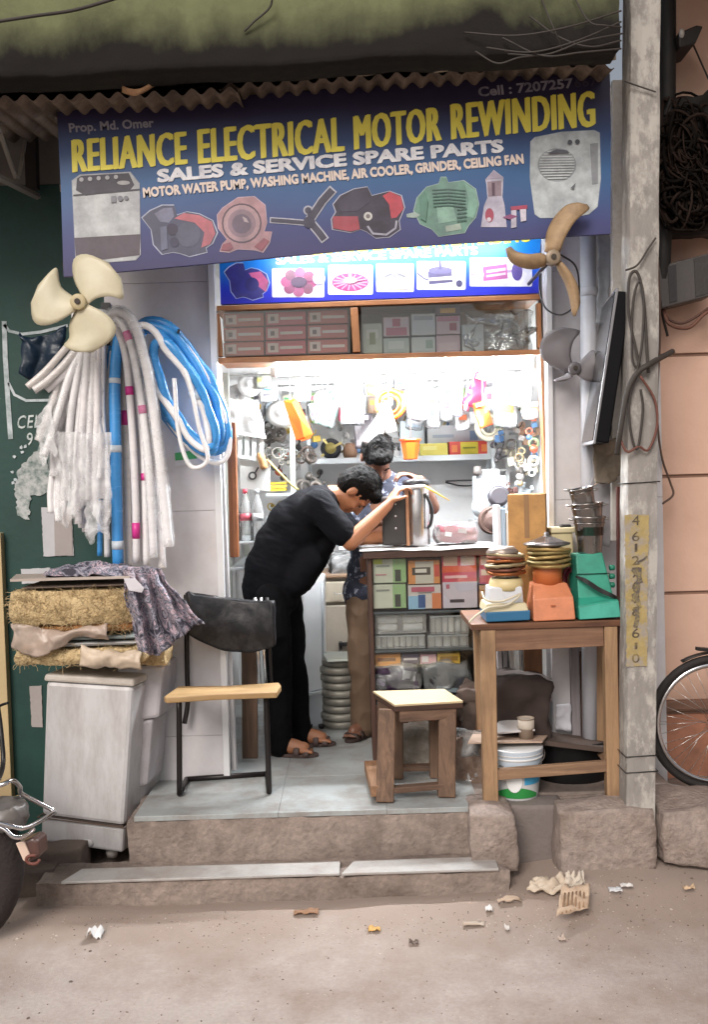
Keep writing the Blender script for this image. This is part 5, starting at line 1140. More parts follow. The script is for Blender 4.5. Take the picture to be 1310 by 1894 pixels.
tb(t, 'shell', 1024, 985, 1064, 1138, 4.28, .1, P('#c8bb94', .5)); tb(t, 'lid', 1020, 976, 1066, 986, 4.27, .12, P('#d2c6a2', .5)); tb(t, 'cap', 1038, 970, 1058, 977, 4.30, .03, P('#222', .5) if False else P('#222222', .5))
t = thing('red_bundle', 'dark red wire bundle on the table beside the green mixer base', 'wire bundle', W(1054, 1100, 4.2))
for i in range(7): MB().tube([W(1052+10*math.cos(a)+i, 1072+22*math.sin(a)*(1-.05*i), 4.2+.02*math.sin(a+i)) for a in [k*.35 for k in range(18)]], .005, 6, closed=True).build('turn', M('#7a2838', .5), t)
# ---- things under the table
bk = thing('paint_bucket', 'white plastic paint bucket with blue and green label under the table', 'bucket', G(955, 1498, FZ))
cb_ = W(957, 1500, 4.16); cb_.z = FZ-.018
zr = W(957, 1378, 4.16).z-cb_.z; rb, rt = L(40, 4.16), L(50, 4.16)
MB().lathe([(rb*.98, 0), (rb, .006), (rt*.97, zr*.800)], cb_, 36).build('body', P('#c9cbcc', .35, dirt='#a09a96', dscale=4), bk)
for f in (.80, .88, .95): MB().lathe([(rt*.97, zr*f), (rt*1.015, zr*(f+.01)), (rt*1.015, zr*(f+.04)), (rt*.98, zr*(f+.06))], cb_, 36).build('rim_rib', P('#d2d3d3', .35), bk)
def wrapped(a0, a1, z0, z1, col, nm, edge=None):
    mb = MB(); 
    def f(u, v):
        a = R(a0+(a1-a0)*u); zb = z0 if edge is None else edge(u, z0); z = zb+(z1-zb)*v if edge is None else z0+(edge(u, z1)-z0)*v; rr_ = rb+(rt*.97-rb)*z/(zr*.80)+.0015+(.0006 if nm != 'label_blue' else 0)
        return cb_+Vector((rr_*math.sin(a), -rr_*math.cos(a), z))
    mb.grid(f, 20, 5); mb.build(nm, P(col, .35), bk)
wrapped(-75, 75, .14, .215, '#b9c6d2', 'label_pale'); wrapped(10, 62, zr*.33, zr*.74, '#4aa3d0', 'label_blue')
wrapped(-70, 50, zr*.06, zr*.12, '#2f8a44', 'label_green', lambda u, z: z+.035*math.sin(u*3.1))
mb = MB(); mb.grid(lambda u, v: cb_+Vector(((rb+.012)*math.sin(R(-14)+.33*v*math.cos(u*2*math.pi)), -(rb+.0115)*math.cos(R(-14)+.33*v*math.cos(u*2*math.pi)), zr*.42+.05*v*math.sin(u*2*math.pi))), 20, 4); mb.build('label_round', P('#e0e2e2', .35), bk)
MB().tube([cb_+Vector((rt*1.07*math.cos(a), rt*1.07*math.sin(a)*.98, zr*.9-.05*abs(math.sin(a)))) for a in [math.pi*(1+k/14) for k in range(15)]], .0025, 6).build('handle', steel, bk)
tub = thing('rubber_tub', 'low black rubber tub on the floor behind the table stretcher', 'tub', G(1064, 1478, FZ)+Vector((0, .1, 0)))
MB().lathe([(L(66, 4.3)*.94, 0), (L(66, 4.3), .02), (L(70, 4.3), .16), (L(73, 4.3), .17), (L(73, 4.3), .185), (L(67, 4.3), .185), (L(62, 4.3), .03), (0, .02)], (W(1064, 1478, 4.33).x, 4.36, FZ-.018), 36, squash=.75).build('shell', M('#101012', .5), tub)
MB().prism([W(1004, 1378, 4.2), W(1120, 1392, 4.2), W(1128, 1376, 4.42), W(1020, 1362, 4.42)], (0, 0, .02)).build('cover_board', M('#4f413a', .8, var=.2), tub)
# sheets, sack, planks
t = thing('flattened_carton', 'pale flattened carton lying on the paint bucket under the table', 'cardboard', W(945, 1372, 4.2))
for k, (q, c_) in enumerate((([(866, 1376, 4.1), (1004, 1374, 4.1), (1022, 1352, 4.4), (878, 1354, 4.4)], '#ab9483'), ([(900, 1360, 4.16), (990, 1352, 4.16), (985, 1330, 4.35), (940, 1320, 4.35)], '#b9b4b2'))):
    mb = MB(); mb.prism([W(*z) for z in q], (0, 0, .006)); fixnorm(mb.build('sheet', M(c_, .8, var=.15, bump=.1), t))
t = thing('paper_cup', 'dusty beige tub standing on the flattened carton', 'tub', W(974, 1364, 4.18))
MB().lathe([(.03, 0), (.036, .09), (.038, .092), (.034, .09), (.028, .01)], W(974, 1366, 4.18), 20).build('body', M('#a39587', .7, dirt='#857565'), t); MB().lathe([(.034, .045), (.0362, .05), (.0362, .085)], W(974, 1366, 4.18), 20).build('rim', M('#b7ada0', .7), t)
fixnorm(MB().rock(W(955, 1305, 4.42), (L(100, 4.42), .3, L(110, 4.42)), .05, 5, 12, seed=4).build('sack', M('#352a26', .9, var=.3, bump=.4, bscale=20), label='dark brown cloth sack heaped under the table', cat='sack'))
fixnorm(MB().rock(W(885, 1302, 4.52), (L(70, 4.5), .2, L(70, 4.5)), .06, 7, 12, seed=6).build('cloth_heap', M('#574a43', .9, var=.3, bump=.4, bscale=20), label='grey brown crumpled cloth between the counter and the table', cat='cloth'))
t = thing('packed_bag', 'clear plastic bag of brown scraps leaning behind the stool', 'bag', G(872, 1470, FZ))
fixnorm(MB().rock(W(872, 1415, 4.42), (L(62, 4.4), .2, L(118, 4.4)), .035, 8, 12, seed=8).build('contents', M('#6f5a4d', .9, var=.4, scale=16, dirt='#a5958a', dscale=12), t))
crumple(lambda u, v: W(872+36*math.cos(u*2*math.pi), 1350+122*v, 4.42+.02-.13*math.sin(u*2*math.pi)*-1), 30, 20, .02, 14, 'wrapping', clearp, None, None, 4, t, .001)
t = thing('scrap_bag', 'bag of grey scrap under the wooden stool', 'bag', G(775, 1440, FZ)+Vector((0, .15, 0)))
fixnorm(MB().rock(W(775, 1385, 4.56), (L(70, 4.56), .14, L(95, 4.56)), .035, 8, 12, seed=3).build('contents', M('#8d8478', .8, var=.4, scale=16, dirt='#c2bdb6', dscale=10), t))
for i, (x, y0, y1, wp, Y, c_, lb) in enumerate(((988, 1200, 1400, 34, 4.46, ('#8d5f3c', '#5d3a22'), 'reddish brown plank leaning under the table'), (1088, 1205, 1400, 26, 4.44, ('#6f4a33', '#432b1e'), 'dark plank standing beside the drain pipe under the table'), (1150, 900, 1500, 14, 4.2, ('#5d2b22', '#3a1a15'), 'thin dark red post standing between table and pole'), (1064, 1195, 1360, 16, 4.43, ('#8f8a8d', '#6d6668'), 'grey strip of board under the table'))):
    MB().bar(W(x-2, y0, Y), W(x+2, y1, Y), L(wp, Y), .022).build('plank', wood(*c_, .6, 'z'), label=lb, cat='plank', bevel=.002)
t = thing('white_bag', 'small white paper bag wedged beside the plank under the table', 'bag', W(1042, 1350, 4.4))
crumple(lambda u, v: W(1028+28*u, 1302+52*v, 4.40), 12, 12, .012, 14, 'paper', M('#b9b9c0', .8), None, None, 3, t)
for i, (x, c_) in enumerate(((921, '#b3aeb0'), (931, '#8d8a8d'), (943, '#c2bdb9'))):
    MB().box(W(x, 1235, 4.5), (L(8, 4.5), .16, L(95, 4.5))).build('file', M(c_, .6, rnd=.05), label=['pale file standing leftmost behind the table apron', 'grey file standing in the middle behind the table apron', 'white file standing rightmost behind the table apron'][i], cat='file', bevel=.002)

# ---- bicycle on the right
by = thing('bicycle', 'black bicycle parked against the peach wall, front wheel showing', 'bicycle', W(1330, 1460, 4.3))
Yc = 4.22; hubp = W(1326, 1337, Yc); RW = L(121, Yc)
def wheel(t, c, nm='wheel'):
    wh = MB().tube([c+Vector((RW*math.cos(a), 0, RW*math.sin(a))) for a in [2*math.pi*k/56 for k in range(56)]], .017, 10, closed=True).build(nm, M('#24201f', .75, bump=.3, bscale=150), t)
    MB().tube([c+Vector(((RW-.026)*math.cos(a), 0, (RW-.026)*math.sin(a))) for a in [2*math.pi*k/56 for k in range(56)]], .012, 8, closed=True).build('rim', chrome, wh)
    mb = MB()
    for k in range(36):
        a = 2*math.pi*k/36; s = 1 if k % 2 else -1; a2 = a+(.9 if k % 4 < 2 else -.9)
        mb.tube([c+Vector((.018*math.cos(a2), s*.03, .018*math.sin(a2))), c+Vector(((RW-.03)*math.cos(a), 0, (RW-.03)*math.sin(a)))], .0011, 4)
    mb.build('spokes', steel, wh)
    MB().cyl(c+Vector((0, -.05, 0)), c+Vector((0, .05, 0)), .014, n=14).build('hub', M('#2e2b29', .5, .4), wh); 
    for s in (-1, 1): MB().cyl(c+Vector((0, s*.03, 0)), c+Vector((0, s*.034, 0)), .026, n=16).build('hub_flange', M('#2e2b29', .5, .4), wh)
    return wh
wheel(by, hubp); h2_ = hubp+Vector((1.06, 0, 0)); wheel(by, h2_)
bf = M('#1b1d22', .35)
hd = hubp+Vector((.20, 0, .50)); bb = hubp+Vector((.62, 0, -.04)); sp_ = hubp+Vector((.78, 0, .46))
for s in (-1, 1): MB().tube(curve([hubp+Vector((0, s*.05, 0)), hubp+Vector((.10, s*.05, .30)), hd+Vector((-.02, s*.02, -.10))], 10), .010, 8).build('fork_blade', bf, by)
for a, b, r_ in ((hd+Vector((.0, 0, -.12)), hd+Vector((-.01, 0, .05)), .018), (hd+Vector((0, 0, -.1)), bb, .016), (hd, sp_+Vector((0, 0, -.05)), .014), (bb, sp_, .015)): MB().cyl(a, b, r_, n=12).build('frame_tube', bf, by)
for s in (-1, 1): MB().cyl(bb, h2_+Vector((0, s*.05, 0)), .009, n=10).build('chain_stay', bf, by); MB().cyl(sp_+Vector((0, 0, -.04)), h2_+Vector((0, s*.05, 0)), .008, n=10).build('seat_stay', bf, by)
MB().tube(curve([hd+Vector((.10, -.28, .10)), hd+Vector((-.06, -.2, .12)), hd+Vector((-.01, 0, .08)), hd+Vector((-.06, .2, .12)), hd+Vector((.10, .28, .10))], 20), .011, 8).build('handlebar', chrome, by)
MB().ell(sp_+Vector((.02, 0, .08)), (.13, .08, .035)).build('saddle', blackm, by); MB().lathe([(.085, -.003), (.09, 0), (.085, .003)], bb+Vector((0, -.04, 0)), 24, axis=(0, 1, 0)).build('chainring', steel, by)
for s in (-1, 1): MB().bar(bb+Vector((0, s*.06, 0)), bb+Vector((s*.10, s*.06, -.13)), .02, .012).build('crank', steel, by); MB().box(bb+Vector((s*.10, s*.10, -.13)), (.09, .07, .025)).build('pedal', blackm, by)
MB().tube([hubp+Vector(((RW+.028)*math.cos(a), 0, (RW+.028)*math.sin(a))) for a in [R(x) for x in range(28, 120, 6)]], .018, 8, flat=(1, 0, 0)).build('mudguard', M('#2a2524', .4), by)
MB().box(W(1304, 1201, 4.2), (.07, .03, .014), (0, .12, 0)).build('reflector_bracket', blackm, by)

# ---- motorcycle at the left edge (only its tail is in the picture)
mo = thing('motorcycle', 'parked motorcycle at the left edge, only its chrome carrier and tail show', 'motorcycle', G(-60, 1710, .02))
rw = W(-128, 1625, 3.55); rw.z = .30; RM = .29
grn = M('#565a5a', .45, var=.3, dirt='#4d4a48', dscale=6)
def mwheel(c):
    wh = MB().tube([c+Vector((RM*math.cos(a), 0, RM*math.sin(a))) for a in [2*math.pi*k/44 for k in range(44)]], .055, 12, closed=True).build('wheel', M('#2b2322', .85, bump=.6, bscale=60), mo)
    MB().tube([c+Vector(((RM-.05)*math.cos(a), 0, (RM-.05)*math.sin(a))) for a in [2*math.pi*k/44 for k in range(44)]], .022, 8, closed=True).build('rim', steel, wh)
    MB().cyl(c+Vector((0, -.06, 0)), c+Vector((0, .06, 0)), .06, n=18).build('hub', steel, wh)
    for k in range(6): MB().bar(c, c+Vector((math.cos(k*1.047)*(RM-.05), 0, math.sin(k*1.047)*(RM-.05))), .03, .03).build('spoke', M('#3a3a3c', .4, .5), wh)
mwheel(rw); fw = rw+Vector((-1.25, 0, 0)); mwheel(fw)
MB().tube([rw+Vector(((RM+.075)*math.cos(a), 0, (RM+.075)*math.sin(a))) for a in [R(x) for x in range(50, 150, 8)]], .075, 10, flat=(1, 0, 0)).build('mudguard', M('#5a4f4c', .5), mo)
zc = W(50, 1500, 3.5)
MB().tube(wcurve([(-60, 1470, 3.44), (0, 1452, 3.42), (22, 1444, 3.45), (36, 1455, 3.5), (42, 1470, 3.56), (96, 1498, 3.62), (94, 1506, 3.58), (50, 1530, 3.44), (20, 1528, 3.40), (-60, 1505, 3.38)], 60), .0085, 10).build('carrier', chrome, mo)
MB().tube(wcurve([(-60, 1500, 3.62), (20, 1478, 3.6), (40, 1472, 3.56)], 16), .0075, 8).build('carrier_bar', chrome, mo)
MB().tube(wcurve([(-60, 1522, 3.42), (0, 1530, 3.42), (25, 1548, 3.42), (48, 1545, 3.46), (62, 1534, 3.5)], 24), .0085, 10).build('grab_rail', chrome, mo)
fixnorm(MB().rock(W(20, 1500, 3.56)+Vector((-.06, 0, -.01)), (.20, .13, .07), .025, 12, 10, seed=2).build('tail_cowl', M('#77726f', .4, var=.3, bump=.1), mo))
fixnorm(MB().rock(W(-75, 1545, 3.55), (.28, .16, .16), .03, 6, 10, seed=5).build('side_panel', grn, mo))
mb = MB(); mb.prism([W(x, y, 3.47) for x, y in ((30, 1562), (58, 1550), (70, 1556), (72, 1586), (52, 1596), (42, 1592))], (.01, .08, 0)); fixnorm(mb.build('tail_lamp', P('#5d443e', .35, dirt='#3f302c', dscale=12), mo, bevel=.01))
mb = MB(); mb.prism([W(x, y, 3.462) for x, y in ((28, 1560), (44, 1556), (56, 1584), (50, 1596), (42, 1592))], (0, .01, 0)); fixnorm(mb.build('lamp_lens', P('#d8bfae', .2), mo, bevel=.003))
MB().tube([W(60+12*math.cos(a), 1590+8*math.sin(a), 3.45) for a in [k*.4 for k in range(14)]], .006, 6).build('lamp_wire', M('#6b3d33', .6), mo)
MB().ell(rw+Vector((-.42, 0, .52)), (.42, .13, .06)).build('seat', M('#1d1a1a', .6), mo); MB().ell(rw+Vector((-.92, 0, .55)), (.26, .14, .13)).build('fuel_tank', grn, mo)
MB().box(rw+Vector((-.62, 0, .12)), (.34, .24, .30)).build('engine', M('#4a4848', .5, .5), mo, bevel=.04)
for s in (-1, 1): MB().cyl(fw+Vector((0, s*.08, 0)), fw+Vector((.26, s*.08, .62)), .02, n=12).build('fork_leg', chrome, mo); MB().cyl(rw+Vector((0, s*.09, 0)), rw+Vector((-.22, s*.09, .34)), .022, n=12).build('shock', steel, mo)
MB().tube(curve([fw+Vector((.42, -.34, .78)), fw+Vector((.28, -.14, .74)), fw+Vector((.28, .14, .74)), fw+Vector((.42, .34, .78))], 16), .012, 8).build('handlebar', chrome, mo)
MB().lathe([(.09, 0), (.085, .05), (.04, .12)], fw+Vector((.12, 0, .58)), 20, axis=(1, 0, 0)).build('headlamp', chrome, mo)
MB().tube([rw+Vector((-.7, -.12, -.08)), rw+Vector((-.2, -.14, -.10)), rw+Vector((.12, -.15, -.02))], .035, 12).build('exhaust', chrome, mo)
MB().tube(wcurve([(-30, 1325, 3.9), (-2, 1306, 3.88), (14, 1300, 3.86)], 10), .006, 6).build('mirror_stalk', blackm, mo); MB().tube(wcurve([(-5, 1305, 3.88), (2, 1360, 3.85), (4, 1420, 3.8), (-20, 1470, 3.6)], 16), .010, 8).build('lever', blackm, mo)

# ---- litter
def scrap(px, py, wpx, hpx, col, label, seed, name='paper_scrap', amp=.012, cat='litter', z=None):
    g = G(px, py, gz(*G(px, py, 0.03).xy)+.004); w_, h_ = L(wpx, g.y), max(.02, L(hpx, g.y)*2.0); r_ = random.Random(seed); th = r_.uniform(0, 3)
    def f(u, v):
        x, y = (u-.5)*w_, (v-.5)*h_; k = 1+.2*math.sin(u*5+seed)
        return g+Vector((x*k, y*(1+.2*math.sin(v*6+seed)), .004+abs(noise.noise(Vector((u*2+seed, v*2, 0))))*amp*2.2))
    mb = MB(); mb.grid(f, 8, 8); return mb.build(name, M(col, .8, var=.15, bump=.1), label=label, cat=cat, solid=.001)
scrap(178, 1732, 26, 14, '#d9d6d4', 'crumpled white paper scrap on the road at left', 1, amp=.03)
scrap(693, 1721, 20, 7, '#c29a5c', 'small yellowish leaf scrap in the middle of the road edge', 2)
scrap(565, 1690, 42, 9, '#8d6a50', 'dry brown leaf lying at the foot of the step', 3, 'dry_leaf')
scrap(904, 1685, 13, 8, '#d5d3d0', 'small square white scrap left of the torn food box', 4)
scrap(938, 1720, 10, 9, '#cfcac5', 'tiny upright white scrap below the torn food box', 5)
scrap(878, 1712, 46, 6, '#b9aa9c', 'thin pale stick of paper left of the torn food box', 6)
scrap(1140, 1648, 24, 7, '#cfd0d2', 'small bluish white scrap right of the torn food box', 7)
scrap(1160, 1640, 20, 5, '#d0cdca', 'thin white scrap farther right of the torn food box', 8)
scrap(1275, 1645, 18, 5, '#c7ab8c', 'tan leaf scrap near the boulder at the right edge', 9, 'dry_leaf')
scrap(940, 1668, 44, 8, '#b09a86', 'pale crumpled wrapper strip at the end of the lower step', 10)
scrap(765, 1747, 20, 3, '#6d5f56', 'thin dark leaf on the road below the steps', 11, 'dry_leaf')
scrap(1040, 1740, 16, 4, '#b5a397', 'small pale scrap below the torn food box, nearest the road', 12)
scrap(820, 1590, 14, 5, '#b9b0a8', 'white crumb of paper on the lower step tread at right', 13)
fb_ = thing('food_box', 'torn and trampled cardboard food box lying in the dirt at right', 'litter', G(1035, 1670, .05))
def fbox(pts, nm, mat, amp, seed, lift):
    a, b, c, d = [G(x, y, .06+l_) for (x, y), l_ in zip(pts, lift)]
    mb = MB()
    def f(u, v):
        p = a.lerp(b, u).lerp(d.lerp(c, u), v); return p+Vector((0, 0, amp*noise.noise(Vector((u*4+seed, v*4, 0)))+.01))
    mb.grid(f, 16, 12); return mb.build(nm, mat, fb_, solid=.002)
bxm = M('#c4ad96', .8, var=.15, bump=.2, dirt='#8a6f5a', dscale=14, damt=.7)
fbox([(975, 1652), (1050, 1655), (1045, 1625), (985, 1630)], 'lid', M('#c9bba9', .8, var=.2, dirt='#8f765f', dscale=14), .04, 2, (0, .01, .03, .03))
fbox([(1030, 1700), (1090, 1685), (1092, 1640), (1040, 1645)], 'tray', bxm, .02, 5, (0, 0, .05, .04))
for k in range(6): 
    a = G(1040+k*8, 1690-k*2.4, .075); b = G(1046+k*7, 1652-k*1, .105); MB().tube([a, b], .0035, 6).build('rib', M('#8f7258', .8), fb_)
fbox([(1045, 1640), (1085, 1648), (1080, 1622), (1048, 1618)], 'crumpled_film', M('#bfb3a4', .6, var=.2), .05, 8, (.02, .01, .03, .04))
r_ = random.Random(4); mb = MB()
for i in range(1500):
    px, py = (r_.gauss(1050, 140), r_.gauss(1668, 28)) if i < 450 else ((r_.uniform(-20, 1330), 1700+abs(r_.gauss(0, 22))*r_.choice((1, 1, -.4))) if i < 1000 else (r_.uniform(0, 1310), r_.uniform(1690, 1890)))
    g0 = G(px, py, .03); s_ = r_.uniform(.001, .0038)*(1.9 if r_.random() < .04 else 1); g0.z = gz(g0.x, g0.y)
    if g0.y > 3.76 and px < 935: continue
    mb.ell(g0+Vector((0, 0, s_*.1)), (s_*1.1, s_*.8, s_*.6), (0, 0, i), mi=i % 3, nu=6, nv=4)
mb.build('gravel', [M('#a08d80', .9, var=.3), M('#6d5f56', .9, var=.3), M('#bdb0a5', .9, var=.3)], kind='stuff', label='small crumbs and pebbles scattered over the dirt road edge')
# ================================================================== INSIDE THE SHOP
# ---- header cabinet goods
r_ = random.Random(21)
for i in range(3):
    for j in range(3):
        x0, y0 = 414+i*79-i*1.0, 579+j*27-i*2.6
        carton(x0, y0, x0+74, y0+24.5, Y_H+.05, .14, P(['#c8604c', '#cc4f5c', '#c8665c'][i], .4), ['left', 'middle', 'right'][i]+' column '+['top', 'middle', 'bottom'][j]+' slim red box in the glass cabinet', prints=((.05, .15, .32, .85, '#ead5cc'), (.36, .40, .92, .62, '#ecdfd8'), (.12, .35, .22, .68, '#5d3f3c')))
for k, (x0, y0, x1, y1, c_, lb, pr) in enumerate((
    (672, 598, 708, 654, '#b9c4b4', 'pale green box at the left of the right cabinet half', ((.2, .2, .8, .5, '#d8dcd2'), (.35, .3, .65, .7, '#7d8a5a'))),
    (710, 586, 758, 622, '#cdbcc4', 'white box with red picture in the glass cabinet', ((.1, .55, .9, .95, '#b5607a'), (.35, .1, .65, .5, '#a8385a'))),
    (710, 625, 758, 654, '#aebfbc', 'grey green box below the red picture box in the cabinet', ((.2, .2, .8, .7, '#c6d2cf'),)),
    (762, 580, 806, 620, '#c3cbcf', 'plain white box in the middle of the right cabinet half', ((.1, .1, .9, .3, '#9aa6b0'),)),
    (762, 623, 806, 654, '#c4cfd0', 'white box with a round print under the plain one', ((.6, .2, .9, .7, '#8fa8a0'),)),
    (808, 584, 852, 618, '#c9b4bd', 'white and pink box with a dark red spot in the cabinet', ((.05, .02, .95, .3, '#b8768c'), (.55, .4, .85, .8, '#963a55'))),
    (808, 620, 852, 654, '#c2aab5', 'pink box at the bottom middle of the right cabinet half', ((.1, .4, .9, .9, '#cbbac2'),)),
    (806, 566, 852, 582, '#5d3f50', 'dark purple box with a yellow oval on top of the others', ((.2, .25, .8, .8, '#d8a83f'),)),
    (856, 600, 896, 652, '#c3ccd0', 'pale carton beside the plastic bag of parts in the cabinet', ((.1, .5, .9, .6, '#a8b4ba'),)))):
    carton(x0, y0, x1, y1, Y_H+.06, .13, P(c_, .4), lb, prints=pr)
t = thing('parts_bag', 'shiny plastic bag of white parts at the right of the glass cabinet', 'bag', W(940, 652, Y_H+.12))
for i in range(9):
    c = W(900+i*10, 600+r_.uniform(-8, 38), Y_H+.14); MB().tube([c+Vector((.05*math.cos(a), .03*math.sin(a), .025*math.sin(a+i))) for a in [k*.5 for k in range(13)]], .008, 7, closed=True).build('part', P('#cfd3d4', .35), t)
crumple(lambda u, v: W(858+128*u, 578+72*v, Y_H+.06), 30, 16, .03, 12, 'wrapping', glassy('shiny_bag', (.96, .97, .98), .18, .12, .15), None, None, 3, t, .001)
# ---- counter
YC0, YC1 = 4.64, 5.00
ct_ = thing('counter', 'dark wood shop counter with glass front and shelves of boxes', 'counter', (W(800, 1410, YC0).x, 4.82, FZ))
dw = wood('#54382c', '#33211b', .5, 'z'); dwx = wood('#4f3529', '#2f1f19', .5, 'x')
cx0, cx1 = W(684, 1200, YC0).x, W(925, 1200, YC0).x; ctop = W(800, 1012, YC0).z
def cb3(nm, x0, x1, y0, y1, z0, z1, mat, bev=.003): return MB().box(((x0+x1)/2, (y0+y1)/2, (z0+z1)/2), (x1-x0, y1-y0, z1-z0)).build(nm, mat, ct_, bevel=bev)
cb3('top_board', cx0-.02, cx1+.02, YC0-.03, YC1, ctop-.045, ctop-.012, dwx)
cb3('side_panel', cx0, cx0+.022, YC0, YC1, FZ+.002, ctop-.046, dw); cb3('side_panel', cx1-.022, cx1, YC0, YC1, FZ+.002, ctop-.046, dw)
cb3('back_panel', cx0+.022, cx1-.022, YC1-.015, YC1, FZ+.03, ctop-.046, M('#6b5a50', .7))
sh = [W(780, y, YC0).z for y in (1131, 1202, 1298)]
for z in sh: cb3('shelf', cx0+.023, cx1-.023, YC0+.012, YC1-.016, z-.012, z, M('#3f4a50', .4))
cb3('plinth_board', cx0+.022, cx1-.022, YC0+.005, YC0+.025, FZ+.002, sh[2]-.013, dwx)
cb3('glass_front', cx0+.024, cx1-.024, YC0+.003, YC0+.008, sh[2]+.003, ctop-.05, glass, 0)
# newspaper lying over the counter top
crumple(lambda u, v: Vector((cx0-.035+(cx1-cx0+.05)*u, YC0-.04+.38*v, ctop-.008+.002*math.sin(u*9))), 30, 14, .006, 9, 'newspaper', M('#b9b8b8', .8, var=.12, scale=25, bump=.1), 'newspaper sheet covering the counter top', 'newspaper', 2, None, .003)
Yx = YC0+.03
for k, (x0, y0, x1, y1, c_, lb, pr) in enumerate((
    (691, 1034, 752, 1078, '#c3c7b4', 'white and green motor box, upper left in the counter', ((.60, .0, 1.0, 1.0, '#8fb07a'), (.66, .45, .84, .95, '#3a3d36'), (0, 0, .28, .2, '#b8c23f'), (.1, .25, .5, .32, '#8d8f88'), (.06, .62, .4, .68, '#c08a8f'))),
    (691, 1081, 752, 1125, '#c6c9b8', 'white and green motor box under its twin, lower left in the counter', ((.60, .0, 1.0, 1.0, '#93b37f'), (.66, .42, .84, .95, '#3a3d36'), (.1, .2, .5, .28, '#8d8f88'))),
    (756, 1036, 815, 1080, '#d08a4e', 'orange box with a white picture panel in the counter', ((.22, .05, .80, .98, '#c2bcb0'), (.12, .30, .70, .62, '#4a4238'), (.22, .36, .58, .52, '#d6d0c6'), (.82, .2, .98, .7, '#c04a3a'))),
    (756, 1082, 817, 1126, '#c9c0bc', 'box with a blue motor picture and orange corner in the counter', ((0, .45, .5, 1.0, '#8fb8d6'), (.3, .4, .52, .95, '#2d4f86'), (.1, .08, .8, .28, '#b5566a'), (.72, .35, 1.0, 1.0, '#cf7a4a'), (.3, .3, .72, .34, '#7d7a7a'))),
    (820, 1024, 884, 1124, '#c23a52', 'tall red and white box standing in the middle of the counter', ((.04, .03, .45, .22, '#d3b3a2'), (.54, .03, .95, .22, '#c9b3bd'), (0, .23, 1.0, .34, '#d2552f'), (0, .52, 1.0, 1.0, '#c6bfcc'), (.06, .40, .72, .45, '#dba9b0'), (.2, .84, .62, .90, '#3a3640'), (.1, .56, .2, .64, '#a8586a'))),
    (888, 1026, 915, 1080, '#b5405a', 'narrow red box at the right end of the counter', ((.1, .05, .9, .35, '#d0bfc8'), (.1, .5, .9, .7, '#cdb8a4'))),
    (888, 1082, 915, 1124, '#c49a72', 'small tan box at the lower right end of the counter', ((.1, .2, .9, .6, '#a8794e'),)))):
    carton(x0, y0, x1, y1, Yx, .18, P(c_, .4), lb, prints=pr)
def rollbox(x0, y0, x1, y1, n, label, horizontal=False, col='#cfcfce', rows=1):
    Y = Yx+.01; a, b = W((x0+x1)/2, y1, Y), W((x0+x1)/2, y0, Y); w_, h_ = L(x1-x0, Y), b.z-a.z
    t = thing('parts_box', label, 'box', (a.x, Y+.07, a.z)); q = random.Random(int(x0+y0))
    MB().box((a.x, Y+.07, (a.z+b.z)/2), (w_, .14, h_)).build('clear_case', clearp, t, bevel=.003)
    MB().box((a.x, Y+.07, b.z-h_*.06), (w_*.99, .142, h_*.08)).build('lid_rim', P('#9aa0a2', .4), t)
    for i in range(n):
        if horizontal:
            cx = a.x-w_/2+w_*((i % 2)+.5)/2; cz = a.z+h_*(.22+.42*(i//2)); MB().lathe([(h_*.17, -w_*.19), (h_*.20, -w_*.17), (h_*.20, w_*.17), (h_*.17, w_*.19)], (cx, Y+.06, cz), 14, axis=(1, 0, 0)).build('capacitor', P(col, .4), t)
        else:
            cx = a.x-w_/2+w_*(i+.5)/n; rr_ = w_/n*.45; hh = h_*q.uniform(.72, .86); MB().lathe([(rr_*.9, 0), (rr_, .004), (rr_, hh-.004), (rr_*.85, hh)], (cx, Y+.06, a.z+.003), 12).build('capacitor', P(q.choice((col, '#b9b6b0', '#d8d6d0')), .4), t)
rollbox(694, 1136, 790, 1172, 4, 'clear box with white capacitors lying flat in the counter, left', True)
rollbox(796, 1138, 868, 1173, 6, 'clear box of upright white capacitors in the counter, right')
rollbox(694, 1175, 788, 1200, 8, 'low clear box of small grey capacitors in the counter, left')
rollbox(791, 1174, 868, 1200, 5, 'low clear box of wide pale capacitors in the counter, right', col='#c3c2bc')
for x0, y0, x1, y1, c_, lb, pr in ((694, 1206, 742, 1226, '#d38a3c', 'flat orange packet on the lower shelf of the counter', ((.1, .3, .8, .6, '#7a4a2a'),)), (744, 1206, 776, 1222, '#3f3558', 'small dark purple packet next to the orange one', ((.1, .4, .9, .6, '#b9b3c0'),)), (778, 1206, 808, 1222, '#c79aa6', 'small pink and white packet on the lower counter shelf', ((.1, .2, .5, .8, '#d8d3d6'),)), (810, 1204, 852, 1222, '#c7a03a', 'yellow packet on the lower counter shelf', ((.1, .3, .9, .7, '#8d6a2a'),))):
    carton(x0, y0+4, x1, y1+6, Yx+.03, .10, P(c_, .4), lb, prints=pr)
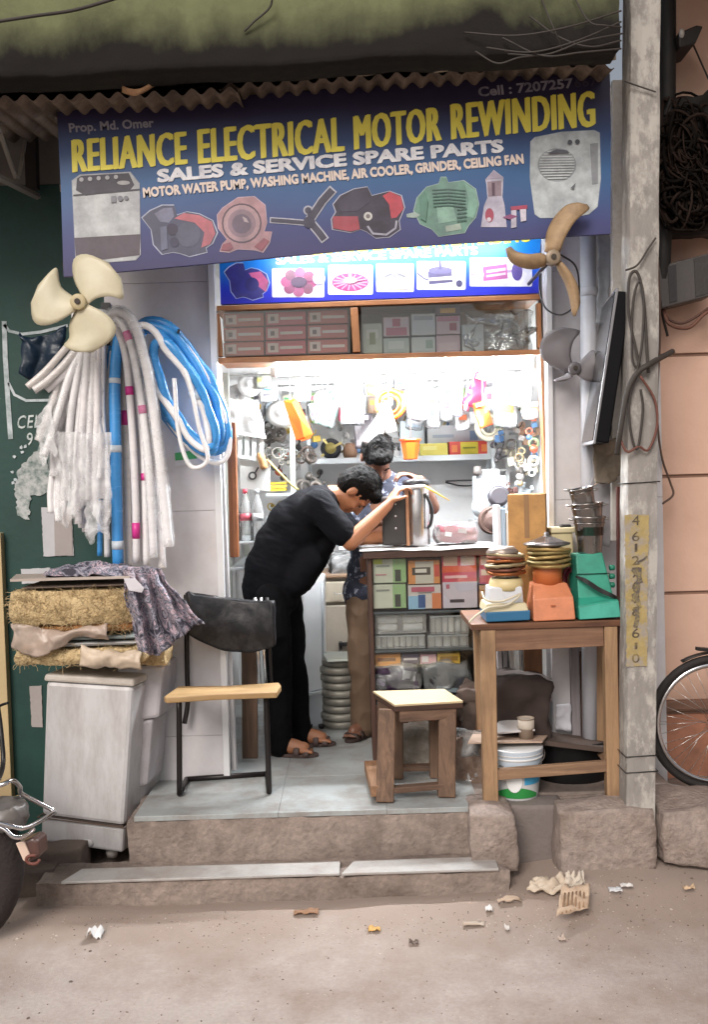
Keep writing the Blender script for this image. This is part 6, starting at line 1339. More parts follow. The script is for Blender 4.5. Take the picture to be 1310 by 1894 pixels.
def bagthing(px, py0, py1, wpx, Y, dep, col, label, seed, wrap=True, name='plastic_bag', amp=.02, extras=()):
    a, b = W(px, py1, Y), W(px, py0, Y); t = thing(name, label, 'bag', a)
    fixnorm(MB().rock(((a.x), Y+dep/2, (a.z+b.z)/2), (L(wpx, Y), dep, b.z-a.z), amp, 12, 10, seed=seed).build('contents', M(col, .5, var=.35, scale=14, bump=.3), t))
    if wrap: fixnorm(MB().rock(((a.x), Y+dep/2, (a.z+b.z)/2), (L(wpx, Y)*1.1, dep*1.1, (b.z-a.z)*1.04), amp*1.2, 14, 14, seed=seed+1).build('wrapping', clearp, t))
    for dx, dy, w_, h_, c_ in extras: MB().box(W(px+dx, (py0+py1)/2+dy, Y-.012), (L(w_, Y), .004, L(h_, Y)), (0, .15, 0)).build('tag', P(c_, .5), t)
    return t
bagthing(735, 1232, 1276, 78, Yx+.03, .2, '#4a3550', 'dark purple plastic bag of parts on the lower counter shelf', 3, extras=((22, -4, 24, 18, '#b9b5b8'), (-30, 8, 16, 12, '#9d93a4')))
bagthing(828, 1226, 1276, 76, Yx+.03, .2, '#4b4a52', 'dark grey plastic bag of parts right on the lower counter shelf', 5, extras=((0, 24, 40, 8, '#8d99a3'),))
# ---- on the counter: steel mixer body being repaired
ap = thing('steel_appliance', 'steel drum appliance with dark side box being repaired on the counter', 'appliance', W(750, 1006, 4.82))
ab = W(770, 1006, 4.80); ab.z = ctop; ah = W(770, 897, 4.80).z-ctop
MB().lathe([(.058, 0), (.060, .006), (.060, ah-.01), (.056, ah)], ab+Vector((.01, 0, 0)), 32).build('steel_drum', M('#b5b4b6', .22, .9, bump=.03), ap)
MB().lathe([(.066, 0), (.068, .006), (.068, .022), (.05, .03), (.0, .032)], ab+Vector((.01, 0, ah)), 32).build('lid', P('#26262a', .3), ap)
MB().box(ab+Vector((-.105, .0, ah*.42)), (.12, .12, ah*.80)).build('motor_housing', P('#33302f', .4), ap, bevel=.01)
MB().box(ab+Vector((-.042, -.02, ah*.48)), (.016, .10, ah*.94)).build('copper_strip', M('#a87c60', .4, .4), ap, bevel=.003)
MB().tube(curve([ab+Vector((.05, -.05, ah*.86)), ab+Vector((.078, -.06, ah*.6)), ab+Vector((.072, -.06, ah*.38)), ab+Vector((.055, -.055, ah*.28))], 12), .008, 8).build('handle', P('#1e1e20', .4), ap)
for k in range(3): MB().ell(ab+Vector((-.10, -.062, ah*(.3+.2*k))), (.006, .004, .006)).build('screw', steel, ap)
sd = thing('screwdriver', 'long yellow and white screwdriver held across the steel appliance', 'screwdriver', W(790, 902, 4.72))
MB().tube([W(742, 902, 4.72), W(786, 899, 4.72)], .0075, 8).build('shaft', P('#dedede', .3), sd); MB().tube([W(786, 899, 4.72), W(832, 926, 4.68)], [.007, .002], 8).build('tip', P('#d8b23a', .4), sd)
bagthing(846, 972, 1000, 64, 4.80, .12, '#a05a66', 'red and white plastic bag lying on the counter', 11, amp=.015, extras=((10, -4, 16, 8, '#d8d3d6'), (-16, 2, 12, 8, '#d3d0d2')))
# ---- coil winding machine behind the counter right
wmn = thing('winding_machine', 'white coil winding machine with grey motor at the right behind the counter', 'machine', W(910, 1006, 5.3))
YM = 5.28
def wb(nm, x0, y0, x1, y1, dep, mat, dy=0, bev=.006): return tb(wmn, nm, x0, y0, x1, y1, YM+dy, dep, mat, bev=bev)
wb('stand', 880, 962, 945, 1080, .25, M('#8d8d8f', .5)); wb('body', 884, 880, 938, 962, .2, P('#c6ccd2', .35)); wb('panel', 902, 912, 936, 940, .05, P('#7f8a94', .4), -.055); wb('head', 892, 868, 925, 882, .14, P('#d5d9dc', .35), .02)
MB().lathe([(.052, 0), (.056, .01), (.056, .05), (.04, .06)], W(921, 920, YM-.12), 24, axis=(0, -1, .2)).build('motor_can', P('#3c3a40', .4), wmn)
MB().lathe([(.055, 0), (.06, .006), (.06, .018), (.03, .026)], W(893, 938, YM-.06), 24, axis=(0, -1, 0)).build('dial', P('#9aa0a6', .3), wmn); MB().lathe([(.03, 0), (.03, .012)], W(893, 938, YM-.085), 20, axis=(0, -1, 0)).build('dial_face', P('#d9dde0', .25), wmn)
MB().lathe([(.04, 0), (.075, .008), (.075, .03), (.04, .04), (.02, .05)], W(912, 962, YM-.14), 28, axis=(-.3, -1, 0)).build('belt_wheel', M('#5a4742', .6), wmn)
for k in range(3): MB().tube([W(912, 962, YM-.165)+Vector(((.05+.008*k)*math.cos(a), -.004*k, (.05+.008*k)*math.sin(a))) for a in [q*.3 for q in range(21)]], .003, 5, closed=True).build('belt_rib', M('#6f5a52', .6), wmn)
MB().lathe([(.022, 0), (.026, .02), (.02, .05), (.0, .055)], W(884, 880, YM), 16).build('lamp_head', M('#4a4644', .5), wmn)
for i, (x, c_, wp) in enumerate(((925, '#b9bcc2', 7), (933, '#8fa3b5', 8), (942, '#c9c6c0', 8))):
    carton(x-wp/2, 935+i*6, x+wp/2, 1012, 4.78, .16, P(c_, .5), ['thin pale book standing at the end of the counter', 'thin bluish book standing at the end of the counter', 'cream book standing at the end of the counter beside the tall carton'][i], name='book', cat='book')
# ---- back shelf
sf = thing('wall_shelf', 'white metal shelf along the back wall loaded with boxes', 'shelf', W(745, 862, 6.1))
sm_ = M('#c3c7c9', .4, .2)
YS = 5.95
zs_ = W(745, 846, YS).z; xa, xb = W(566, 855, YS).x, W(912, 843, YS).x
MB().box(((xa+xb)/2, YS+.16, zs_-.008), (xb-xa, .34, .016)).build('shelf_board', sm_, sf, bevel=.002); MB().box(((xa+xb)/2, YS-.012, zs_-.01), (xb-xa, .012, .035)).build('lip', sm_, sf, bevel=.002)
for x in (xa+.02, xb-.02): MB().bar((x, YS+.02, zs_), (x, YS+.02, zs_+.42), .02, .02).build('post', sm_, sf); MB().bar((x, YS, zs_-.01), (x, 6.29, zs_-.22), .02, .015).build('bracket', sm_, sf)
def on(x0, y0, x1, Y, dep, mat, lb, pr=(), **k):
    y1 = 846-(x0+x1-1490)/2*.035; y1 = 947  # replaced below
    a = W((x0+x1)/2, 850, Y); 
    # pixel row of the shelf top below this box
    lo_, hi_ = 700, 1000
    for _ in range(30):
        md = (lo_+hi_)/2
        if W((x0+x1)/2, md, Y).z > zs_+.001: lo_ = md
        else: hi_ = md
    return carton(x0, y0, x1, lo_, Y, dep, mat, lb, prints=pr, **k)
on(832, 816, 906, YS+.02, .2, P('#c23a30', .4), 'red and yellow box at the right of the back shelf', ((.28, .06, .72, .92, '#d9c93a'), (.06, .25, .2, .75, '#d87a3a'), (.8, .25, .94, .75, '#d87a3a'), (.34, .4, .66, .52, '#8d8a2a')))
on(778, 820, 829, YS+.02, .2, P('#cfc058', .4), 'plain yellow box in the middle of the back shelf', ((.1, .2, .6, .5, '#dbd284'),))
on(792, 786, 890, YS+.15, .16, P('#c6c9cc', .4), 'long white carton behind the yellow box on the back shelf', ((.1, .3, .5, .4, '#9aa6b5'), (.8, .2, .95, .5, '#7d93b0')))
on(742, 778, 786, YS+.14, .16, P('#bfcad0', .4), 'pale blue carton left of the long white one on the back shelf', ((.55, .5, .8, .8, '#3f8fd0'),))
mo_ = thing('fan_motor', 'black and brass fan motor lying at the left end of the back shelf', 'motor', W(608, 850, YS))
cM = W(612, 826, YS+.03); cM.z = zs_+.066
MB().lathe([(.02, -.03), (.06, -.025), (.066, 0), (.06, .025), (.02, .03)], cM, 24, axis=(.3, -1, .1)).build('casing', P('#222126', .4), mo_); MB().lathe([(.03, .0), (.035, .034), (.0, .04)], cM+Vector((-.01, -.005, 0)), 20, axis=(.3, -1, .1)).build('cover', M('#a39458', .4, .4), mo_)
for a in (0.5, 2.2, 3.8): MB().bar(cM+Vector((0, -.03, 0)), cM+Vector((.075*math.cos(a), -.035, .075*math.sin(a))), .014, .006).build('arm', M('#b5a566', .4, .4), mo_)
t = thing('clay_pot', 'small brown pot on the back shelf beside the hair of the shopkeeper', 'pot', W(648, 850, YS)); cP = W(648, 840, YS+.05); cP.z = zs_+.001
MB().lathe([(.035, 0), (.045, .03), (.04, .07), (.03, .08), (.034, .09)], cP, 20).build('body', M('#8d6b55', .6), t); MB().lathe([(.03, .09), (.028, .096), (0, .1)], cP, 20).build('lid', M('#6b5040', .6), t)
# ---- hanging merchandise on two rods
rod1 = thing('hanging_rod', 'steel rod carrying the hanging spare parts across the shop', 'rod', W(700, 690, 5.25))
MB().cyl(W(420, 696, 5.25), W(1000, 676, 5.25), .006, n=8).build('rod', steel, rod1)
rod2 = thing('hanging_rod', 'rear steel rod carrying more hanging parts near the back wall', 'rod', W(700, 720, 5.75))
MB().cyl(W(440, 716, 5.75), W(975, 700, 5.75), .006, n=8).build('rod', steel, rod2)
def rod_y(px, Y): return 696-(px-420)*.0345 if Y < 5.5 else 716-(px-440)*.03
def hstring(t, px, py, Y): MB().cyl(W(px, rod_y(px, Y), Y), W(px, py, Y), .0018, n=5).build('string', P('#b9b9b9', .5), t)
def ring(px, py, r, Y, col, label, tr=.012):
    t = thing('ring_part', label, 'spare part', W(px, py+r, Y)); c = W(px, py, Y); q = L(r, Y); m_ = P(col, .35)
    MB().tube([c+Vector((q*math.cos(a), .004*math.sin(3*a), q*math.sin(a))) for a in [2*math.pi*k/28 for k in range(28)]], tr, 9, closed=True).build('outer_ring', m_, t)
    MB().tube([c+Vector((q*.62*math.cos(a), 0, q*.62*math.sin(a))) for a in [2*math.pi*k/24 for k in range(24)]], tr*.6, 7, closed=True).build('inner_ring', m_, t)
    for k in range(3): a = k*2.09+.4; MB().bar(c+Vector((q*.6*math.cos(a), 0, q*.6*math.sin(a))), c+Vector((q*math.cos(a), 0, q*math.sin(a))), .008, .006).build('spoke', m_, t)
    hstring(t, px, py-r, Y); return t
def packet(px, y0, y1, wpx, Y, col, label, tilt=0, card=None, seed=0, clear=True):
    t = thing('hanging_packet', label, 'packet', W(px, y1, Y)); c = W(px, (y0+y1)/2, Y); w_, h_ = L(wpx, Y), L(y1-y0, Y); T = Matrix.Translation(c) @ Matrix.Rotation(tilt, 4, 'Y')
    mb = MB(); mb.T = T; mb.rock((0, 0, -h_*.08), (w_*.8, .035, h_*.72), .012, 14, 7, seed=seed); fixnorm(mb.build('contents', P(col, .4, var=.3, scale=22), t))
    if clear:
        mb = MB(); mb.T = T; mb.rock((0, 0, -h_*.03), (w_*.98, .045, h_*.9), .012, 16, 8, seed=seed+3); fixnorm(mb.build('bag', clearp, t))
    mb = MB(); mb.T = T; mb.box((0, 0, h_*.45), (w_*.96, .006, h_*.12)); mb.build('header_card', P(card or '#d5d5d6', .5), t)
    q = random.Random(seed+7); cols = ['#c9566a', '#4a78b5', '#c99a3a', '#5a9a6a', '#5d5a60', '#b5603a']
    for z0, hh_ in ((.18, .10), (-.12, .16)):
        mb = MB(); mb.T = T; mb.box((q.uniform(-.1, .1)*w_, -.0275, h_*z0), (w_*q.uniform(.3, .6), .002, h_*hh_), (0, q.uniform(-.1, .1), 0)); mb.build('print', P(q.choice(cols), .5), t)
    hstring(t, px, y0, Y); return t
def strip(px, y0, y1, wpx, Y, col, label, tilt=0, name='hanging_strip', fold=0):
    t = thing(name, label, 'spare part', W(px, y1, Y)); c = W(px, (y0+y1)/2, Y); h_ = L(y1-y0, Y); w_ = L(wpx, Y)
    mb = MB(); mb.T = Matrix.Translation(c) @ Matrix.Rotation(tilt, 4, 'Y')
    mb.grid(lambda u, v: Vector(((u-.5)*w_*(1+fold*(v-.5)), .02*math.sin(v*4+u*3)-.025*math.cos(u*3.1), (.5-v)*h_)), 9, 14); mb.build('body', P(col, .35), t, solid=.004)
    mb = MB(); mb.T = Matrix.Translation(c) @ Matrix.Rotation(tilt, 4, 'Y'); mb.box((0, -.018, h_*.38), (w_*.6, .006, h_*.12)); mb.build('clip', P('#c9c9ca', .4), t)
    hstring(t, px, y0+2, Y); return t
def plate(px, py, r, Y, col, label, ax=(0, -1, .1), cone=.02):
    t = thing('disc_part', label, 'spare part', W(px, py+r, Y)); q = L(r, Y)
    MB().lathe([(q, 0), (q*1.02, .004), (q*.7, cone*.6), (q*.3, cone), (q*.28, cone+.012), (0, cone+.014)], W(px, py, Y), 26, axis=ax).build('disc', P(col, .35), t)
    MB().lathe([(q*.12, 0), (q*.12, .01)], W(px, py, Y)+Vector((0, -cone-.012, 0)), 12, axis=(0, -1, 0)).build('boss', P('#8d8d90', .4), t); hstring(t, px, py-r, Y); return t
def cup(px, y0, y1, w0, w1, Y, col, label):
    t = thing('plastic_cup', label, 'spare part', W(px, y1, Y)); b = W(px, y1, Y); h_ = L(y1-y0, Y)
    MB().lathe([(L(w1/2, Y)*.9, 0), (L(w1/2, Y), .004), (L(w0/2, Y), h_), (L(w0/2, Y)*1.08, h_), (L(w0/2, Y)*.92, h_*.97), (L(w1/2, Y)*.85, .01)], b, 6, sm=False).build('body', P(col, .35), t)
    MB().lathe([(L(w0/2, Y)*1.1, h_*.9), (L(w0/2, Y)*1.14, h_*.94), (L(w0/2, Y)*1.1, h_)], b, 6, sm=False).build('rim', P(col, .35), t); hstring(t, px, y0, Y); return t
q_ = random.Random(77); CN = [('white', '#e4e4e4'), ('grey', '#a9a9aa'), ('pale blue', '#b5c6d4'), ('cream', '#d9d2bc'), ('white', '#ececec'), ('green', '#8fae7a'), ('white', '#e6e6e8'), ('red', '#c9506a'), ('white', '#e4e4e4'), ('brown', '#8d7560')]
AN = ['near the left wall', 'behind the dull white fan disc', 'behind the small green packet', 'above the orange chute', 'behind the bluish clear packet', 'above the white and pink cap', 'behind the teal packet', 'left of the big white packet', 'right of the big white packet', 'above the hair of the shopkeeper', 'behind the orange guard', 'just right of the orange guard', 'above the orange cup', 'above the long white carton', 'above the plain yellow box', 'behind the purple packet', 'behind the red strap', 'above the cream pipe ring', 'above the winding machine', 'nearest the right rack']
for i in range(20):  # added clutter; its white packets blow out to suggest the lamp's glare
    nm_, cc = CN[i % 10]; px_ = 452+i*26.5; y0_ = rod_y(px_, 5.75)+q_.uniform(2, 10)
    packet(px_, y0_, y0_+q_.uniform(34, 80), q_.uniform(20, 32), 5.75, cc, '%s packet in the rear hanging row, %s' % (nm_, AN[i]), q_.uniform(-.15, .15), seed=200+i, clear=i % 2 == 0)
# orange scoop
sc_ = thing('orange_scoop', 'bright orange angled plastic chute hanging at the left of the shop', 'spare part', W(556, 815, 5.1))
mb = MB(); Yq = 5.05
mb.add([W(525, 742, Yq), W(548, 738, Yq), W(555, 752, Yq), W(578, 802, Yq), W(572, 812, Yq), W(548, 814, Yq), W(534, 770, Yq), W(540, 745, Yq-.03), W(555, 775, Yq-.035), W(562, 808, Yq-.02)],
       [(0, 7, 8, 6), (7, 1, 2, 8), (8, 2, 3, 9), (6, 8, 9, 5), (9, 3, 4), (9, 4, 5), (0, 1, 7)]); mb.build('body', P('#c9480c', .4), sc_, solid=.006)
MB().box(W(566, 812, Yq-.01), (.05, .04, .008), (0, -.25, 0)).build('lip', P('#c0440c', .4), sc_); MB().cyl(W(536, 740, Yq), W(536, 690, 5.25), .002, n=5).build('string', P('#bbbbbb', .5), sc_)
ring(722, 748, 25, 5.10, '#cc5212', 'bright orange round fan guard hanging in the middle', .013)
plate(462, 712, 22, 5.35, '#bfbdbb', 'dull white fan disc hanging at the upper left', cone=.03); plate(440, 735, 24, 5.45, '#a9a6a4', 'grey fan disc hanging at the far left', cone=.03)
plate(520, 765, 26, 5.5, '#b3b0ad', 'grey plastic bowl part behind the orange chute', cone=.05); plate(596, 738, 16, 5.4, '#e8ddd8', 'white and pink round cap hanging by the rod', cone=.03)
for a in (dict(px=487, y0=684, y1=716, wpx=24, Y=5.30, col='#9db05a', label='small green packet hanging at the upper left'), dict(px=497, y0=712, y1=742, wpx=34, Y=5.4, col='#b9b6b4', label='grey packet hanging below the green one'),
          dict(px=560, y0=700, y1=742, wpx=30, Y=5.35, col='#b9c9d6', label='bluish clear packet right of the green one'), dict(px=606, y0=742, y1=790, wpx=34, Y=5.3, col='#2f9a8a', label='clear packet with teal part hanging near the middle', tilt=.35),
          dict(px=584, y0=745, y1=778, wpx=22, Y=5.42, col='#3f4a5c', label='packet with dark part beside the teal one', tilt=-.2), dict(px=650, y0=690, y1=785, wpx=40, Y=5.15, col='#e2e2e2', label='big white packet hanging left of the orange guard'),
          dict(px=630, y0=700, y1=745, wpx=24, Y=5.45, col='#c9c6c0', label='small grey white packet beside the big white one'), dict(px=690, y0=700, y1=735, wpx=28, Y=5.4, col='#cf7a4a', label='small orange packet behind the orange guard'),
          dict(px=772, y0=695, y1=775, wpx=40, Y=5.3, col='#dedede', label='white packet hanging right of the orange guard'), dict(px=800, y0=720, y1=790, wpx=26, Y=5.4, col='#d0d3d6', label='narrow white packet in the right middle'),
          dict(px=825, y0=700, y1=780, wpx=26, Y=5.45, col='#d8d4d0', label='cream packet hanging right of centre'), dict(px=846, y0=700, y1=768, wpx=18, Y=5.2, col='#6a55a8', label='narrow purple packet hanging right of centre', card='#c05a9a'),
          dict(px=856, y0=735, y1=795, wpx=26, Y=5.3, col='#c8cccf', label='packet with round grey part under the purple one'), dict(px=935, y0=700, y1=790, wpx=44, Y=5.3, col='#e0e2e2', label='big clear packet hanging at the right'),
          dict(px=965, y0=690, y1=750, wpx=36, Y=5.2, col='#e4e4e4', label='white packet hanging at the far right by the jamb'), dict(px=905, y0=690, y1=760, wpx=34, Y=5.55, col='#e0e0e0', label='white packet behind the red strap'),
          dict(px=740, y0=690, y1=722, wpx=22, Y=5.5, col='#b9a0a2', label='small pinkish packet above the orange guard'), dict(px=982, y0=745, y1=775, wpx=28, Y=5.15, col='#c98a66', label='small tan packet hanging beside the right jamb')):
    packet(seed=a['px'], **a)
strip(882, 690, 755, 30, 5.2, '#b01a34', 'bright red plastic strap hanging at the right', .35, fold=.5); strip(893, 742, 790, 26, 5.15, '#c44a18', 'orange strip hanging below the red strap', -.3, fold=.2)
strip(866, 720, 760, 12, 5.18, '#e07a9a', 'narrow pink strip beside the red strap', .2); strip(697, 765, 828, 30, 4.98, '#e6e6ea', 'white folded label hanging in front of the shopkeeper hair', .55, fold=.4)
strip(718, 745, 800, 20, 5.0, '#e4e2e0', 'long white strap hanging under the orange guard', -.25); strip(672, 765, 830, 34, 5.42, '#3a3438', 'black rubber sheet hanging behind the shopkeeper head', 0, fold=-.2)
cup(760, 812, 850, 36, 26, 5.25, '#c64c16', 'orange tapered cup hanging above the shopkeeper shoulder')
ring(905, 790, 22, 5.6, '#cfc9b4', 'cream curved pipe ring hanging at the right', .016); ring(772, 770, 13, 5.5, '#c9ccd0', 'small white ring hanging right of the orange guard', .008)
# strings of small parts hung in the gaps of the back wall and sides
def strung(px, y0, y1, Y, cols, label, seed):
    t = thing('strung_parts', label, 'spare parts', W(px, y1, Y)); q = random.Random(seed); n = max(5, int((y1-y0)/11))
    MB().cyl(W(px, y0-6, Y), W(px, y1, Y), .0016, n=5).build('string', P('#8d8d8d', .5), t)
    for k in range(n):
        c = W(px+q.uniform(-11, 11), y0+(y1-y0)*(k+.5)/n, Y+q.uniform(-.03, .02)); s_ = L(q.uniform(7, 13), Y); m_ = P(q.choice(cols), .4, rnd=.2); kind = q.randrange(4); ax = Vector((q.uniform(-.6, .6), -1, q.uniform(-.5, .5))).normalized(); u = ax.orthogonal().normalized(); vv = ax.cross(u)
        if kind == 0: MB().tube([c+(u*math.cos(a)+vv*math.sin(a))*s_*.7 for a in [2*math.pi*z/14 for z in range(14)]], s_*.2, 6, closed=True).build('coil', m_, t)
        elif kind == 1: MB().lathe([(s_*.6, 0), (s_*.7, s_*.15), (s_*.5, s_*.5), (s_*.2, s_*.55), (s_*.2, s_*.9)], c, 12, axis=ax).build('cap', m_, t)
        elif kind == 2: MB().box(c, (s_*1.3, s_*.7, s_*1.0), (q.uniform(-.4, .4), q.uniform(-.5, .5), q.uniform(-.5, .5))).build('small_box', m_, t, bevel=.002)
        else: MB().tube(curve([c-u*s_, c+vv*s_*.5, c+u*s_*.9, c+u*s_*.5-vv*s_*.8], 8), s_*.16, 6).build('hook_part', m_, t)
GR = ['#5d5853', '#8d8a86', '#c9c6c2', '#3a3735', '#a08a6a']; CO = ['#c9c9ca', '#b5543a', '#4a6f9a', '#d0b04a', '#4a4746', '#7f9a6a', '#e0dedb']
for i, (x_, a_, b_, Y_, cc, lb) in enumerate(((446, 770, 800, 5.35, GR, 'grey parts strung beside the left jamb above the slotted grille'), (500, 745, 840, 5.9, GR, 'dark parts strung in the gap left of the orange chute'), (522, 790, 900, 6.15, CO, 'mixed parts strung behind the broom'), (555, 800, 870, 6.1, GR, 'grey parts strung just right of the rack post'), (575, 770, 830, 6.1, CO, 'mixed parts strung above the black fan motor'), (636, 775, 835, 6.15, GR, 'grey parts strung above the small brown pot'), (662, 770, 840, 6.2, CO, 'mixed parts strung behind the black rubber sheet'), (740, 770, 835, 6.2, GR, 'grey parts strung left of the orange cup'), (815, 770, 800, 6.2, CO, 'mixed parts strung above the long white carton'), (870, 770, 800, 6.2, GR, 'grey parts strung above the red and yellow box'), (925, 770, 830, 5.5, CO, 'mixed parts strung above the right rack'), (955, 780, 900, 5.45, GR, 'grey parts strung in the middle of the right rack'), (985, 770, 880, 5.3, CO, 'mixed parts strung right beside the right jamb'), (590, 870, 900, 6.2, GR, 'grey parts strung below the left end of the back shelf'), (470, 735, 760, 5.6, CO, 'mixed parts strung behind the grey cover bag'))):
    strung(x_, a_, b_, Y_, cc, lb, 300+i)
# ---- left rack
lr = thing('storage_rack', 'white metal storage rack along the left inside wall', 'rack', W(480, 1100, 5.6))
pm = M('#b5bab2', .5, .1)
MB().bar(W(541, 780, 5.6), W(545, 1180, 5.6), .03, .03).build('post', pm, lr, bevel=.002); MB().bar(W(418, 690, 4.95), W(426, 1180, 4.95), .028, .03).build('post', pm, lr, bevel=.002); MB().bar(W(455, 760, 6.2), W(458, 1150, 6.2), .03, .03).build('post', pm, lr)
for y, Y0, Y1, x0, x1 in ((1003, 4.9, 5.5, 424, 500), (913, 5.4, 6.2, 492, 548), (956, 5.4, 6.2, 492, 548), (1050, 4.9, 5.6, 424, 520)):
    a, b = W(x0, y, Y0), W(x1, y, Y0); MB().box(((a.x+b.x)/2, (Y0+Y1)/2, a.z-.008), (b.x-a.x, Y1-Y0, .014)).build('shelf_board', sm_, lr, bevel=.002)
t = thing('grey_cover', 'grey plastic cover bag hanging over goods on the left rack', 'cover', W(455, 800, 5.05))
crumple(lambda u, v: W(420+58*u+14*v*u, 738+72*v, 5.04), 16, 16, .018, 11, 'sheet', M('#a9a9a8', .5, var=.15), None, None, 2, t)
t = thing('slotted_panel', 'white slotted grille panel on the left rack', 'panel', W(465, 845, 5.0))
for y in (803, 846): MB().bar(W(437, y-3, 5.0), W(492, y+6, 5.0), .016, .02).build('rail', P('#c9cdcb', .4), t)
for x in (444, 457, 470, 484): MB().bar(W(x, 805, 5.005), W(x, 846, 5.005), .020, .012).build('slat', P('#c3c8c6', .4), t)
t = thing('switch_board', 'white panel with a dark ring mark on the left rack', 'panel', W(470, 905, 5.0))
MB().prism([W(443, 849, 5.0), W(499, 858, 5.0), W(499, 910, 5.0), W(443, 904, 5.0)], (0, .03, 0)).build('board', P('#b9bcba', .4), t, bevel=.003)
disc(mb := MB(), (467, 880), 8, 4.997); mb.build('ring_mark', P('#3a3c3f', .4), t); disc(mb := MB(), (467, 880), 4.5, 4.9955); mb.build('ring_centre', P('#b5b8b6', .4), t)
ribbon(mb := MB(), [(472, 874), (478, 864)], 3, 4.997); mb.build('ring_tail', P('#3a3c3f', .4), t)
bm_ = glassy('bottle_plastic', (.95, .97, .97), .14, .1, .22)
for i, x in enumerate((434, 456, 478)):
    t = thing('bottle', ['clear plastic bottle nearest the jamb on the left rack', 'clear plastic bottle with red label, middle one on the left rack', 'clear plastic bottle farthest right on the left rack'][i], 'bottle', W(x, 1003, 4.97))
    c = W(x, 1002, 4.97); q = L(11, 4.97); h_ = L(94, 4.97)
    MB().lathe([(q*.8, 0), (q, .008), (q, h_*.3), (q*.93, h_*.34), (q, h_*.38), (q, h_*.62), (q*.7, h_*.8), (q*.35, h_*.9), (q*.35, h_)], c, 18).build('body', bm_, t); MB().lathe([(q*.4, h_*.95), (q*.4, h_*1.03), (q*.3, h_*1.04)], c, 14).build('cap', P('#c9cdd0' if i != 1 else '#b5384a', .4), t)
    MB().lathe([(q*1.01, h_*.42), (q*1.01, h_*.56)], c, 18).build('label_wrap', P('#c6ccce' if i != 1 else '#bf5a66', .4), t)
t = thing('folded_cloth', 'folded yellow dusters on the left rack shelf', 'cloth', W(512, 910, 5.6))
for k in range(3): MB().box(W(512, 906-k*6, 5.5)+Vector((0, .08, 0)), (L(32, 5.5), .16, L(4.6, 5.5))).build('fold', P(['#c9a92e', '#d8bd3f', '#b8962a'][k], .8), t, bevel=.003)
t = thing('broom', 'bent pale broom with brown head leaning on the left rack', 'broom', W(545, 905, 5.2))
MB().tube(wcurve([(494, 850, 5.0), (515, 872, 5.0), (535, 893, 5.02), (552, 906, 5.05)], 14), .006, 8).build('handle', P('#c9b46f', .5), t); MB().tube(wcurve([(480, 838, 5.0), (486, 855, 4.99), (489, 868, 4.99)], 8), [.012, .02, .022, .02, .02, .018, .02, .02, .014][:9], 8).build('head', P('#9a7247', .7), t)
# misc dark parts on left rack
for i, (x, y, r0, c_, lb) in enumerate(((505, 800, 26, '#5d5651', 'dark grey fan motor heap on the left rack'), (515, 845, 22, '#8d8880', 'grey cable heap on the left rack'), (560, 840, 20, '#6b5f58', 'brown wire heap beside the rack post'), (566, 895, 26, '#77706a', 'grey metal parts heap below the back shelf'), (512, 945, 16, '#b5942e', 'yellow coil of wire on the lower rack shelf'), (535, 835, 16, '#c6c9c6', 'white plastic parts heap by the rack post'))):
    t = thing('parts_heap', lb, 'spare parts', W(x, y+r0, 5.75)); q = random.Random(i)
    for k in range(9):
        c = W(x+q.uniform(-.8, .8)*r0, y+q.uniform(-.8, .8)*r0, 5.75+q.uniform(-.06, .06)); rr_ = L(r0*q.uniform(.22, .5), 5.75); ax = Vector((q.uniform(-1, 1), -1, q.uniform(-1, 1))).normalized(); u = ax.orthogonal().normalized(); vv = ax.cross(u)
        if k % 3: MB().tube([c+(u*math.cos(a)+vv*math.sin(a))*rr_ for a in [2*math.pi*z/16 for z in range(16)]], rr_*q.uniform(.15, .3), 6, closed=True).build('coil', M(c_, .5, var=.3, rnd=.3), t)
        else: MB().lathe([(rr_*.6, 0), (rr_*.7, rr_), (rr_*.2, rr_*1.2)], c, 10, axis=ax).build('part', M(c_, .45, var=.3, rnd=.4), t)
# right inside rack
rk = thing('side_rack', 'narrow white rack on the right inside wall', 'rack', W(945, 1000, 5.7))
for x in (912, 938, 962): MB().bar(W(x, 760, 5.7), W(x+3, 1080, 5.7), .022, .022).build('post', sm_, rk)
for y in (800, 870, 930): a, b = W(912, y, 5.7), W(985, y-3, 5.7); MB().box(((a.x+b.x)/2, 5.85, a.z), (b.x-a.x, .32, .012)).build('shelf_board', sm_, rk)
for i, (x, y, r0, c_, lb) in enumerate(((925, 838, 22, '#4a474a', 'black spare motors on the right rack'), (955, 845, 22, '#b9b3a2', 'cream parts heap on the right rack'), (980, 800, 22, '#c9a48a', 'tan packets heap by the right jamb'), (978, 860, 22, '#c3bda8', 'beige boxes heap by the right jamb'), (970, 905, 20, '#c6d0d6', 'bluish white plastic bags low on the right rack'), (945, 905, 14, '#6b4a44', 'brown parts beside the winding machine'))):
    t = thing('parts_heap', lb, 'spare parts', W(x, y+r0, 5.55)); q = random.Random(30+i)
    for k in range(8):
        c = W(x+q.uniform(-.8, .8)*r0, y+q.uniform(-.8, .8)*r0, 5.55+q.uniform(-.06, .06)); s_ = L(r0*q.uniform(.3, .6), 5.55)
        if k % 2: MB().box(c, (s_, s_*.8, s_*1.3), (q.uniform(-.3, .3), q.uniform(-.3, .3), q.uniform(-.6, .6))).build('small_box', P(c_, .45, rnd=.3), t, bevel=.003)
        else: MB().lathe([(s_*.4, 0), (s_*.5, s_*.2), (s_*.45, s_), (s_*.2, s_*1.1)], c, 12, axis=(q.uniform(-1, 1), -1, q.uniform(-1, 1))).build('part', P(c_, .4, rnd=.4), t)
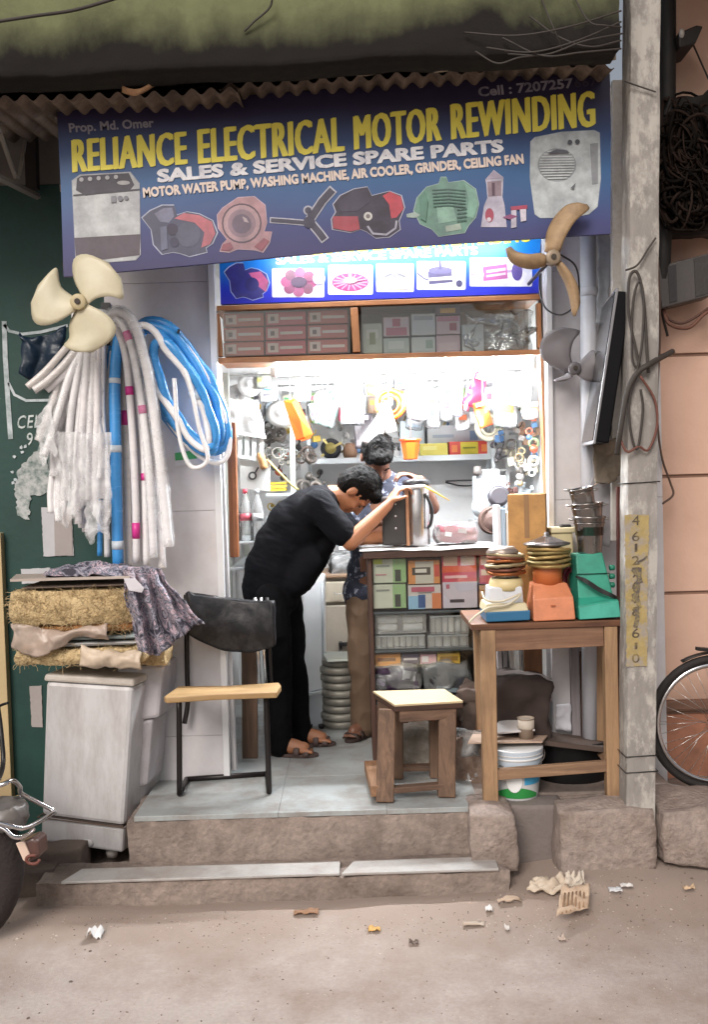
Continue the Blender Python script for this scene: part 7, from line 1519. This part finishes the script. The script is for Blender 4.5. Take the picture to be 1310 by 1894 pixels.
MB().tube(wcurve([(825, 892, 6.2), (850, 898, 6.15), (880, 897, 6.1), (905, 890, 5.9)], 20), .006, 6).build('cable', blackm, label='black cable sagging along the grey back wall, lower one', cat='cable')
MB().tube(wcurve([(825, 890, 6.22), (845, 889, 6.2), (880, 888, 6.15), (905, 884, 5.95)], 20), .005, 6).build('cable', blackm, label='black cable along the grey back wall, upper one', cat='cable')
t = thing('work_bench', 'pale bench running along the back wall behind the counter', 'bench', W(800, 1060, 6.1))
zb_ = W(800, 1000, 6.0).z
MB().box((.45, 6.05, zb_-.015), (1.1, .45, .03)).build('top', M('#c3c6c9', .4), t, bevel=.003); MB().box((.45, 5.9, (zb_+FZ)/2-.02), (1.06, .03, zb_-FZ-.05)).build('front_panel', M('#a9a6a2', .6), t)
# ---- floor level things behind the man
wp = thing('white_appliance', 'tall narrow white plastic appliance standing behind the man', 'appliance', G(582, 1350, FZ))
Yz = 5.36
MB().prism([W(560, 1100, Yz), W(566, 1085, Yz), W(580, 1070, Yz), W(600, 1070, Yz), W(601, 1275, Yz), W(560, 1285, Yz)], (0, .3, 0)).build('upper_shell', P('#eef0f2', .35), wp, bevel=.012)
MB().prism([W(562, 1286, Yz-.01), W(604, 1274, Yz-.01), W(603, 1290, Yz-.01), W(598, 1344, Yz-.01), W(566, 1350, Yz-.01)], (0, .3, 0)).build('lower_shell', P('#d0d5d9', .35), wp, bevel=.01)
MB().bar(W(560, 1288, Yz-.02), W(606, 1276, Yz-.02), .014, .03).build('lip', P('#d0d4d6', .35), wp); MB().cyl(W(596, 1080, Yz-.01), W(598, 1270, Yz-.01), .006, n=8).build('edge_trim', P('#b5bbc0', .35), wp)
for x in (572, 594): MB().lathe([(.015, 0), (.018, .02)], G(x, 1352, FZ)+Vector((0, .06, 0)), 12).build('foot', blackm, wp)
dr = thing('drawer_cabinet', 'beige drawer cabinet against the wall behind the shopkeeper', 'cabinet', W(630, 1250, 5.75))
YD = 5.66
tb(dr, 'carcass', 590, 1068, 668, 1300, YD, .4, M('#9a8f83', .6)); tb(dr, 'drawer_front', 600, 1076, 650, 1114, YD-.02, .02, M('#b5aa98', .55)); tb(dr, 'drawer_front', 600, 1120, 650, 1240, YD-.02, .02, M('#a59a8c', .55))
tb(dr, 'top_board', 586, 1062, 672, 1069, YD-.03, .44, M('#8a6f58', .5)); MB().tube(wcurve([(618, 1096, YD-.03), (620, 1099, YD-.045), (632, 1098, YD-.045), (634, 1095, YD-.03)], 8), .003, 6).build('handle', steel, dr)
bagthing(645, 1028, 1066, 60, 5.68, .2, '#33302f', 'black plastic bag of parts on the beige drawer cabinet', 17)
sk = thing('stator_stack', 'stack of round metal stator cores with a white board on top', 'spare parts', G(632, 1350, FZ))
cS = G(632, 1350, FZ)+Vector((0, .1, 0)); n_ = 9; hS = W(632, 1215, cS.y).z-FZ
for k in range(n_):
    q = L(36, cS.y)*(1+.04*math.sin(k*2.1)); h_ = hS/n_
    MB().lathe([(q*.93, .002), (q, .006), (q, h_*.7), (q*.95, h_*.86), (q*.9, h_-.001)], cS+Vector((.004*math.sin(k*5), 0, h_*k+.001)), 24).build('core', M('#8f8c83', .5, .4, var=.25, scale=14, rnd=.1), sk)
MB().prism([G(595, 1210, FZ+hS+.004), G(660, 1208, FZ+hS+.004), G(664, 1222, FZ+hS+.004), G(606, 1224, FZ+hS+.004)], (0, 0, .012)).build('white_board', P('#c3cbc4', .4), sk)
t = thing('small_stool', 'low black stool behind the stator stack', 'stool', G(640, 1300, FZ))
YT_ = 5.72; MB().box(W(645, 1186, YT_), (L(36, YT_), .2, .02)).build('seat', blackm, t)
for x in (630, 660):
    for dy in (0, .16): MB().cyl(W(x, 1186, YT_-.08+dy), Vector((W(x, 1186, YT_).x, YT_-.08+dy, FZ)), .009, n=8).build('leg', blackm, t)
MB().bar(W(461, 1195, 4.70), W(463, 1402, 4.70), .075, .03).build('plank', wood('#6b513f', '#41301f', .6, 'z'), label='brown plank standing inside the left jamb behind the chair', cat='plank', bevel=.003)
MB().bar(W(428, 782, 4.60), W(434, 1030, 4.60), .04, .05).build('plank', wood('#a8693f', '#6a3d24', .5, 'z'), label='orange brown wooden batten at the left jamb beside the bottles', cat='plank', bevel=.003)

# ================================================================== PEOPLE
def evaluated(ob):
    me = bpy.data.meshes.new_from_object(ob.evaluated_get(bpy.context.evaluated_depsgraph_get())); return me
def organic(mb, name, mat, parent=None, voxel=.007, sm=8, fold=0.0, fk=9, seed=0, label=None, cat=None, origin=None, stretch=(1, 1, 1), thin=None):
    o = mb.build('tmp', mat, parent, origin=origin)
    md = o.modifiers.new('r', 'REMESH'); md.mode = 'VOXEL'; md.voxel_size = voxel
    if sm: s_ = o.modifiers.new('s', 'SMOOTH'); s_.iterations = sm; s_.factor = .5
    me = evaluated(o); o.modifiers.clear(); old = o.data; o.data = me; bpy.data.meshes.remove(old)
    if fold:
        off = OFF[o.name]
        vs = [v.co.copy() for v in me.vertices]; nn = [v.normal.copy() for v in me.vertices]
        for i, v in enumerate(me.vertices):
            p = vs[i]; q = Vector((p.x*stretch[0], p.y*stretch[1], p.z*stretch[2]))*fk+Vector((seed, seed, 0))
            if thin: ax_ = Vector(thin).normalized(); q = q+ax_*(p.dot(ax_))*fk*2.2
            d = noise.noise(q)+.5*noise.noise(q*2.3)
            ridge = (1-abs(d)*2.2); v.co = p+nn[i]*fold*(ridge*.6+d*.4)
    for p in me.polygons: p.use_smooth = True
    OFF[name] = OFF.pop('tmp', OFF.get(o.name, Vector())); o.name = name; OFF[o.name] = OFF[name]
    return tag(o, label, cat)
def limb(mb, pts, rs, n=14, steps=5):
    P_, R_ = [], []
    for i in range(len(pts)-1):
        for k in range(steps): f = k/steps; P_.append(Vector(pts[i]).lerp(Vector(pts[i+1]), f)); R_.append(rs[i]+(rs[i+1]-rs[i])*f)
    P_.append(Vector(pts[-1])); R_.append(rs[-1]); mb.tube(P_, R_, n)
    for p, r_ in ((pts[0], rs[0]), (pts[-1], rs[-1])): mb.ell(p, r_*.98, nu=12, nv=8)
    for p, r_ in zip(pts[1:-1], rs[1:-1]): mb.ell(p, r_, nu=12, nv=8)
def frame(f, u):
    f = Vector(f).normalized(); u = Vector(u); u = (u-f*u.dot(f)).normalized(); s = f.cross(u); return f, u, s      # forward, up, side
def head(mb, c, f, u, k=1.0):
    f, u, s = frame(f, u); rm = Matrix((s, f, u)).transposed()
    def pt(x, y, z): return c+(s*x+f*y+u*z)*k
    mb.ell(pt(0, -.012, .025), (.076*k, .096*k, .095*k), rm); mb.ell(pt(0, .022, -.035), (.062*k, .072*k, .075*k), rm); mb.ell(pt(0, .045, -.085), (.040*k, .042*k, .030*k), rm)
    mb.ell(pt(0, .070, .018), (.052*k, .022*k, .016*k), rm)                               # brow
    limb(mb, [pt(0, .085, .012), pt(0, .103, -.022), pt(0, .108, -.032)], [.009*k, .013*k, .013*k], 10, 3)   # nose
    for q in (-1, 1):
        mb.ell(pt(q*.012, .095, -.034), .010*k, nu=10, nv=6); mb.ell(pt(q*.038, .058, -.030), (.022*k, .022*k, .020*k), rm)
        mb.ell(pt(q*.078, -.012, -.008), (.010*k, .020*k, .032*k), rm)                    # ears
    mb.ell(pt(0, .085, -.060), (.024*k, .012*k, .007*k), rm); mb.ell(pt(0, .082, -.071), (.021*k, .012*k, .008*k), rm)   # lips
    return pt, rm
def face_bits(pt, rm, parent, k=1.0):
    for q in (-1, 1):
        MB().ell(pt(q*.031, .076, -.003), (.013*k, .008*k, .006*k), rm).build('eye', P('#3a2a22', .2), parent)
        MB().ell(pt(q*.032, .083, .018), (.018*k, .006*k, .004*k), rm).build('eyebrow', hairm, parent)
    MB().ell(pt(0, .0935, -.0655), (.020*k, .005*k, .0025*k), rm).build('mouth_line', P('#5d2f28', .5), parent)
hairm = M('#070606', .75, spec=.15, var=.3, scale=40, bump=.6, bscale=160, stretch=(1, 1, .4))
def hair(pt, rm, parent, k=1.0, seed=0, front=.0):
    mb = MB(); mb.ell(pt(0, -.022, .040), (.083*k, .098*k, .092*k), rm); mb.ell(pt(0, -.045, -.002), (.078*k, .072*k, .075*k), rm); mb.ell(pt(0, .035+front, .085), (.062*k, .048*k, .036*k), rm)
    o = organic(mb, 'hair', hairm, parent, .006, 4, .006, 45, seed)
    mb = MB(); r_ = random.Random(seed)
    for i in range(260):
        th, ph = r_.uniform(0, 6.28), r_.uniform(0, 1.5); d = Vector((math.sin(ph)*math.cos(th)*.085, math.sin(ph)*math.sin(th)*.10-.022, math.cos(ph)*.094+.040)); a = pt(*d); b = pt(*(d*1.0+Vector((r_.uniform(-.012, .012), .016, -.004+.008*r_.random()))+d.normalized()*.005))
        mb.tube([a, a.lerp(b, .5)+(pt(*(d*1.05))-a)*.6, b], [.0016, .0014, .0004], 3)
    mb.build('hair_strands', hairm, o, kind='stuff')
    return o
def hand(mb, wrist, direc, pn, curl=1.0, k=1.0, thumb=1, spread=.018):
    """palm plus five fingers; direc points to the fingertips, pn out of the palm, fingers curl towards pn"""
    d = Vector(direc).normalized(); n_ = Vector(pn); n_ = (n_-d*n_.dot(d)).normalized(); s = d.cross(n_)*thumb
    rm = Matrix((s, n_, d)).transposed(); pc = Vector(wrist)+d*.048*k; mb.ell(pc, (.040*k, .016*k, .052*k), rm); mb.ell(Vector(wrist)+d*.02*k, (.030*k, .019*k, .035*k), rm)
    for i, (o_, ln) in enumerate(((-.033, .066), (-.0112, .082), (.0112, .089), (.033, .080))):
        p = pc+d*.040*k+s*o_*k; dd = d.copy(); pts = [p]
        for j, fr_ in enumerate((.45, .32, .23)):
            ang = curl*(.55, .75, .5)[j]; dd = (dd*math.cos(ang)+n_*math.sin(ang)).normalized() if j == 0 else (lambda ax: Matrix.Rotation(ang, 3, ax) @ dd)(d.cross(n_)); pts.append(pts[-1]+dd*ln*fr_*k)
        limb(mb, pts, [.0080*k, .0076*k, .0070*k, .0062*k], 8, 2)
    p = pc-d*.018*k+s*.034*k; q = p+(s*.7+d*.6+n_*.35).normalized()*.036*k; limb(mb, [p-s*.01*k, q, q+(d*.8+n_*.6+s*.1).normalized()*.028*k], [.013*k, .0105*k, .008*k], 8, 2)
def foot(mb, ankle, toe, sole_z):
    a, t_ = Vector(ankle), Vector(toe); d = Vector((t_.x-a.x, t_.y-a.y, 0)).normalized(); s = Vector((-d.y, d.x, 0)); heel = Vector((a.x, a.y, sole_z+.028))-d*.045
    limb(mb, [heel, Vector((a.x, a.y, sole_z+.035)), Vector((t_.x, t_.y, sole_z+.022))-d*.06], [.030, .036, .034], 12, 3); limb(mb, [a, Vector((a.x, a.y, sole_z+.05)), Vector((a.x, a.y, sole_z+.035))+d*.09], [.036, .036, .030], 12, 3)
    for i in range(5):
        o_ = (i-2)*.017; ln = (.052, .05, .046, .040, .034)[i]; b = Vector((t_.x, t_.y, sole_z+.018))-d*.062+s*o_; limb(mb, [b, b+d*ln*.6, b+d*ln-Vector((0, 0, .006))], [.013 if i == 0 else .010, .011 if i == 0 else .009, .009 if i == 0 else .007], 8, 2)
def sandal(parent, ankle, toe, sole_z, col):
    a, t_ = Vector(ankle), Vector(toe); d = Vector((t_.x-a.x, t_.y-a.y, 0)).normalized(); s = Vector((-d.y, d.x, 0)); b = Vector((a.x, a.y, sole_z))-d*.075; ln = (Vector((t_.x, t_.y, sole_z))-b).length+.015
    out = []
    for u in range(24):
        q = 2*math.pi*u/24; x = (1-math.cos(q))/2; w_ = .036+.014*x; out.append(b+d*(x*ln)+s*(math.sin(q)*w_*(1 if 0 < x < 1 else 1)))
    mb = MB(); mb.prism(out, (0, 0, .016)); o = fixnorm(mb.build('sandal', M(col, .7, var=.2), parent, bevel=.003))
    for f0, hgt in ((.62, .055), (.80, .045)):
        c = b+d*ln*f0; MB().tube([c+s*(-.05)+Vector((0, 0, .012)), c+s*(-.035)+Vector((0, 0, hgt*.8)), c+Vector((0, 0, hgt)), c+s*.035+Vector((0, 0, hgt*.8)), c+s*.05+Vector((0, 0, .012))], .016, 8, flat=(0, 0, 1)).build('strap', M(col, .6, var=.2), o)
skin1 = M('#9a6748', .5, var=.12, scale=9, bump=.08, bscale=150); skin2 = M('#6f4a38', .5, var=.12, scale=9, bump=.08, bscale=150)
blk = M('#0d0e13', .85, var=.25, scale=6, bump=.35, bscale=260, spec=.12); blk2 = M('#0a0b0e', .85, var=.25, scale=6, bump=.35, bscale=260, spec=.12)
# --- man bending over the counter
ank_n, toe_n = W(518, 1380, 4.80), W(584, 1396, 4.76); ank_f, toe_f = W(556, 1376, 4.97), W(617, 1392, 4.95)
hip_n, hip_f = W(502, 1105, 4.80), W(526, 1102, 4.97); kn_n, kn_f = W(516, 1240, 4.79), W(545, 1238, 4.96)
sho_n, sho_f = W(588, 932, 4.69), W(598, 930, 5.06); elb_n, wri_n = W(648, 1003, 4.67), W(718, 934, 4.71); elb_f, wri_f = W(668, 1000, 5.06), W(716, 992, 4.92)
neck = W(612, 918, 4.87); hc_ = W(658, 908, 4.86)
mb = MB()
limb(mb, [W(514, 1085, 4.88), W(532, 1010, 4.88), W(570, 955, 4.88), W(600, 925, 4.88)], [.11, .12, .11, .07]); limb(mb, [W(592, 926, 4.88), neck, W(640, 915, 4.865)], [.06, .056, .052])
for a, b, c_, r_ in ((hip_n, kn_n, ank_n, 1), (hip_f, kn_f, ank_f, 1)): limb(mb, [a, b, c_], [.07, .052, .036])
for sh_, el, wr in ((sho_n, elb_n, wri_n), (sho_f, elb_f, wri_f)): limb(mb, [W(585, 945, sh_.y*.6+4.88*.4), sh_, sh_.lerp(el, .5), el, el.lerp(wr, .35), wr], [.07, .056, .048, .042, .040, .026])
pt1, rm1 = head(mb, hc_, (.30, .10, -.95), (.92, -.12, .36))
hand(mb, wri_n, (.55, .18, .80), (.75, .35, -.55), 1.15, 1.0, -1); hand(mb, wri_f, (.9, -.3, .05), (0, 0, -1), .5, 1.0, 1)
zf = FZ+.016
foot(mb, ank_n, toe_n, zf); foot(mb, ank_f, toe_f, zf)
man = organic(mb, 'person', skin1, None, .0052, 5, label='man in black shirt and black trousers bending over the counter', cat='person', origin=G(545, 1395, FZ))
face_bits(pt1, rm1, man); hair(pt1, rm1, man, 1.0, 3, .012)
mb = MB()
for x, y, r_, yw in ((502, 1086, 56, .14), (508, 1052, 57, .145), (525, 1012, 57, .15), (548, 976, 57, .16), (570, 954, 51, .175), (590, 936, 41, .17)):
    mb.ell(W(x, y, 4.88), (L(r_, 4.88), yw, L(r_, 4.88)))
limb(mb, [W(598, 992, 4.88), W(574, 1034, 4.88), W(552, 1072, 4.88)], [L(30, 4.88), L(32, 4.88), L(30, 4.88)]); limb(mb, [W(572, 1034, 4.80), W(548, 1074, 4.80)], [L(28, 4.8), L(28, 4.8)]); limb(mb, [W(572, 1034, 4.96), W(548, 1074, 4.96)], [L(28, 4.96), L(28, 4.96)])
for sh_, el in ((sho_n, elb_n), (sho_f, elb_f)): limb(mb, [W(572, 952, sh_.y*.5+4.88*.5), sh_, sh_.lerp(el, .40), sh_.lerp(el, .74)], [.085, .076, .072, .070])
limb(mb, [W(590, 930, 4.88), W(606, 920, 4.875)], [.07, .062])
shirt = organic(mb, 'shirt', blk, man, .007, 34, .0045, 8, 2, stretch=(1, .8, 1), thin=(.35, 0, .8))
mb = MB(); mb.ell(W(506, 1100, 4.88), (L(50, 4.88), .14, L(44, 4.88)))
for a, b, c_ in ((hip_n, kn_n, ank_n), (hip_f, kn_f, ank_f)):
    limb(mb, [a+Vector((0, 0, .02)), a.lerp(b, .5), b, b.lerp(c_, .55), c_+Vector((0, 0, -.005))], [.086, .078, .064, .058, .056])
organic(mb, 'trousers', blk2, man, .007, 8, .010, 8, 5, stretch=(1, 1, .8))
sandal(man, ank_n, toe_n, FZ+.001, '#4a3a36'); sandal(man, ank_f, toe_f, FZ+.001, '#4a3a36')
# --- shopkeeper behind the counter
mb = MB(); Yp = 5.16
ak, to_ = W(672, 1346, 5.10), W(645, 1374, 4.99); hp1, hp2 = W(672, 1100, 5.14), W(728, 1100, 5.18); k1, k2 = W(670, 1232, 5.10), W(735, 1232, 5.16); ak2, to2 = W(738, 1346, 5.16), W(742, 1372, 5.07)
to2.y = 5.06
s_r, e_r, w_r = W(752, 908, 5.14), W(800, 938, 5.02), W(778, 888, 4.93); s_l, e_l, w_l = W(668, 915, 5.16), W(652, 990, 5.06), W(694, 968, 4.96)
limb(mb, [W(696, 1080, Yp), W(704, 1000, Yp), W(712, 930, Yp), W(708, 900, Yp-.02)], [.13, .14, .13, .08]); hk = W(698, 846, 5.05)
limb(mb, [W(710, 905, Yp-.02), W(704, 872, 5.11)], [.06, .054])
for a, b, c_ in ((hp1, k1, ak), (hp2, k2, ak2)): limb(mb, [a, b, c_], [.07, .052, .036])
for sh_, el, wr in ((s_r, e_r, w_r), (s_l, e_l, w_l)): limb(mb, [W(710, 930, Yp), sh_, sh_.lerp(el, .5), el, el.lerp(wr, .35), wr], [.08, .056, .047, .040, .038, .026])
pt2, rm2 = head(mb, hk, (.15, -.50, -.85), (.12, -.80, .58))
hand(mb, w_r, (-.75, -.25, .35), (-.3, .1, -1), .9, .95, 1); hand(mb, w_l, (.8, -.35, .1), (0, 0, -1), .6, .95, 1)
foot(mb, ak, to_, FZ+.016); foot(mb, ak2, to2, FZ+.016)
keeper = organic(mb, 'person', skin2, None, .0056, 5, label='shopkeeper in dark patterned shirt and brown trousers behind the counter', cat='person', origin=G(680, 1370, FZ))
face_bits(pt2, rm2, keeper); hair(pt2, rm2, keeper, 1.02, 8, .015)
pat = M('#1f2436', .8, var=.2, dirt='#a9b0c2', dscale=24, damt=.7, dpos=(.54, .6), bump=.2, bscale=250)
mb = MB()
for x, y, r_, yw in ((690, 1095, 56, .16), (694, 1060, 54, .155), (700, 1010, 54, .16), (708, 960, 56, .165), (712, 925, 50, .165), (710, 900, 34, .12)): mb.ell(W(x, y, Yp), (L(r_, Yp), yw*.8, L(r_*.9, Yp)))
for sh_, el in ((s_r, e_r), (s_l, e_l)): limb(mb, [W(712, 925, Yp), sh_, sh_.lerp(el, .35), sh_.lerp(el, .72)], [.09, .075, .068, .066])
organic(mb, 'shirt', pat, keeper, .007, 9, .009, 8, 9)
mb = MB(); mb.ell(W(696, 1112, Yp), (L(52, Yp), .13, L(40, Yp)))
for a, b, c_ in ((hp1, k1, ak), (hp2, k2, ak2)): limb(mb, [a, a.lerp(b, .5), b, b.lerp(c_, .5), c_], [.092, .084, .072, .066, .062])
organic(mb, 'trousers', M('#5d4a39', .85, var=.2, bump=.25, bscale=250), keeper, .007, 8, .009, 8, 4, stretch=(1, 1, .8))
sandal(keeper, ak, to_, FZ+.001, '#33241f'); sandal(keeper, ak2, to2, FZ+.001, '#33241f')
